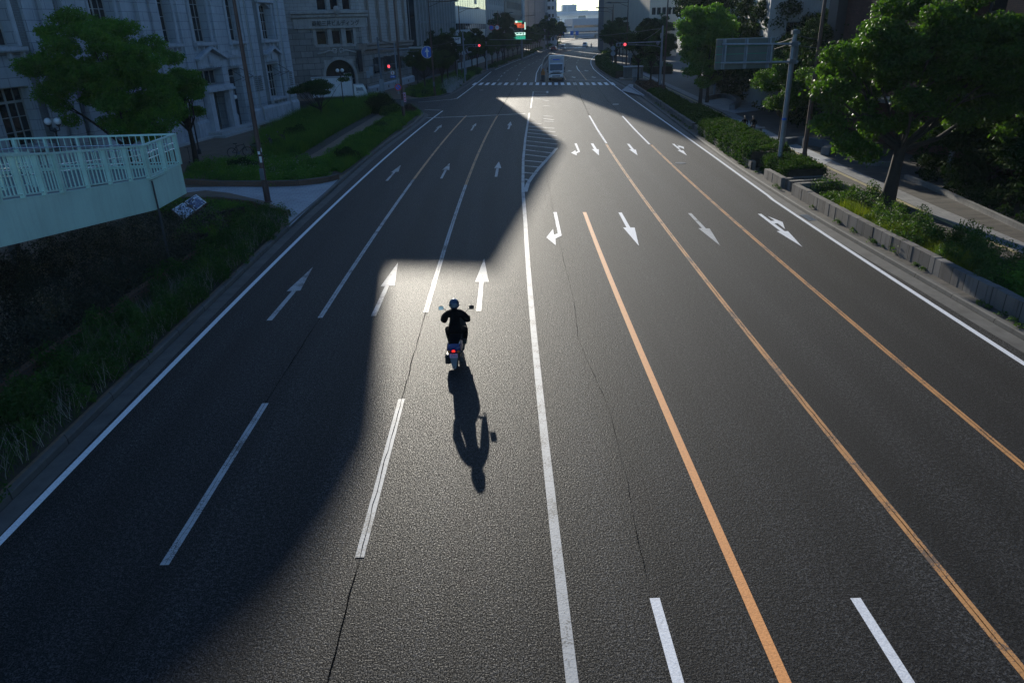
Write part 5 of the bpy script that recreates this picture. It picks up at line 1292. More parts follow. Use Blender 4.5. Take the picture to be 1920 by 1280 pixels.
tm4 = tree_mesh(14, 2.5, 1.2, 3.1, 22, .7, 15000, .07, M['leaf_mid'], .12, 1.0, flat_=.35, extra=[(2.6,.3,3.7,.6),(3.0,.5,4.1,.4),(-2.6,0,2.7,.5)])
tree('small_spreading_tree', 'small flat-topped spreading tree with a forked trunk in the long grass', (-17.3,75.2), tm4)
# row protos
pa = tree_mesh(21, 2.3, 4.2, 5.2, 44, .62, 8000, .15, M['leaf_mid'], .13, 2.6)
pb = tree_mesh(22, 2.0, 4.8, 5.0, 40, .6, 8000, .15, M['leaf_dark'], .12, 2.2)
pc = tree_mesh(23, 2.6, 3.4, 4.4, 44, .62, 9000, .14, M['leaf_mid'], .13, 1.9)
left_trees = [((-9.6,108),pc,.95,'round green tree behind the blue arrow sign'),((-7.6,116),pc,.85,'low bushy tree between the arrow sign and the street-name sign'),((-7.2,125),pb,1.0,'dark tree just left of the street-name sign post'),((-6.3,137),pa,1.1,'tree with a clear top behind the left signal pole')]
for i,(p,ms,s_,lb) in enumerate(left_trees): tree('street_tree', lb, p, ms, i*1.3, s_, LG)
for i in range(30):
    y = 148+i*9.5; x = Lx(y)-1.9
    ms = (pa,pb,pc)[i%3]
    tree('street_tree', (['nearest','second','third','fourth','fifth','sixth','seventh','eighth'][i]+' tree from the camera in the long left pavement row') if i < 8 else 'small far tree in the long left pavement row, beyond the lit green boards', (x,y), ms, i*2.1, (1.0+.12*math.sin(i*1.7))*(1.0 if i<14 else 1.15), LG)
for i,(x,y) in enumerate(((-10.2,140),(-8.6,150),(-6.8,158),(5,196),(24,300),(30,325))): tree('street_tree', ['second-row tree beside the glass block','second-row tree before the banded office','second-row tree under the banded office','second-row tree below the tan tower','tall leafy tree in front of the slab tower','leafy tree left of the two cars'][i], (x-1.5,y), (pb,pa,pc)[i%3], i, 1.1 if i<3 else 1.6, LG)
# right big tree: bright backlit foliage
tr = tree_mesh(31, 3.9, 6.0, 5.6, 150, .62, 120000, .08, M['leaf_zel'], .27, 2.6, up=.3, asp=.55, extra=[(-3.4,-.2,5.0,.9),(-3.1,.2,3.6,.8),(-2.6,-.8,2.9,.75),(-1.9,-1.0,2.5,.7),(3.4,.5,5.8,1.3),(4.2,-.3,4.6,1.2),(-3.2,0,6.4,.8),(2.6,-1.0,7.2,1.0)], lean=(.9,.4), droop=.25)
tree('zelkova_tree', 'big backlit leafy tree with a thick dark leaning trunk, largest on the right', (17.9,31.8), tr)
ts = tree_mesh(32, 2.1, 3.8, 3.7, 22, .75, 20000, .075, M['leaf_zel'], .10, 1.7, droop=.25)
tree('zelkova_tree', 'slender young tree with bright leaves below the direction sign', (20.3,51.4), ts, 0, .95, RG)
tree('zelkova_tree', 'leafy tree close behind the right flank of the big backlit tree', (24.0,30.5), ts, 2., 1.3, RG)
tree('zelkova_tree', 'second bright-leaved tree beyond the box hedge, left of the big trunk', (22.2,46.5), ts, 1., 1.1, RG)
tb_ = tree_mesh(33, 2.7, 7.8, 5.9, 90, .75, 42000, .11, M['leaf_cam'], .17, 2.5)
tree('broadleaf_tree', 'tall dense green tree rising from the hedge left of the direction sign', (20.6,73.5), tb_, 0, (1.0,1.0,1.0), RG)
tree('broadleaf_tree', 'darker tree close behind the tall dense one, left of the direction sign', (22.9,79.0), tb_, 2.2, .92, RG)
tree('broadleaf_tree', 'low tree under the direction sign', (24.6,62), pc, 1.2, .9, RG)
for i,(x,y,s_) in enumerate(((22.4,115,1.),(23.2,109.5,1.05),(23.9,107,.95))): tree('broadleaf_tree', ['first slim tree left of the right-hand signal pole','middle slim tree left of the right-hand signal pole','slim tree nearest the right-hand signal pole'][i], (x,y), (pa,pb,pa)[i], i*2., s_, RG)
for i,(x,y,s_) in enumerate(((24.8,152,1.15),(27.4,166,1.2),(29.5,180,1.3),(31,196,1.2),(35.5,210,1.35),(40,228,1.3),(45,246,1.3),(34,165,1.25),(38,182,1.35),(44,200,1.4),(50,232,1.5))):
    tree('broadleaf_tree', ['nearest','second','third','fourth','fifth','sixth','seventh','eighth','ninth','tenth','farthest'][i]+' bushy tree in the clump right of the curving road', (x,y), (pa,pb,pc)[i%3], i*1.7, s_, RG)
pk = tree_mesh(34, 5.5, 9.5, 9.5, 110, 1.3, 40000, .2, M['leaf_dark'], .3, 4.2)
for i,(x,y,s_) in enumerate(((30,74,.8),(35,90,1.1),(30.5,100,.9),(34,116,1.),(42,124,1.1),(39,104,1.05),(48,112,1.2),(33,96,.9),(55,128,1.2),(38,88,1.),(31,82,.85),(46,94,1.1),(47,140,1.1),(27.5,58,.62),(29,52,.6),(33,64,.75))):
    tree('park_tree', 'huge dark evergreen in the park mass beyond the promenade', (x,y), pk, i*1.9, s_, 'dark park trees on the right')
# dark planting at far right under the big tree
dk = tree_mesh(35, 2.3, 3.2, 2.1, 24, 1.0, 15000, .12, M['leaf_dark'], .1, .8)
for i,(x,y) in enumerate(((24.5,34.5),(23.9,30.5),(23.6,26.8),(25.2,38.5),(26.5,31),(23.4,23),(26.5,24))):
    tree('evergreen_shrub', 'deep shade evergreen shrub in the dark bed by the brick building', (x,y), dk, i*1.1, .95, 'shade shrubs at the right edge', 'shrub')

for i,(x,y,s_) in enumerate(((26.2,57,1.5),(27.5,63,1.7),(28.0,69,1.8),(28.5,76,1.9),(29.5,84,2.0),(30,92,2.0),(27.2,50,.9))):
    tree('evergreen_shrub', 'tall dark evergreen shrub between the promenade and the pale tiled building', (x,y), dk, i*1.7, s_, 'dark shrubs before the pale tiled building', 'shrub')
# hedges: leaf shells over a dark core
def inpoly(P, poly):
    x, y = P[:,0], P[:,1]; c = np.zeros(len(P), bool); n = len(poly); j = n-1
    for i in range(n):
        xi, yi = poly[i][:2]; xj, yj = poly[j][:2]
        with np.errstate(divide='ignore', invalid='ignore'):
            k = ((yi > y) != (yj > y)) & (x < (xj-xi)*(y-yi)/((yj-yi) if yj != yi else 1e-9)+xi)
        c ^= k; j = i
    return c
def sample(rng, poly, n):
    p = np.array([q[:2] for q in poly]); lo, hi = p.min(0), p.max(0); out = []
    tot = 0
    while tot < n:
        q = rng.uniform(lo, hi, size=(n*3,2)); q = q[inpoly(q, poly)]; out.append(q); tot += len(q)
    return np.concatenate(out)[:n]
def hedge(name, label, path, wd, h, z0, n, size, mat, seed, core=M['soil'], rough_=.08, group=None, cat='hedge', kind=None):
    """clipped hedge following a path"""
    rng = np.random.default_rng(seed); p = resample(path, .25); a = np.array([(v.x,v.y) for v in p]); L_ = len(a)
    i = rng.integers(0, L_-1, n); t = rng.random((n,1)); c = a[i]*(1-t)+a[i+1]*t; d = a[i+1]-a[i]; d /= np.linalg.norm(d,axis=1,keepdims=True); nn = np.stack([-d[:,1],d[:,0]],1)
    u = rng.random(n); per = wd+2*h; s = u*per
    off = np.where(s < h, -wd/2, np.where(s < h+wd, s-h-wd/2, wd/2)); zz = np.where(s < h, s, np.where(s < h+wd, h, per-s))
    wob = .5+.5*np.sin(a[i,1]*2.3+off*3)*np.sin(a[i,1]*.9+1); 
    zz = zz*(1+.16*(wob-.5))+rng.normal(size=n)*rough_; off = off*(1+.12*(wob-.5))+rng.normal(size=n)*rough_
    # rounded shoulders
    k = (np.abs(off) > wd/2-.15) & (zz > h-.15); zz = np.where(k, zz-.08, zz)
    C = np.concatenate([c+nn*off[:,None], (z0+np.maximum(zz,.02))[:,None]],1)
    N_ = np.concatenate([nn*np.where(s<h,-1,np.where(s>h+wd,1,0))[:,None], np.where((s>=h)&(s<=h+wd),1,0)[:,None]],1)
    t_ = thing(name, label, cat, (0,0,0), 0, group)
    if kind: t_['kind'] = kind
    link('foliage', quadmesh('foliage', leaves(rng, C, size, .25, .6, N_*.7), mat), t_)
    cb = MB(); pp = resample(path, 1.); A_, B_ = offs(pp, wd/2-.12), offs(pp, -wd/2+.12); z1 = z0+h-.12
    strip(cb, A_, B_, z1); strip(cb, B_, B_, z1, z0); strip(cb, A_, A_, z0, z1)
    for e_ in (0, len(pp)-1): cb.quad((*A_[e_][:2],z0),(*B_[e_][:2],z0),(*B_[e_][:2],z1),(*A_[e_][:2],z1))
    cb.build('inner_twigs', core, t_); return t_
HG = 'hedge blocks along the right kerb'
hedge('hedge', 'clipped leafy hedge nearest the two seated people', [koff(y,1.75) for y in (41.5,46,51,56)], 2.5, 1.0, .15, 32000, .06, M['leaf_hedge'], 41, group=HG)
hedge('hedge', 'hedge block around the foot of the two hedge trees', [koff(y,2.1) for y in (56.6,61,66,70)], 2.4, .75, .15, 20000, .065, M['leaf_hedge'], 42, group=HG)
hedge('hedge', 'green hedge stretch below the right-hand signal pole', [koff(y,1.8) for y in (70.5,78,84,90)], 1.9, .7, .15, 14000, .08, M['leaf_hedge'], 43, group=HG)
M['leaf_brown'] = leafmat('bronze_hedge_leaves', (.07,.045,.035), .25)
hedge('hedge', 'bronze brown leaved hedge end by the light paving', [koff(y,2.0) for y in (90.5,96,102)], 2.2, .75, .15, 9000, .09, M['leaf_brown'], 44, group=HG)
hedge('hedge', 'box-clipped hedge with a sunlit top beside the direction sign post', [koff(y,2.0) for y in (36.6,38.7,40.7)], 2.0, .85, .15, 14000, .05, M['leaf_hedge'], 45, group=HG)
hedge('hedge', 'hedge bank right of the kerb beside the utility enclosure', [koff(y,1.6) for y in (122,135,150,165,180)], 2.4, 1.1, .15, 12000, .14, M['leaf_mid'], 46, group=HG)
hedge('hedge', 'long park hedge behind the standing people', [(29,128),(30.5,150),(33,170)], 3.5, 1.3, .15, 9000, .16, M['leaf_mid'], 47, group=HG)
bed = [koff(y,.9) for y in (3,10,16,22,28,34.2)]+[koff(y,3.0) for y in (34.2,28,22,16,10,3)]
def shrubs(name, label, poly, n_clump, r, h, nleaf, size, mat, seed, kind='stuff', cat='planting', z0=.15, up=.3, asp=.55, stems=0, stemmat=None, hfun=None):
    rng = np.random.default_rng(seed); c = sample(rng, poly, n_clump); rr_ = r*rng.uniform(.5,1.3,n_clump); hh = h*rng.uniform(.5,1.25,n_clump)
    if hfun is not None: hh = hh*np.array([hfun(*q) for q in c])
    i = rng.integers(0, n_clump, nleaf); v = rng.normal(size=(nleaf,3)); v /= np.linalg.norm(v,axis=1,keepdims=True); v[:,2] = np.abs(v[:,2])
    k = rng.uniform(.3,1.,size=(nleaf,1))**.5
    C = np.zeros((nleaf,3)); C[:,:2] = c[i]+v[:,:2]*k*rr_[i][:,None]; C[:,2] = z0+.03+v[:,2]*k[:,0]*hh[i]
    V = leaves(rng, C, size, up, asp, v*.5); me = quadmesh(name, V, mat)
    o = link(name, me); return tag(o, label, cat, kind=kind)
def grass(name, label, poly, n, h, wd, mat, seed, z0=.16, lean=.35, cat='grass', hf=None):
    rng = np.random.default_rng(seed); c = sample(rng, poly, n)
    ph = np.sin(c[:,0]*1.3+np.sin(c[:,1]*.7)*2)*np.sin(c[:,1]*.9+c[:,0]*.4); 
    P = np.concatenate([c, np.full((n,1), z0)],1); hh = h*(1+.35*ph)[:,None]
    if hf is not None: hh = hh*np.array([hf(*q) for q in c])[:,None]
    V = blades(rng, P, hh, wd, lean); o = link(name, quadmesh(name, V, mat, 3)); return tag(o, label, cat, kind='stuff')
# right near wild bed
shrubs('wild_shrubs', 'sunlit wild shrubs behind the nearest granite planter wall', [koff(y,.95) for y in (20,28,34.2)]+[koff(y,3.2) for y in (34.2,28,20)], 70, .55, .95, 42000, .045, M['leaf_weed'], 51)
shrubs('wild_shrubs', 'shaded green shrubs filling the near right corner planter', [koff(y,1.3) for y in (2,10,21)]+[koff(y,3.6) for y in (21,10,2)], 60, .6, .8, 34000, .05, M['leaf_cam'], 52)
grass('tall_weeds', 'bright yellow-green weeds along the nearest planter wall', [koff(y,.85) for y in (21,25,30)]+[koff(y,1.7) for y in (30,25,21)], 9000, .55, .012, leafmat('yellow_weed', (.13,.19,.02), .55), 53)
shrubs('wall_weeds', 'small weeds growing along the foot of the planter wall', [koff(y,.22) for y in (6,20,35,58,80)]+[koff(y,.46) for y in (80,58,35,20,6)], 70, .16, .16, 4500, .03, M['leaf_weed'], 54)
shrubs('ground_cover', 'dark ground cover in the shaded bed beyond the right-hand walk', px((1700,330),(1760,350),(1925,425),(1925,250),(1760,250),z=.15), 160, .6, .7, 30000, .07, M['leaf_dark'], 55)
shrubs('ground_cover', 'low planting at the foot of the park trees', [(24.5,62),(27,80),(30,104),(40,104),(36,60)], 120, 1., .9, 16000, .13, M['leaf_dark'], 56)
# left bed under the footbridge
shrubs('flowering_shrubs', 'dark twiggy shrubs with tiny pale leaves below the footbridge', [(-12.3,4),(-12.2,14),(-11.8,24),(-11.6,30.5),(-14,32),(-18,32),(-18,4)], 330, .75, 1.45, 150000, .036, M['leaf_shrub'], 61, asp=.7)
shrubs('flowering_shrubs', 'pale-leaved shrub tips showing along the brick edging', [(-12.8,5),(-12.9,24),(-12.0,30.5),(-14.5,31),(-17.5,30),(-17.5,5)], 300, .5, 1.65, 42000, .026, leafmat('pale_tips',(.20,.19,.17),.3,.5), 62, asp=.8)
shrubs('weeds', 'green weeds between the brick edging and the near left kerb', [(-9.85,6),(-9.85,16),(-9.7,32),(-11.4,31),(-11.9,22),(-12.1,6)], 210, .42, .75, 70000, .042, leafmat('verge_leaves', (.04,.10,.018), .35), 63)
grass('weeds_grass', 'straggly grass along the near left kerb', [(-9.75,6),(-9.75,16),(-9.65,32),(-11.6,33.5),(-12,22),(-12.1,6)], 9000, .4, .007, leafmat('verge_blades', (.05,.10,.02), .4), 64, lean=.8)
grass('seed_heads', 'pale seed heads standing in the weeds by the left kerb', [(-9.8,10),(-9.8,20),(-9.7,33.5),(-11,33.8),(-11.5,20),(-11.5,10)], 2200, .55, .006, M['seed'], 65, lean=.6)
hedge('hedge', 'low clipped green hedge behind the map board', [(-16.5,34.9),(-14.2,34.4),(-12.4,33.2)], 1.7, .6, .15, 15000, .035, M['grass'], 66)
hedge('hedge', 'low rounded green hedge between the map board and the brown lamp post', [(-13.0,31.3),(-12.4,29.2),(-12.3,28.4)], 1.3, .7, .15, 10000, .035, M['grass'], 67)
shrubs('weeds', 'bushy weeds around the foot of the brown lamp post', [(-10,31),(-9.9,33.4),(-11.2,34.1),(-12.6,35.4),(-12.8,33),(-11.5,31)], 30, .5, .6, 9000, .035, M['leaf_weed'], 68)
# left beds beyond the path
shrubs('ground_cover', 'low dark ground cover with tiny flowers beside the white path', px((350,316),(352,340),(420,341),(500,346),(570,344),(622,335),(605,305),(480,300),(420,306), z=.15), 160, .7, .65, 50000, .045, M['leaf_cam'], 71)
shrubs('flower_dots', 'scattered tiny white flowers in the dark ground cover', px((360,320),(430,338),(560,340),(590,320),(480,305), z=.15), 160, .7, .72, 1500, .03, M['seed'], 72, asp=1.)
gp = px((490,258),(540,233),(565,218),(600,203),(640,190),(700,186),(733,190),(716,204),(680,222),(630,250),(562,292),(505,300),(478,292), z=.15)
grass('long_grass', 'long rough green grass around the small spreading tree', gp, 70000, .85, .014, M['grass'], 73, lean=.6)
shrubs('grass_undergrowth', 'leafy undergrowth in the long grass', gp, 120, 1.0, 1.1, 30000, .05, M['leaf_weed'], 74, up=.6, asp=.3)
gp2 = px((592,308),(648,272),(705,236),(742,214),(770,202),(788,212),(735,252),(690,288),(660,312),(640,325), z=.15)
grass('verge_grass', 'bright grass strip along the left kerb beyond the white path', gp2, 46000, .38, .012, M['grass'], 75, lean=.7)
shrubs('verge_weeds', 'mixed weeds along the left kerb beyond the white path', gp2, 90, .6, .45, 26000, .045, M['leaf_cam'], 76)
def bush(label, loc, r, h, n, size, mat, seed):
    rng = np.random.default_rng(seed); v = rng.normal(size=(n,3)); v /= np.linalg.norm(v,axis=1,keepdims=True); v[:,2] = np.abs(v[:,2])*1.0
    k = rng.uniform(.6,1.03,size=(n,1))*(1+.12*np.sin(v[:,:1]*7+v[:,1:2]*5)); C = v*k*np.array([r,r,h])
    t = thing('rounded_bush', label, 'bush', (*loc,.15)); link('foliage', quadmesh('foliage', leaves(rng, C, size, .2, .6, v*.6), mat), t)
    mb = MB(); 
    for a in np.linspace(0,5.6,6): mb.tube([(0,0,0),(r*.45*math.cos(a),r*.45*math.sin(a),h*.6)],[.05,.02],5)
    mb.build('stems', M['bark'], t); return t
bush('dark rounded bush at the foot of the no-parking sign post', (-11.9,86.0-6), 1.7, 1.9, 9000, .07, M['leaf_dark'], 81)
bush('brownish low bush at the corner of the side street', (-8.9,78.0), 1.0, .9, 5000, .06, M['leaf_brown'], 82)
bush('mid green bush left of the side street corner', (-10.4,77.2), 1.4, 1.0, 6000, .07, M['leaf_weed'], 83)
bush('round green bush at the end of the planting by the signal pole', (-3.6,146.5), 1.5, 1.3, 3000, .1, M['leaf_mid'], 84)
for i,(a,b,r_,h_,mt) in enumerate(((690,262,.7,.7,'leaf_cam'),(650,300,.9,.8,'leaf_dark'),(715,240,.7,.6,'leaf_weed'),(560,262,1.3,1.1,'leaf_dark'),(520,285,1.2,.9,'leaf_weed'),(745,212,.8,.8,'leaf_dark'),(610,318,.8,.6,'leaf_cam'),(455,318,1.1,.7,'leaf_dark'),(390,322,1.0,.7,'leaf_cam'),(700,205,1.2,1.1,'leaf_dark'),(580,235,1.3,1.0,'leaf_cam'))):
    q = G(a,b,.15); bush(['green bush in the verge strip beyond the white path','dark bush near the tip of the white path','low bush in the middle of the verge strip','dark bush in the long grass left of the garden path','pale green bush at the near edge of the long grass','dark small bush close to the no-parking sign','small bush beside the brick edging tip','dark low bush behind the white path','low bush right of the smaller tree trunk','dark bush near the corner of the long grass','green bush beside the small spreading tree'][i], q, r_, h_, 3800, .055, M[mt], 100+i)
grass('planting_grass', 'grassy planting beyond the side street, below the arrow sign', BED3, 26000, .7, .02, M['grass'], 91, lean=.45)
shrubs('planting_shrubs', 'shrubby planting beyond the side street, around the lamp posts', BED3, 110, 1.0, .75, 20000, .09, M['leaf_mid'], 92)
wg = px((828,172),(845,176),(866,160),(868,153),(850,154),(835,160), z=.15)
grass('pampas_grass', 'pale silvery grass plumes beside the street-name post', wg, 2600, .85, .03, std('silver_plumes', (.36,.37,.36), .8), 93, lean=.5)
ps = [(Lx(y)-.7,y) for y in range(168,420,10)]+[(Lx(y)-2.4,y) for y in range(410,160,-10)]
shrubs('strip_planting', 'low shrub strip under the left tree row', ps, 260, 1.0, .7, 22000, .16, M['leaf_mid'], 94)
ps = [(Rx_(y)+.7,y) for y in range(185,400,10)]+[(Rx_(y)+4,y) for y in range(395,180,-10)]
shrubs('strip_planting', 'low shrub strip under the right-hand trees at the bend', ps, 200, 1.3, 1.0, 16000, .2, M['leaf_mid'], 95)
# ------------------------------------------------------------------ vehicles
def wheel(parent, x, y, r, w_, hub=True):
    """axle along x"""
    mb = MB(); mb.lathe([(r*.62,-w_/2),(r*.93,-w_/2),(r,-w_/2+.03),(r,w_/2-.03),(r*.93,w_/2),(r*.62,w_/2)], (x,y,r), 22, 'x'); o = mb.build('wheel', M['rubber'], parent, True)
    mb = MB(); s_ = 1 if x > 0 else -1; mb.lathe([(r*.6,-w_/2+.02),(r*.55,-w_/2+.05),(r*.2,-w_/2+.0),(.02,-w_/2)] if s_ < 0 else [(.02,w_/2),(r*.2,w_/2),(r*.55,w_/2-.05),(r*.6,w_/2-.02)], (x,y,r), 16, 'x')
    mb.build('rim', M['steel'], o); return o
def box_truck(label, loc, rz, w_=2.35, L_=7.8, hbox=3.6, cabL=1.75, paint='white_metal', deflector=True, heavy=True):
    """front faces local -y; origin under the front bumper"""
    t = thing('box_truck', label, 'truck', (*loc,0), rz); hw = w_/2; hc = 2.65 if heavy else 2.2
    mb = MB()
    # cab: lofted side profile with raked screen
    prof = [(.05,.55),(.0,1.35),(.06,1.5),(.32,hc-.12),(.45,hc),(cabL,hc+.03),(cabL,.55)]
    n = len(prof)
    vs = [(-hw*.985+(0.06 if z>1.6 else 0),y,z) for y,z in prof]+[(hw*.985-(0.06 if z>1.6 else 0),y,z) for y,z in prof]
    mb.add(vs, [tuple(range(n)), tuple(range(2*n-1,n-1,-1))]+[(i,n+i,n+(i+1)%n,(i+1)%n) for i in range(n)])
    mb.build('cab', M[paint], t)
    def fr(x0,x1,z0,z1,mat,name,d=.02,yo=0.):
        # panel lying on the front of the cab
        def yz(z): 
            for (ya,za),(yb,zb) in zip(prof[:-1],prof[1:]):
                if za <= z <= zb: return ya+(yb-ya)*(z-za)/(zb-za)
            return 0
        q = MB(); a, b = yz(z0)-d-yo, yz(z1)-d-yo
        q.add([(x0,a,z0),(x1,a,z0),(x1,b,z1),(x0,b,z1),(x0,a+d,z0),(x1,a+d,z0),(x1,b+d,z1),(x0,b+d,z1)],[(0,1,2,3),(4,7,6,5),(0,4,5,1),(1,5,6,2),(2,6,7,3),(3,7,4,0)])
        return q.build(name, M[mat], t)
    ws = fr(-hw+.14,hw-.14,1.52,hc-.16,'glass','windscreen')
    mb = MB(); 
    for x in (-.7,.1): mb.tube([(x,-.0,1.5),(x+.65,.06,1.78)],.012,5)
    mb.build('wiper', M['black'], t)
    fr(-hw*.8,hw*.8,.98,1.2,'dark','grille'); fr(-hw*.5,hw*.5,1.24,1.36,'dark','badge_strip')
    mb = MB(); mb.cbox(-hw,hw,-.16,.12,.42,.86,.05); mb.build('bumper', M[paint if heavy else 'frame_pale'], t)
    mb = MB(); mb.box(-hw*.55,hw*.55,-.175,-.16,.62,.76); mb.box(-hw*.9,hw*.9,-.172,-.16,.44,.52); mb.build('lower_intake', M['black'], t)
    mb = MB(); mb.box(-.2,.2,-.19,-.176,.5,.62); mb.build('number_plate', M['sign_white'], t)
    for s_ in (-1,1):
        mb = MB(); x0, x1 = sorted((s_*hw*.98, s_*hw*.68)); mb.cbox(x0,x1,-.05,.06,.88,1.08,.03); mb.build('headlight', M['chrome'], t)
        mb = MB(); mb.tube([(s_*hw,.25,2.1),(s_*(hw+.2),.05,2.1),(s_*(hw+.2),.05,1.5),(s_*hw,.2,1.35)],.015,5); mb.cbox(*sorted((s_*(hw+.1),s_*(hw+.3))),-.04,.06,1.6,2.05,.03); mb.cbox(*sorted((s_*(hw+.1),s_*(hw+.28))),-.04,.05,1.25,1.5,.03); mb.build('mirror', M['black'], t)
        mb = MB(); x = s_*(hw-.0); mb.add([(x,.42,1.5),(x,cabL-.25,1.5),(x-s_*.07,cabL-.25,hc-.25),(x-s_*.07,.55,hc-.25)],[(0,1,2,3)]); mb.v=[(v[0]+s_*.008,v[1],v[2]) for v in mb.v]; mb.build('side_window', M['glass'], t)
        mb = MB(); mb.box(*sorted((s_*(hw-.02),s_*(hw+.012))),.4,.43,.7,1.5); mb.box(*sorted((s_*(hw-.02),s_*(hw+.02))),cabL-.5,cabL-.32,1.3,1.36); mb.build('door_trim', M['dark'], t)
    hb = hw+.08; mb = MB(); mb.cbox(-hb,hb,cabL+.12,L_,.95,hbox,.03); mb.build('cargo_box', M['white_metal'], t)
    mb = MB(); mb.box(-hb-.01,hb+.01,cabL+.09,cabL+.16,.93,1.0); mb.box(-hb-.012,hb+.012,cabL+.1,L_+.01,hbox-.09,hbox+.012)
    for s_ in (-1,1): mb.box(*sorted((s_*hb,s_*(hb+.012))),cabL+.3,L_-.1,.93,1.03); mb.box(*sorted((s_*hb,s_*(hb+.014))),cabL+.10,cabL+.2,.95,hbox)
    mb.build('box_frame', M['frame_pale'], t)
    mb = MB(); mb.box(-.8,.8,cabL+.06,cabL+.12,hc+.15,hbox-.18); mb.build('box_front_panel', M['frame_pale'], t)
    if deflector:
        mb = MB(); mb.add([(-hw+.2,.6,hc),(hw-.2,.6,hc),(hw-.1,cabL,hc),(-hw+.1,cabL,hc),(-hw+.25,cabL-.1,hbox-.15),(hw-.25,cabL-.1,hbox-.15)],[(0,1,5,4),(0,3,2,1),(0,4,3),(1,2,5),(2,3,4,5)]); mb.build('wind_deflector', M['frame_pale'], t)
        mb = MB(); mb.box(-.55,.55,.95,1.0,hc+.42,hc+.56); mb.v=[(v[0],v[1]+(v[2]-hc)*.35-.1,v[2]) for v in mb.v]; mb.build('lettering_strip', M['sign_blue'], t)
    mb = MB(); mb.box(-.4,.4,.3,L_-.1,.5,.94); 
    for s_ in (-1,1): mb.box(*sorted((s_*.5,s_*(hw-.05))),cabL+.9,L_-3.0,.42,.8)
    mb.build('chassis', M['black'], t)
    r_ = .45 if heavy else .36
    for y in (1.0, L_-1.9):
        for s_ in (-1,1): wheel(t, s_*(hw-.14), y, r_, .26)
        mb = MB(); mb.box(-hw-.005,hw+.005,y-.62,y-.5,.45,.95); mb.box(-hw-.005,hw+.005,y+.5,y+.62,.45,.95); mb.build('wheel_arch', M['black'], t)
    return t
x, y = G(1043,151.5); box_truck('white box truck with a wind deflector, waiting front-on at the zebra crossing', (x,y+.2), math.radians(-6))
x, y = (-15.6,94.2); box_truck('white box truck in shade seen from its side, coming out of the side street', (x,y), math.radians(101), 2.0, 6.6, 3.2, 1.6, deflector=False, heavy=False)

def loft_car(name, label, cat, loc, rz, paint, prof, w_, glass, wheels, rear=True, r=.31, L_=4.):
    """front faces +y; prof = roof-line (y,z) list; body lofted across with tumblehome"""
    t = thing(name, label, cat, (*loc,0), rz); hw = w_/2
    secs = [(-hw,.0),(-hw*.97,.0),(-hw*.93,.03),(-hw*.80,.06)]
    belt = .92
    ys = [p[0] for p in prof]; vs = []; cols = []
    for y_, z_ in prof:
        k = max(0, min(1, (z_-belt)/.5)); tum = .17*k*hw
        half = [(hw*.96,.22),(hw,.38),(hw*.99,min(belt,z_)*.8),(hw*.965,min(belt,z_)),(hw*.965-tum,max(z_-.10,min(belt,z_)+.0)),(hw*.80-tum*.6,z_-.02),(0,z_)]
        e_ = 1-.10*(max(0,(abs(y_-(ys[0]+ys[-1])/2)/(abs(ys[-1]-ys[0])/2))-.75)/.25)
        cols.append([(x*e_,y_,z) for x,z in half]+[(-x*e_,y_,z) for x,z in half[:-1][::-1]])
    n = len(cols[0]); mb = MB(); mb.v = [p for c in cols for p in c]
    for i in range(len(cols)-1):
        for j in range(n-1): mb.f.append((i*n+j,(i+1)*n+j,(i+1)*n+j+1,i*n+j+1)); mb.m.append(0)
        mb.f.append((i*n+n-1,(i+1)*n+n-1,(i+1)*n,i*n)); mb.m.append(0)
    mb.f += [tuple(range(n)), tuple(range((len(cols)-1)*n+n-1,(len(cols)-1)*n-1,-1))]; mb.m += [0,0]
    mb.build('body', M[paint], t, True)
    for nm, q in glass: mb = MB(); mb.add(q,[tuple(range(len(q)))]); mb.build(nm, M['glass'], t)
    for y_ in wheels:
        for s_ in (-1,1): wheel(t, s_*(hw-.1), y_, r, .2)
    back = ys[0]
    for s_ in (-1,1):
        mb = MB(); mb.cbox(*sorted((s_*hw*.93,s_*hw*.68)),back-.03,back+.05,.72,.98,.02); mb.build('tail_light', M['sign_red'], t)
        mb = MB(); mb.cbox(*sorted((s_*hw*.90,s_*hw*.62)),ys[-1]-.16,ys[-1]+.02,.58,.74,.02); mb.build('headlight', M['chrome'], t)
        mb = MB(); mb.cbox(*sorted((s_*hw*.98,s_*(hw+.16))),ys[-1]-1.45,ys[-1]-1.3,.95,1.1,.03); mb.build('mirror', M['black'], t)
    mb = MB(); mb.box(-.17,.17,back-.04,back-.01,.5,.64); mb.build('number_plate', M['sign_white'], t)
    mb = MB(); mb.cbox(-hw*.95,hw*.95,back-.06,back+.1,.28,.46,.03); mb.cbox(-hw*.93,hw*.93,ys[-1]-.1,ys[-1]+.06,.26,.44,.03); mb.each('bumper', M['dark'], t)
    return t
def rearglass(y0,z0,y1,z1,w0,w1): return [(-w0,y0,z0),(w0,y0,z0),(w1,y1,z1),(-w1,y1,z1)]
hat = [(-1.9,.75),(-1.88,1.0),(-1.6,1.42),(-1.2,1.5),(.0,1.52),(.35,1.45),(1.05,1.0),(1.7,.88),(1.95,.68)]
def car(label, loc, rz, paint):
    hw = .85
    g = [('rear_window', rearglass(-1.875,1.05,-1.64,1.38,.62,.55)), ('windscreen', [(-.66,1.02,1.05),(.66,1.02,1.05),(.56,.44,1.43),(-.56,.44,1.43)])]
    for s_ in (-1,1): g.append(('side_window', [(s_*.825,-1.5,.98),(s_*.825,.85,.98),(s_*.70,.35,1.36),(s_*.70,-1.35,1.36)]))
    return loft_car('parked_car' if 0 else 'car', label, 'car', loc, rz, paint, hat, 1.7, g, (-1.25,1.2))
dcar = math.radians(-17)
x, y = G(1040,95.3); car('red and white hatchback driving away beyond the crossing, left one of the pair', (x,y+1.5), dcar, 'red_paint')
x, y = G(1057,94.3); 
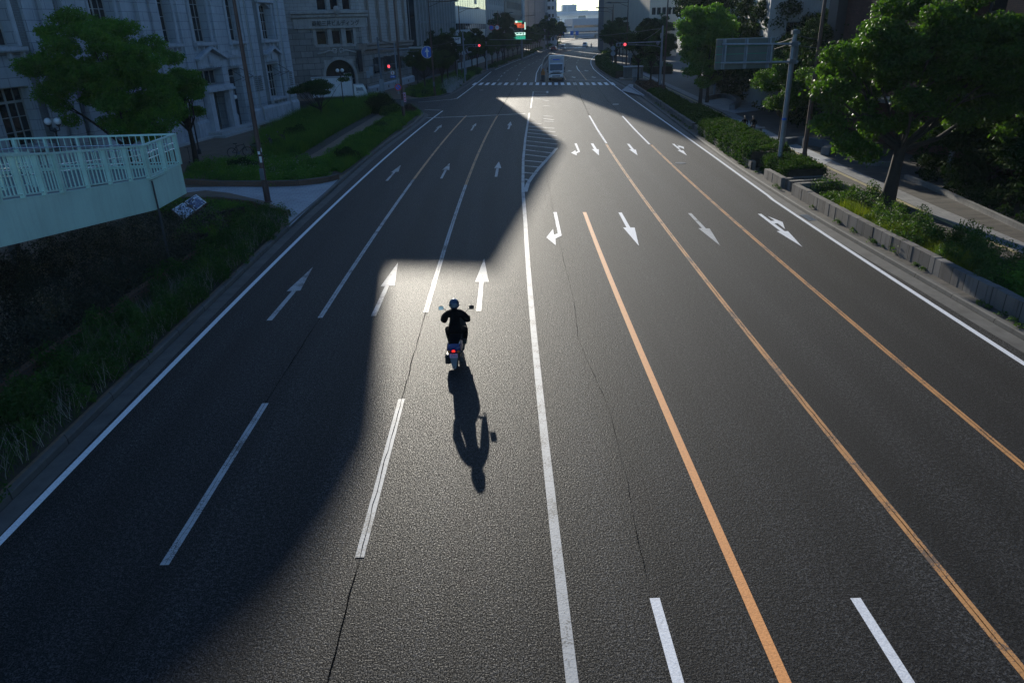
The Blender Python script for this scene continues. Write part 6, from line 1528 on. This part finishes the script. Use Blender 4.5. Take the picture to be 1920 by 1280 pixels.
van = [(-1.85,.75),(-1.85,1.1),(-1.75,1.75),(-1.5,1.86),(.7,1.88),(1.0,1.75),(1.45,1.1),(1.75,.95),(1.85,.7)]
g = [('rear_window', rearglass(-1.865,1.15,-1.79,1.68,.62,.58)),('windscreen',[(-.66,1.42,1.14),(.66,1.42,1.14),(.58,1.03,1.72),(-.58,1.03,1.72)])]
for s_ in (-1,1): g.append(('side_window',[(s_*.80,-1.6,1.1),(s_*.80,1.2,1.1),(s_*.71,.85,1.66),(s_*.71,-1.55,1.66)]))
loft_car('car','white boxy van driving away beyond the crossing, right one of the pair','van',(x,y+1.5),dcar,'white_metal',van,1.66,g,(-1.2,1.15))
x, y = G(1098,89); loft_car('car','silver van facing the camera beyond the far crossing','van',(x,y+2),math.pi+dcar,'van_paint',van,1.7,g,(-1.2,1.15))
x, y = G(1084,71); box_truck('tiny far truck coming out of the bend under the low bridge', (x,y), math.radians(-18), 2.3, 8, 3.5)

# bicycle and scooters parked left
def ring(mb, c, r, rr_, seg=28, axis='x', k=6):
    pts = []
    for i in range(seg+1):
        a = 2*math.pi*i/seg; pts.append((c[0], c[1]+r*math.cos(a), c[2]+r*math.sin(a)))
    mb.tube(pts, rr_, k, cap=False)
def bicycle(label, loc, rz):
    t = thing('bicycle', label, 'bicycle', (*loc,.15), rz)
    for y_ in (-.52,.52):
        mb = MB(); ring(mb,(0,y_,.34),.32,.026); o = mb.build('wheel', M['rubber'], t)
        mb = MB()
        for k in range(12): a = k*math.pi/6; mb.tube([(0,y_,.34),(0,y_+.31*math.cos(a),.34+.31*math.sin(a))],.0025,3)
        mb.lathe([(.02,-.03),(.02,.03)],(0,y_,.34),8,'x'); mb.build('spokes', M['steel'], o)
    mb = MB(); bb=(0,-.08,.28); st=(0,-.2,.78); hd=(0,.36,.86); hb=(0,.40,.72)
    for a,b in ((bb,st),(st,hd),(bb,hb),(hd,hb),(bb,(0,-.52,.34)),((0,-.18,.72),(0,-.52,.34)),(hb,(0,.52,.34))): mb.tube([a,b],.026,6)
    mb.build('frame', M['black'], t)
    mb = MB(); mb.tube([st,(0,-.215,.92)],.014,6); mb.ext([(-.36,.93),(-.08,.93),(-.06,.97),(-.34,.98)],-.06,.06); mb.build('saddle', M['black'], t)
    mb = MB(); mb.tube([hd,(0,.37,.96)],.016,6); mb.tube([(-.28,.36,.99),(0,.40,.97),(.28,.36,.99)],.014,6); mb.build('handlebar', M['black'], t)
    mb = MB(); mb.lathe([(.09,-.01),(.09,.01)],(.05,-.08,.28),14,'x'); mb.tube([(-.08,-.08,.28),(-.08,-.08,.12),(-.16,-.08,.12)],.008,5); mb.tube([(.08,-.08,.28),(.08,-.08,.44),(.16,-.08,.44)],.008,5); mb.tube([(.05,-.52,.34),(.05,-.08,.2)],.006,4); mb.build('crank', M['steel_dk'], t)
    return t
bicycle('black bicycle parked side-on on the brown pavement right of the smaller tree', (-18.2,52.4), math.radians(-72))
t = thing('kick_scooter', 'thin black kick scooter leaning beside the smaller tree trunk', 'kick scooter', (-21.1,50.6,.15), .3)
mb = MB(); mb.box(-.06,.06,-.35,.2,.1,.14); mb.build('deck', M['black'], t); mb = MB(); mb.tube([(0,.28,.12),(0,.2,1.02)],.018,6); mb.tube([(-.22,.2,1.02),(.22,.2,1.02)],.016,6); mb.build('handlebar', M['black'], t)
for y_ in (-.38,.3): mb = MB(); mb.lathe([(.08,-.02),(.08,.02)],(0,y_,.08),14,'x'); mb.build('wheel', M['rubber'], t)

def scooter(label, loc, rz, col='blue_paint', rider=False, name='motor_scooter', z=0.):
    t = thing(name, label, 'motor scooter', (*loc,z), rz)
    for y_ in (0,1.25):
        mb = MB(); mb.lathe([(.12,-.055),(.2,-.06),(.235,-.03),(.24,0),(.235,.03),(.2,.06),(.12,.055)],(0,y_,.24),24,'x'); o = mb.build('wheel', M['rubber'], t, True)
        mb = MB(); mb.lathe([(.13,-.04),(.04,-.05),(.04,.05),(.13,.04)],(0,y_,.24),12,'x'); mb.build('rim', M['steel_dk'], o)
    # tail body: cross sections along y
    def loft(secs, mat, nm):
        mb = MB(); k = 14; vs = []
        for (y_, zc, w_, h_) in secs:
            for i in range(k):
                a = 2*math.pi*i/k; c_, s_ = math.cos(a), math.sin(a); vs.append((w_*math.copysign(abs(c_)**.7,c_), y_, zc+h_*math.copysign(abs(s_)**.7,s_)))
        mb.v = vs
        for i in range(len(secs)-1):
            for j in range(k): mb.f.append((i*k+j,(i+1)*k+j,(i+1)*k+(j+1)%k,i*k+(j+1)%k))
        mb.f += [tuple(range(k)), tuple(range(len(secs)*k-1,(len(secs)-1)*k-1,-1))]; mb.m = [0]*len(mb.f)
        return mb.build(nm, mat, t, True)
    loft([(-.36,.66,.09,.05),(-.30,.65,.17,.11),(-.1,.62,.20,.15),(.2,.56,.20,.18),(.42,.50,.17,.2),(.5,.48,.12,.16)], M[col], 'tail_cowl')
    loft([(-.2,.76,.12,.03),(-.05,.79,.16,.05),(.3,.77,.16,.06),(.55,.74,.12,.05),(.6,.72,.06,.03)], M['cloth_black'], 'seat')
    mb = MB(); mb.cbox(-.2,.2,.42,1.0,.28,.36,.03); mb.build('floorboard', M['black'], t)
    mb = MB(); mb.add([(-.2,.98,.3),(.2,.98,.3),(.26,1.06,.7),(.16,1.1,.98),(-.16,1.1,.98),(-.26,1.06,.7),(-.17,1.12,.3),(.17,1.12,.3),(.2,1.24,.7),(.12,1.22,1.0),(-.12,1.22,1.0),(-.2,1.24,.7)],
        [(0,1,2,5),(5,2,3,4),(6,11,8,7),(11,10,9,8),(0,6,7,1),(1,7,8,2),(2,8,9,3),(3,9,10,4),(4,10,11,5),(5,11,6,0)]); mb.build('leg_shield', M['black' if col == 'blue_paint' else col], t)
    mb = MB(); mb.tube([(-.045,1.25,.24),(-.07,1.12,.62),(0,1.08,.95)],.025,6); mb.tube([(.075,1.25,.24),(.07,1.12,.62),(0,1.08,.95)],.025,6); mb.cbox(-.09,.09,1.05,1.45,.46,.52,.02); mb.build('front_fork', M['steel_dk'], t)
    mb = MB(); mb.tube([(-.33,.98,1.02),(-.18,1.06,1.03),(0,1.08,1.0),(.18,1.06,1.03),(.33,.98,1.02)],.018,8); mb.cbox(-.13,.13,1.02,1.16,.95,1.09,.03); mb.build('handlebar', M['black'], t)
    for s_ in (-1,1):
        mb = MB(); mb.tube([(s_*.2,1.05,1.04),(s_*.3,1.06,1.2),(s_*.38,1.04,1.25)],.008,5); mb.cbox(*sorted((s_*.34,s_*.47)),1.02,1.06,1.21,1.31,.015); mb.build('mirror', M['black'], t)
        mb = MB(); a_, b_ = sorted((s_*.345,s_*.465)); tl = .004 if s_ < 0 else -.06; mb.add([(a_,1.00,1.215),(b_,1.00,1.215),(b_,1.015+tl,1.305),(a_,1.015+tl,1.305)],[(0,1,2,3)]); mb.build('mirror_glass', M['chrome'], t)
    mb = MB(); mb.cbox(-.04,.04,-.39,-.35,.61,.65,.01); mb.build('tail_light', M['tail' if z == 0 else 'sign_red'], t)
    for s_ in (-1,1): mb = MB(); mb.cbox(*sorted((s_*.08,s_*.15)),-.36,-.32,.585,.64,.01); mb.build('indicator', M['amber'], t)
    mb = MB(); mb.box(-.1,.1,-.405,-.39,.46,.57); p_ = mb.build('number_plate', M['pink'], t)
    text('plate_characters','2774',.07,'dark',p_,(0.,-.407,.50),(math.pi/2,0,0),.001,w=.15); text('plate_characters','神戸市',.035,'dark',p_,(0.,-.407,.55),(math.pi/2,0,0),.001,w=.09)
    mb = MB(); mb.add([(-.10,-.37,.46),(.10,-.37,.46),(.045,-.42,.16),(-.045,-.42,.16),(-.10,-.36,.46),(.10,-.36,.46),(.045,-.41,.16),(-.045,-.41,.16)],[(0,1,2,3),(7,6,5,4),(0,4,5,1),(1,5,6,2),(2,6,7,3),(3,7,4,0)]); mb.build('mud_flap', M['steel_dk'], t)
    mb = MB(); mb.add([(-.035,-.421,.18),(.035,-.421,.18),(.0,-.415,.25)],[(0,1,2)]); mb.build('reflector', M['chrome'], t)
    mb = MB(); mb.cbox(-.26,-.1,-.12,.42,.16,.4,.04); mb.build('engine_cover', M['black'], t)
    mb = MB(); mb.tube([(.14,.3,.24),(.17,.1,.26),(.17,-.2,.32)],[.03,.055,.06],10); mb.build('exhaust', M['black'], t, True)
    return t
SX, SY = -1.21, 16.62; SRZ = math.radians(-2)
sco = scooter('blue and black motor scooter with a lit red tail lamp, ridden in the sunlit lane', (SX,SY), SRZ)
scooter('dark parked scooter behind the bicycle, nearest it', (-17.3,53.2), math.radians(-60), 'dark', z=.15)
scooter('dark parked scooter with its handlebar high, farther from the bicycle', (-16.6,54.6), math.radians(-40), 'black', z=.15)

# ------------------------------------------------------------------ people
def skin_body(name, joints, edges, mat, parent, root_i=0, lev=2):
    """continuous surface grown round connected joints: joints = [(x,y,z,r) or (x,y,z,rx,ry)]"""
    me = bpy.data.meshes.new(name); me.from_pydata([j[:3] for j in joints], edges, []); me.update()
    o = bpy.data.objects.new(name, me); COL.objects.link(o)
    s_ = o.modifiers.new('skin','SKIN'); s_.use_smooth_shade = True; s_.branch_smoothing = .6
    sv = me.skin_vertices[0].data
    for i, j in enumerate(joints):
        r_ = j[3:] if len(j) > 4 else (j[3], j[3]); sv[i].radius = r_; sv[i].use_root = (i == root_i)
    sb_ = o.modifiers.new('sub','SUBSURF'); sb_.levels = lev; sb_.render_levels = lev
    bpy.context.view_layer.update(); dg = bpy.context.evaluated_depsgraph_get()
    m2 = bpy.data.meshes.new_from_object(o.evaluated_get(dg)); bpy.data.objects.remove(o)
    m2.materials.clear(); m2.materials.append(mat if not isinstance(mat, str) else M[mat]); m2.polygons.foreach_set('use_smooth',[True]*len(m2.polygons))
    return link(name, m2, parent)
def hand(parent, wrist, fwd, up, side, mat, curl=.9, s=1.):
    """palm with five bent fingers; fwd = direction of the fingers, up = back of the hand"""
    f = Vector(fwd).normalized(); u = Vector(up).normalized(); r_ = f.cross(u).normalized()*side; w_ = Vector(wrist)
    J = [(*w_,.026*s),(*(w_+f*.05*s),.036*s,.018*s)] ; Ed = [(0,1)]
    for k,(off,ln) in enumerate(((-.032,.072),(-.011,.082),(.011,.078),(.032,.06))):
        b = w_+f*.085*s+r_*off*s; i = len(J); J.append((*b,.010*s)); Ed.append((1,i))
        d = f; p = b
        for q in range(3):
            ang = curl*(q+1)*.75; d = (f*math.cos(ang)-u*math.sin(ang)); p = p+d*ln*s/3; J.append((*p,.0085*s)); Ed.append((len(J)-2,len(J)-1))
    b = w_+f*.03*s-r_*.035*s; i = len(J); J.append((*b,.012*s)); Ed.append((0,i)); p = b
    for q in range(2): p = p+(f*.6-r_*.6+(-u)*(.4+.6*q)).normalized()*.03*s; J.append((*p,.010*s)); Ed.append((len(J)-2,len(J)-1))
    return skin_body('hand', J, Ed, mat, parent, 0, 1)
def head(parent, c, yaw=0., r=1., hair=True, hairlen=0., helmet=False):
    Mx = Rz(yaw)
    def T(mb): mb.v = [tuple(Vector(c)+Mx@(Vector(v)*r)) for v in mb.v]; return mb
    mb = MB(); mb.lathe([(.03,-.125),(.055,-.115),(.068,-.07),(.078,-.02),(.08,.03),(.07,.075),(.045,.11),(.01,.122)],(0,0,0),14)
    mb.v = [(x*.95,y*1.15+.01*(z<0),z) for x,y,z in mb.v]
    o = T(mb).build('head', M['skin'], parent, True)
    mb = MB(); mb.add([(-.014,.085,-.025),(.014,.085,-.025),(0,.115,-.03),(0,.088,.02)],[(0,2,3),(1,3,2),(0,1,2),(0,3,1)]); T(mb).build('nose', M['skin'], o)
    for s_ in (-1,1):
        mb = MB(); mb.lathe([(.002,-.012),(.012,-.004),(.012,.004),(.002,.012)],(s_*.03,.083,.012),8,'y'); T(mb).build('eye', M['hair'], o)
        mb = MB(); mb.lathe([(.004,-.02),(.016,0),(.004,.02)],(s_*.078,0,-.01),8); T(mb).build('ear', M['skin'], o)
    mb = MB(); mb.box(-.022,.022,.083,.09,-.062,-.055); T(mb).build('mouth', M['sign_red'], o)
    if hair:
        mb = MB(); mb.lathe([(.084,-.01-hairlen),(.092,.03),(.082,.085),(.055,.12),(.01,.135)],(0,0,0),14); mb.v = [(x*.98,y*1.12-.018,z) for x,y,z in mb.v]; T(mb).build('hair', M['hair'], parent, True)
    return o
# rider: sits on the scooter, hands on the grips
P_ = thing('person', 'rider in black jacket and shiny dark helmet, seen from behind on the motor scooter', 'person', (SX,SY,0), SRZ)

J = [(0,.34,.90,.18,.15),(0,.36,1.05,.175,.14),(0,.42,1.22,.195,.14),(0,.47,1.33,.165,.12),(0,.50,1.41,.07),
     (-.20,.46,1.35,.115),(-.295,.54,1.12,.105),(-.31,.76,1.02,.075),(-.325,.93,1.035,.040),
     (.20,.46,1.35,.115),(.30,.54,1.12,.10),(.32,.76,1.02,.07),(.325,.93,1.035,.040),
     (-.11,.38,.84,.11),(-.235,.74,.80,.088),(-.225,.78,.52,.062),(-.2,.76,.42,.05),
     (.11,.38,.84,.11),(.235,.74,.80,.088),(.225,.78,.52,.062),(.2,.76,.42,.05)]
Ed = [(0,1),(1,2),(2,3),(3,4),(3,5),(5,6),(6,7),(7,8),(3,9),(9,10),(10,11),(11,12),(0,13),(13,14),(14,15),(15,16),(0,17),(17,18),(18,19),(19,20)]
skin_body('body', J, Ed, M['cloth_black'], P_)
for s_ in (-1,1):
    hand(P_, (s_*.325,.94,1.035), (0,1,-.1), (0,.1,1), s_, M['black'])
    mb = MB(); mb.ext([(.66,.37),(.90,.37),(.96,.40),(.92,.46),(.80,.50),(.68,.50)], s_*.2-.05, s_*.2+.05); mb.build('shoe', M['black'], P_)
head(P_, (0,.545,1.535), 0, 1., hair=False)
mb = MB(); mb.lathe([(.135*math.sin(a)*(1.0 if a<1.9 else 1.0),-.145*math.cos(a)) for a in np.linspace(.62,math.pi-.01,12)],(0,.54,1.55),24); mb.v = [(x,(y-.54)*1.12+.54,z) for x,y,z in mb.v]; he = mb.build('helmet', M['helmet'], P_, True)
mb = MB(); mb.lathe([(.137,-.03),(.139,0),(.136,.02)],(0,.54,1.54),24); mb.v = [(x,(y-.54)*1.12+.54,z) for x,y,z in mb.v]; mb.build('helmet_band', M['steel_dk'], he, True)
mb = MB(); mb.box(-.03,.03,.35,.353,1.30,1.306); mb.box(-.02,.015,.20,.203,1.06,1.066); mb.build('reflective_tab', M['chrome'], P_)

def standing(label, loc, rz, top='cloth_black', legs='cloth_dk', h=1.7, bend=0., arms='down', hairlen=.05):
    k = h/1.7; t = thing('person', label, 'person', (*loc,.15), rz)
    J = [(0,0,.93,.14,.11),(0,0,1.1,.125,.10),(0,.0+bend*.1,1.28,.155,.11),(0,bend*.15,1.40,.12,.09),(0,bend*.2,1.48,.05),
         (-.17,bend*.1,1.38,.062),(-.22,-.0,1.13,.048),(-.21,.10,.90,.034),(.17,bend*.1,1.38,.062),(.22,.0,1.13,.048),(.21,.10,.90,.034),
         (-.09,0,.86,.088),(-.10,.05,.48,.06),(-.10,-.05,.1,.042),(.09,0,.86,.088),(.10,-.08,.48,.06),(.10,-.2,.12,.042)]
    J = [(a*k,b*k,c*k,*[q*k for q in r_]) for a,b,c,*r_ in J]
    Ed = [(0,1),(1,2),(2,3),(3,4),(3,5),(5,6),(6,7),(3,8),(8,9),(9,10),(0,11),(11,12),(12,13),(0,14),(14,15),(15,16)]
    skin_body('body', J, Ed, M[top], t, 0, 1)
    for s_ in (-1,1):
        hand(t, (s_*.21*k,.10*k,.89*k), (0,.2,-1), (s_,0,0), s_, M['skin'], .35, k)
    head(t, (0,bend*.22*k,1.60*k), 0, k, hairlen=hairlen)
    for x, y_ in ((-.10,-.03),(.10,-.18)): mb = MB(); mb.ext([(y_-.08,0),(y_+.18,0),(y_+.17,.05),(y_,.1),(y_-.08,.09)], x-.045, x+.045); mb.build('shoe', M['black'], t)
    return t
x, y = G(1153,111); standing('person in dark clothes walking on the bright pavement, farthest up the promenade', (x,y), .4)
x, y = G(1154,122); standing('person in dark clothes with a white bag behind the utility enclosure', (x,y), 2.6)
x, y = G(1183,124); standing('stooping person in black behind the right side of the utility enclosure', (x,y), -1.2, bend=1.4)
def seated(label, loc, rz, top, mat2='cloth_dk', bent=.25, hairlen=.08):
    t = thing('person', label, 'person', (*loc,.15), rz)
    J = [(0,0,.53,.15,.12),(0,.03,.70,.135,.11),(0,.08+bent*.1,.88,.16,.115),(0,.12+bent*.2,1.0,.12,.09),(0,.16+bent*.3,1.08,.05),
         (-.17,.12+bent*.2,.98,.06),(-.24,.15,.76,.048),(-.12,.38,.66,.034),(.17,.12+bent*.2,.98,.06),(.24,.15,.76,.048),(.12,.38,.66,.034),
         (-.1,.08,.51,.09),(-.14,.46,.52,.065),(-.13,.50,.12,.045),(.1,.08,.51,.09),(.14,.46,.52,.065),(.13,.42,.12,.045)]
    Ed = [(0,1),(1,2),(2,3),(3,4),(3,5),(5,6),(6,7),(3,8),(8,9),(9,10),(0,11),(11,12),(12,13),(0,14),(14,15),(15,16)]
    skin_body('body', J, Ed, M[top], t, 0, 1)
    for s_ in (-1,1): hand(t, (s_*.12,.39,.655), (-s_*.5,1,-.1), (0,0,1), s_, M['skin'], .6)
    head(t, (0,.2+bent*.35,1.20), 0, 1., hairlen=hairlen)
    for x_ in (-.13,.13): mb = MB(); mb.ext([(.36,0),(.62,0),(.61,.05),(.46,.1),(.36,.09)], x_-.045, x_+.045); mb.build('shoe', M['black'], t)
    return t
bx, by = G(1378,262)
SB = thing('stone_bench', 'low dark stone bench behind the hedge under the two seated people', 'bench', (19.4,55.4,.15), math.radians(-15))
mb = MB(); mb.cbox(-1.2,1.2,-.25,.25,.36,.44,.02); mb.build('seat', M['steel_dk'], SB); mb = MB(); mb.box(-1.0,-.8,-.2,.2,0,.36); mb.box(.8,1.0,-.2,.2,0,.36); mb.build('leg', M['steel_dk'], SB)
seated('upright person in dark clothes sitting on the stone bench behind the hedge', (19.1,55.5), math.radians(160), 'cloth_black', bent=.1)
seated('slumped person in dark clothes sitting on the stone bench behind the hedge', (19.75,55.3), math.radians(150), 'cloth_dk', bent=.9)
# oncoming scooter rider far away
x, y = G(1111,90); scooter('scooter with a white front coming towards the camera beyond the far crossing', (x,y+3), math.pi+dcar, 'white_metal')
Q = thing('person', 'distant rider in black on the oncoming scooter', 'person', (x,y+3,0), math.pi+dcar)
J = [(0,.34,.90,.155,.13),(0,.36,1.05,.15,.12),(0,.42,1.22,.17,.125),(0,.47,1.33,.15,.11),(0,.50,1.41,.062),(-.19,.46,1.33,.085),(-.335,.58,1.14,.065),(-.325,.93,1.035,.036),(.19,.46,1.33,.085),(.335,.58,1.14,.065),(.325,.93,1.035,.036),(-.11,.38,.84,.11),(-.235,.74,.80,.088),(-.2,.76,.42,.05),(.11,.38,.84,.11),(.235,.74,.80,.088),(.2,.76,.42,.05)]
skin_body('body', J, [(0,1),(1,2),(2,3),(3,4),(3,5),(5,6),(6,7),(3,8),(8,9),(9,10),(0,11),(11,12),(12,13),(0,14),(14,15),(15,16)], M['cloth_black'], Q, 0, 1)
mb = MB(); mb.lathe([(.135*math.sin(a),-.145*math.cos(a)) for a in np.linspace(.3,math.pi-.01,10)],(0,.54,1.55),16); mb.build('helmet', M['helmet'], Q, True)

# ------------------------------------------------------------------ air
hz_ = MB(); hz_.box(-260,620,-120,1120,-1.3,70); ho = hz_.build('haze', None) if False else None
m = bpy.data.materials.new('haze'); m.use_nodes = True; nt = m.node_tree; nt.nodes.clear()
pvn = nt.nodes.new('ShaderNodeVolumePrincipled'); out = nt.nodes.new('ShaderNodeOutputMaterial')
HAZE = .00018
pvn.inputs['Color'].default_value = (.72,.87,1,1); pvn.inputs['Density'].default_value = HAZE; pvn.inputs['Anisotropy'].default_value = .0
nt.links.new(pvn.outputs[0], out.inputs['Volume'])
ho = hz_.build('haze', m); ho['kind'] = 'stuff'; ho['label'] = 'pale blue morning haze filling the far end of the street'; ho['category'] = 'haze'
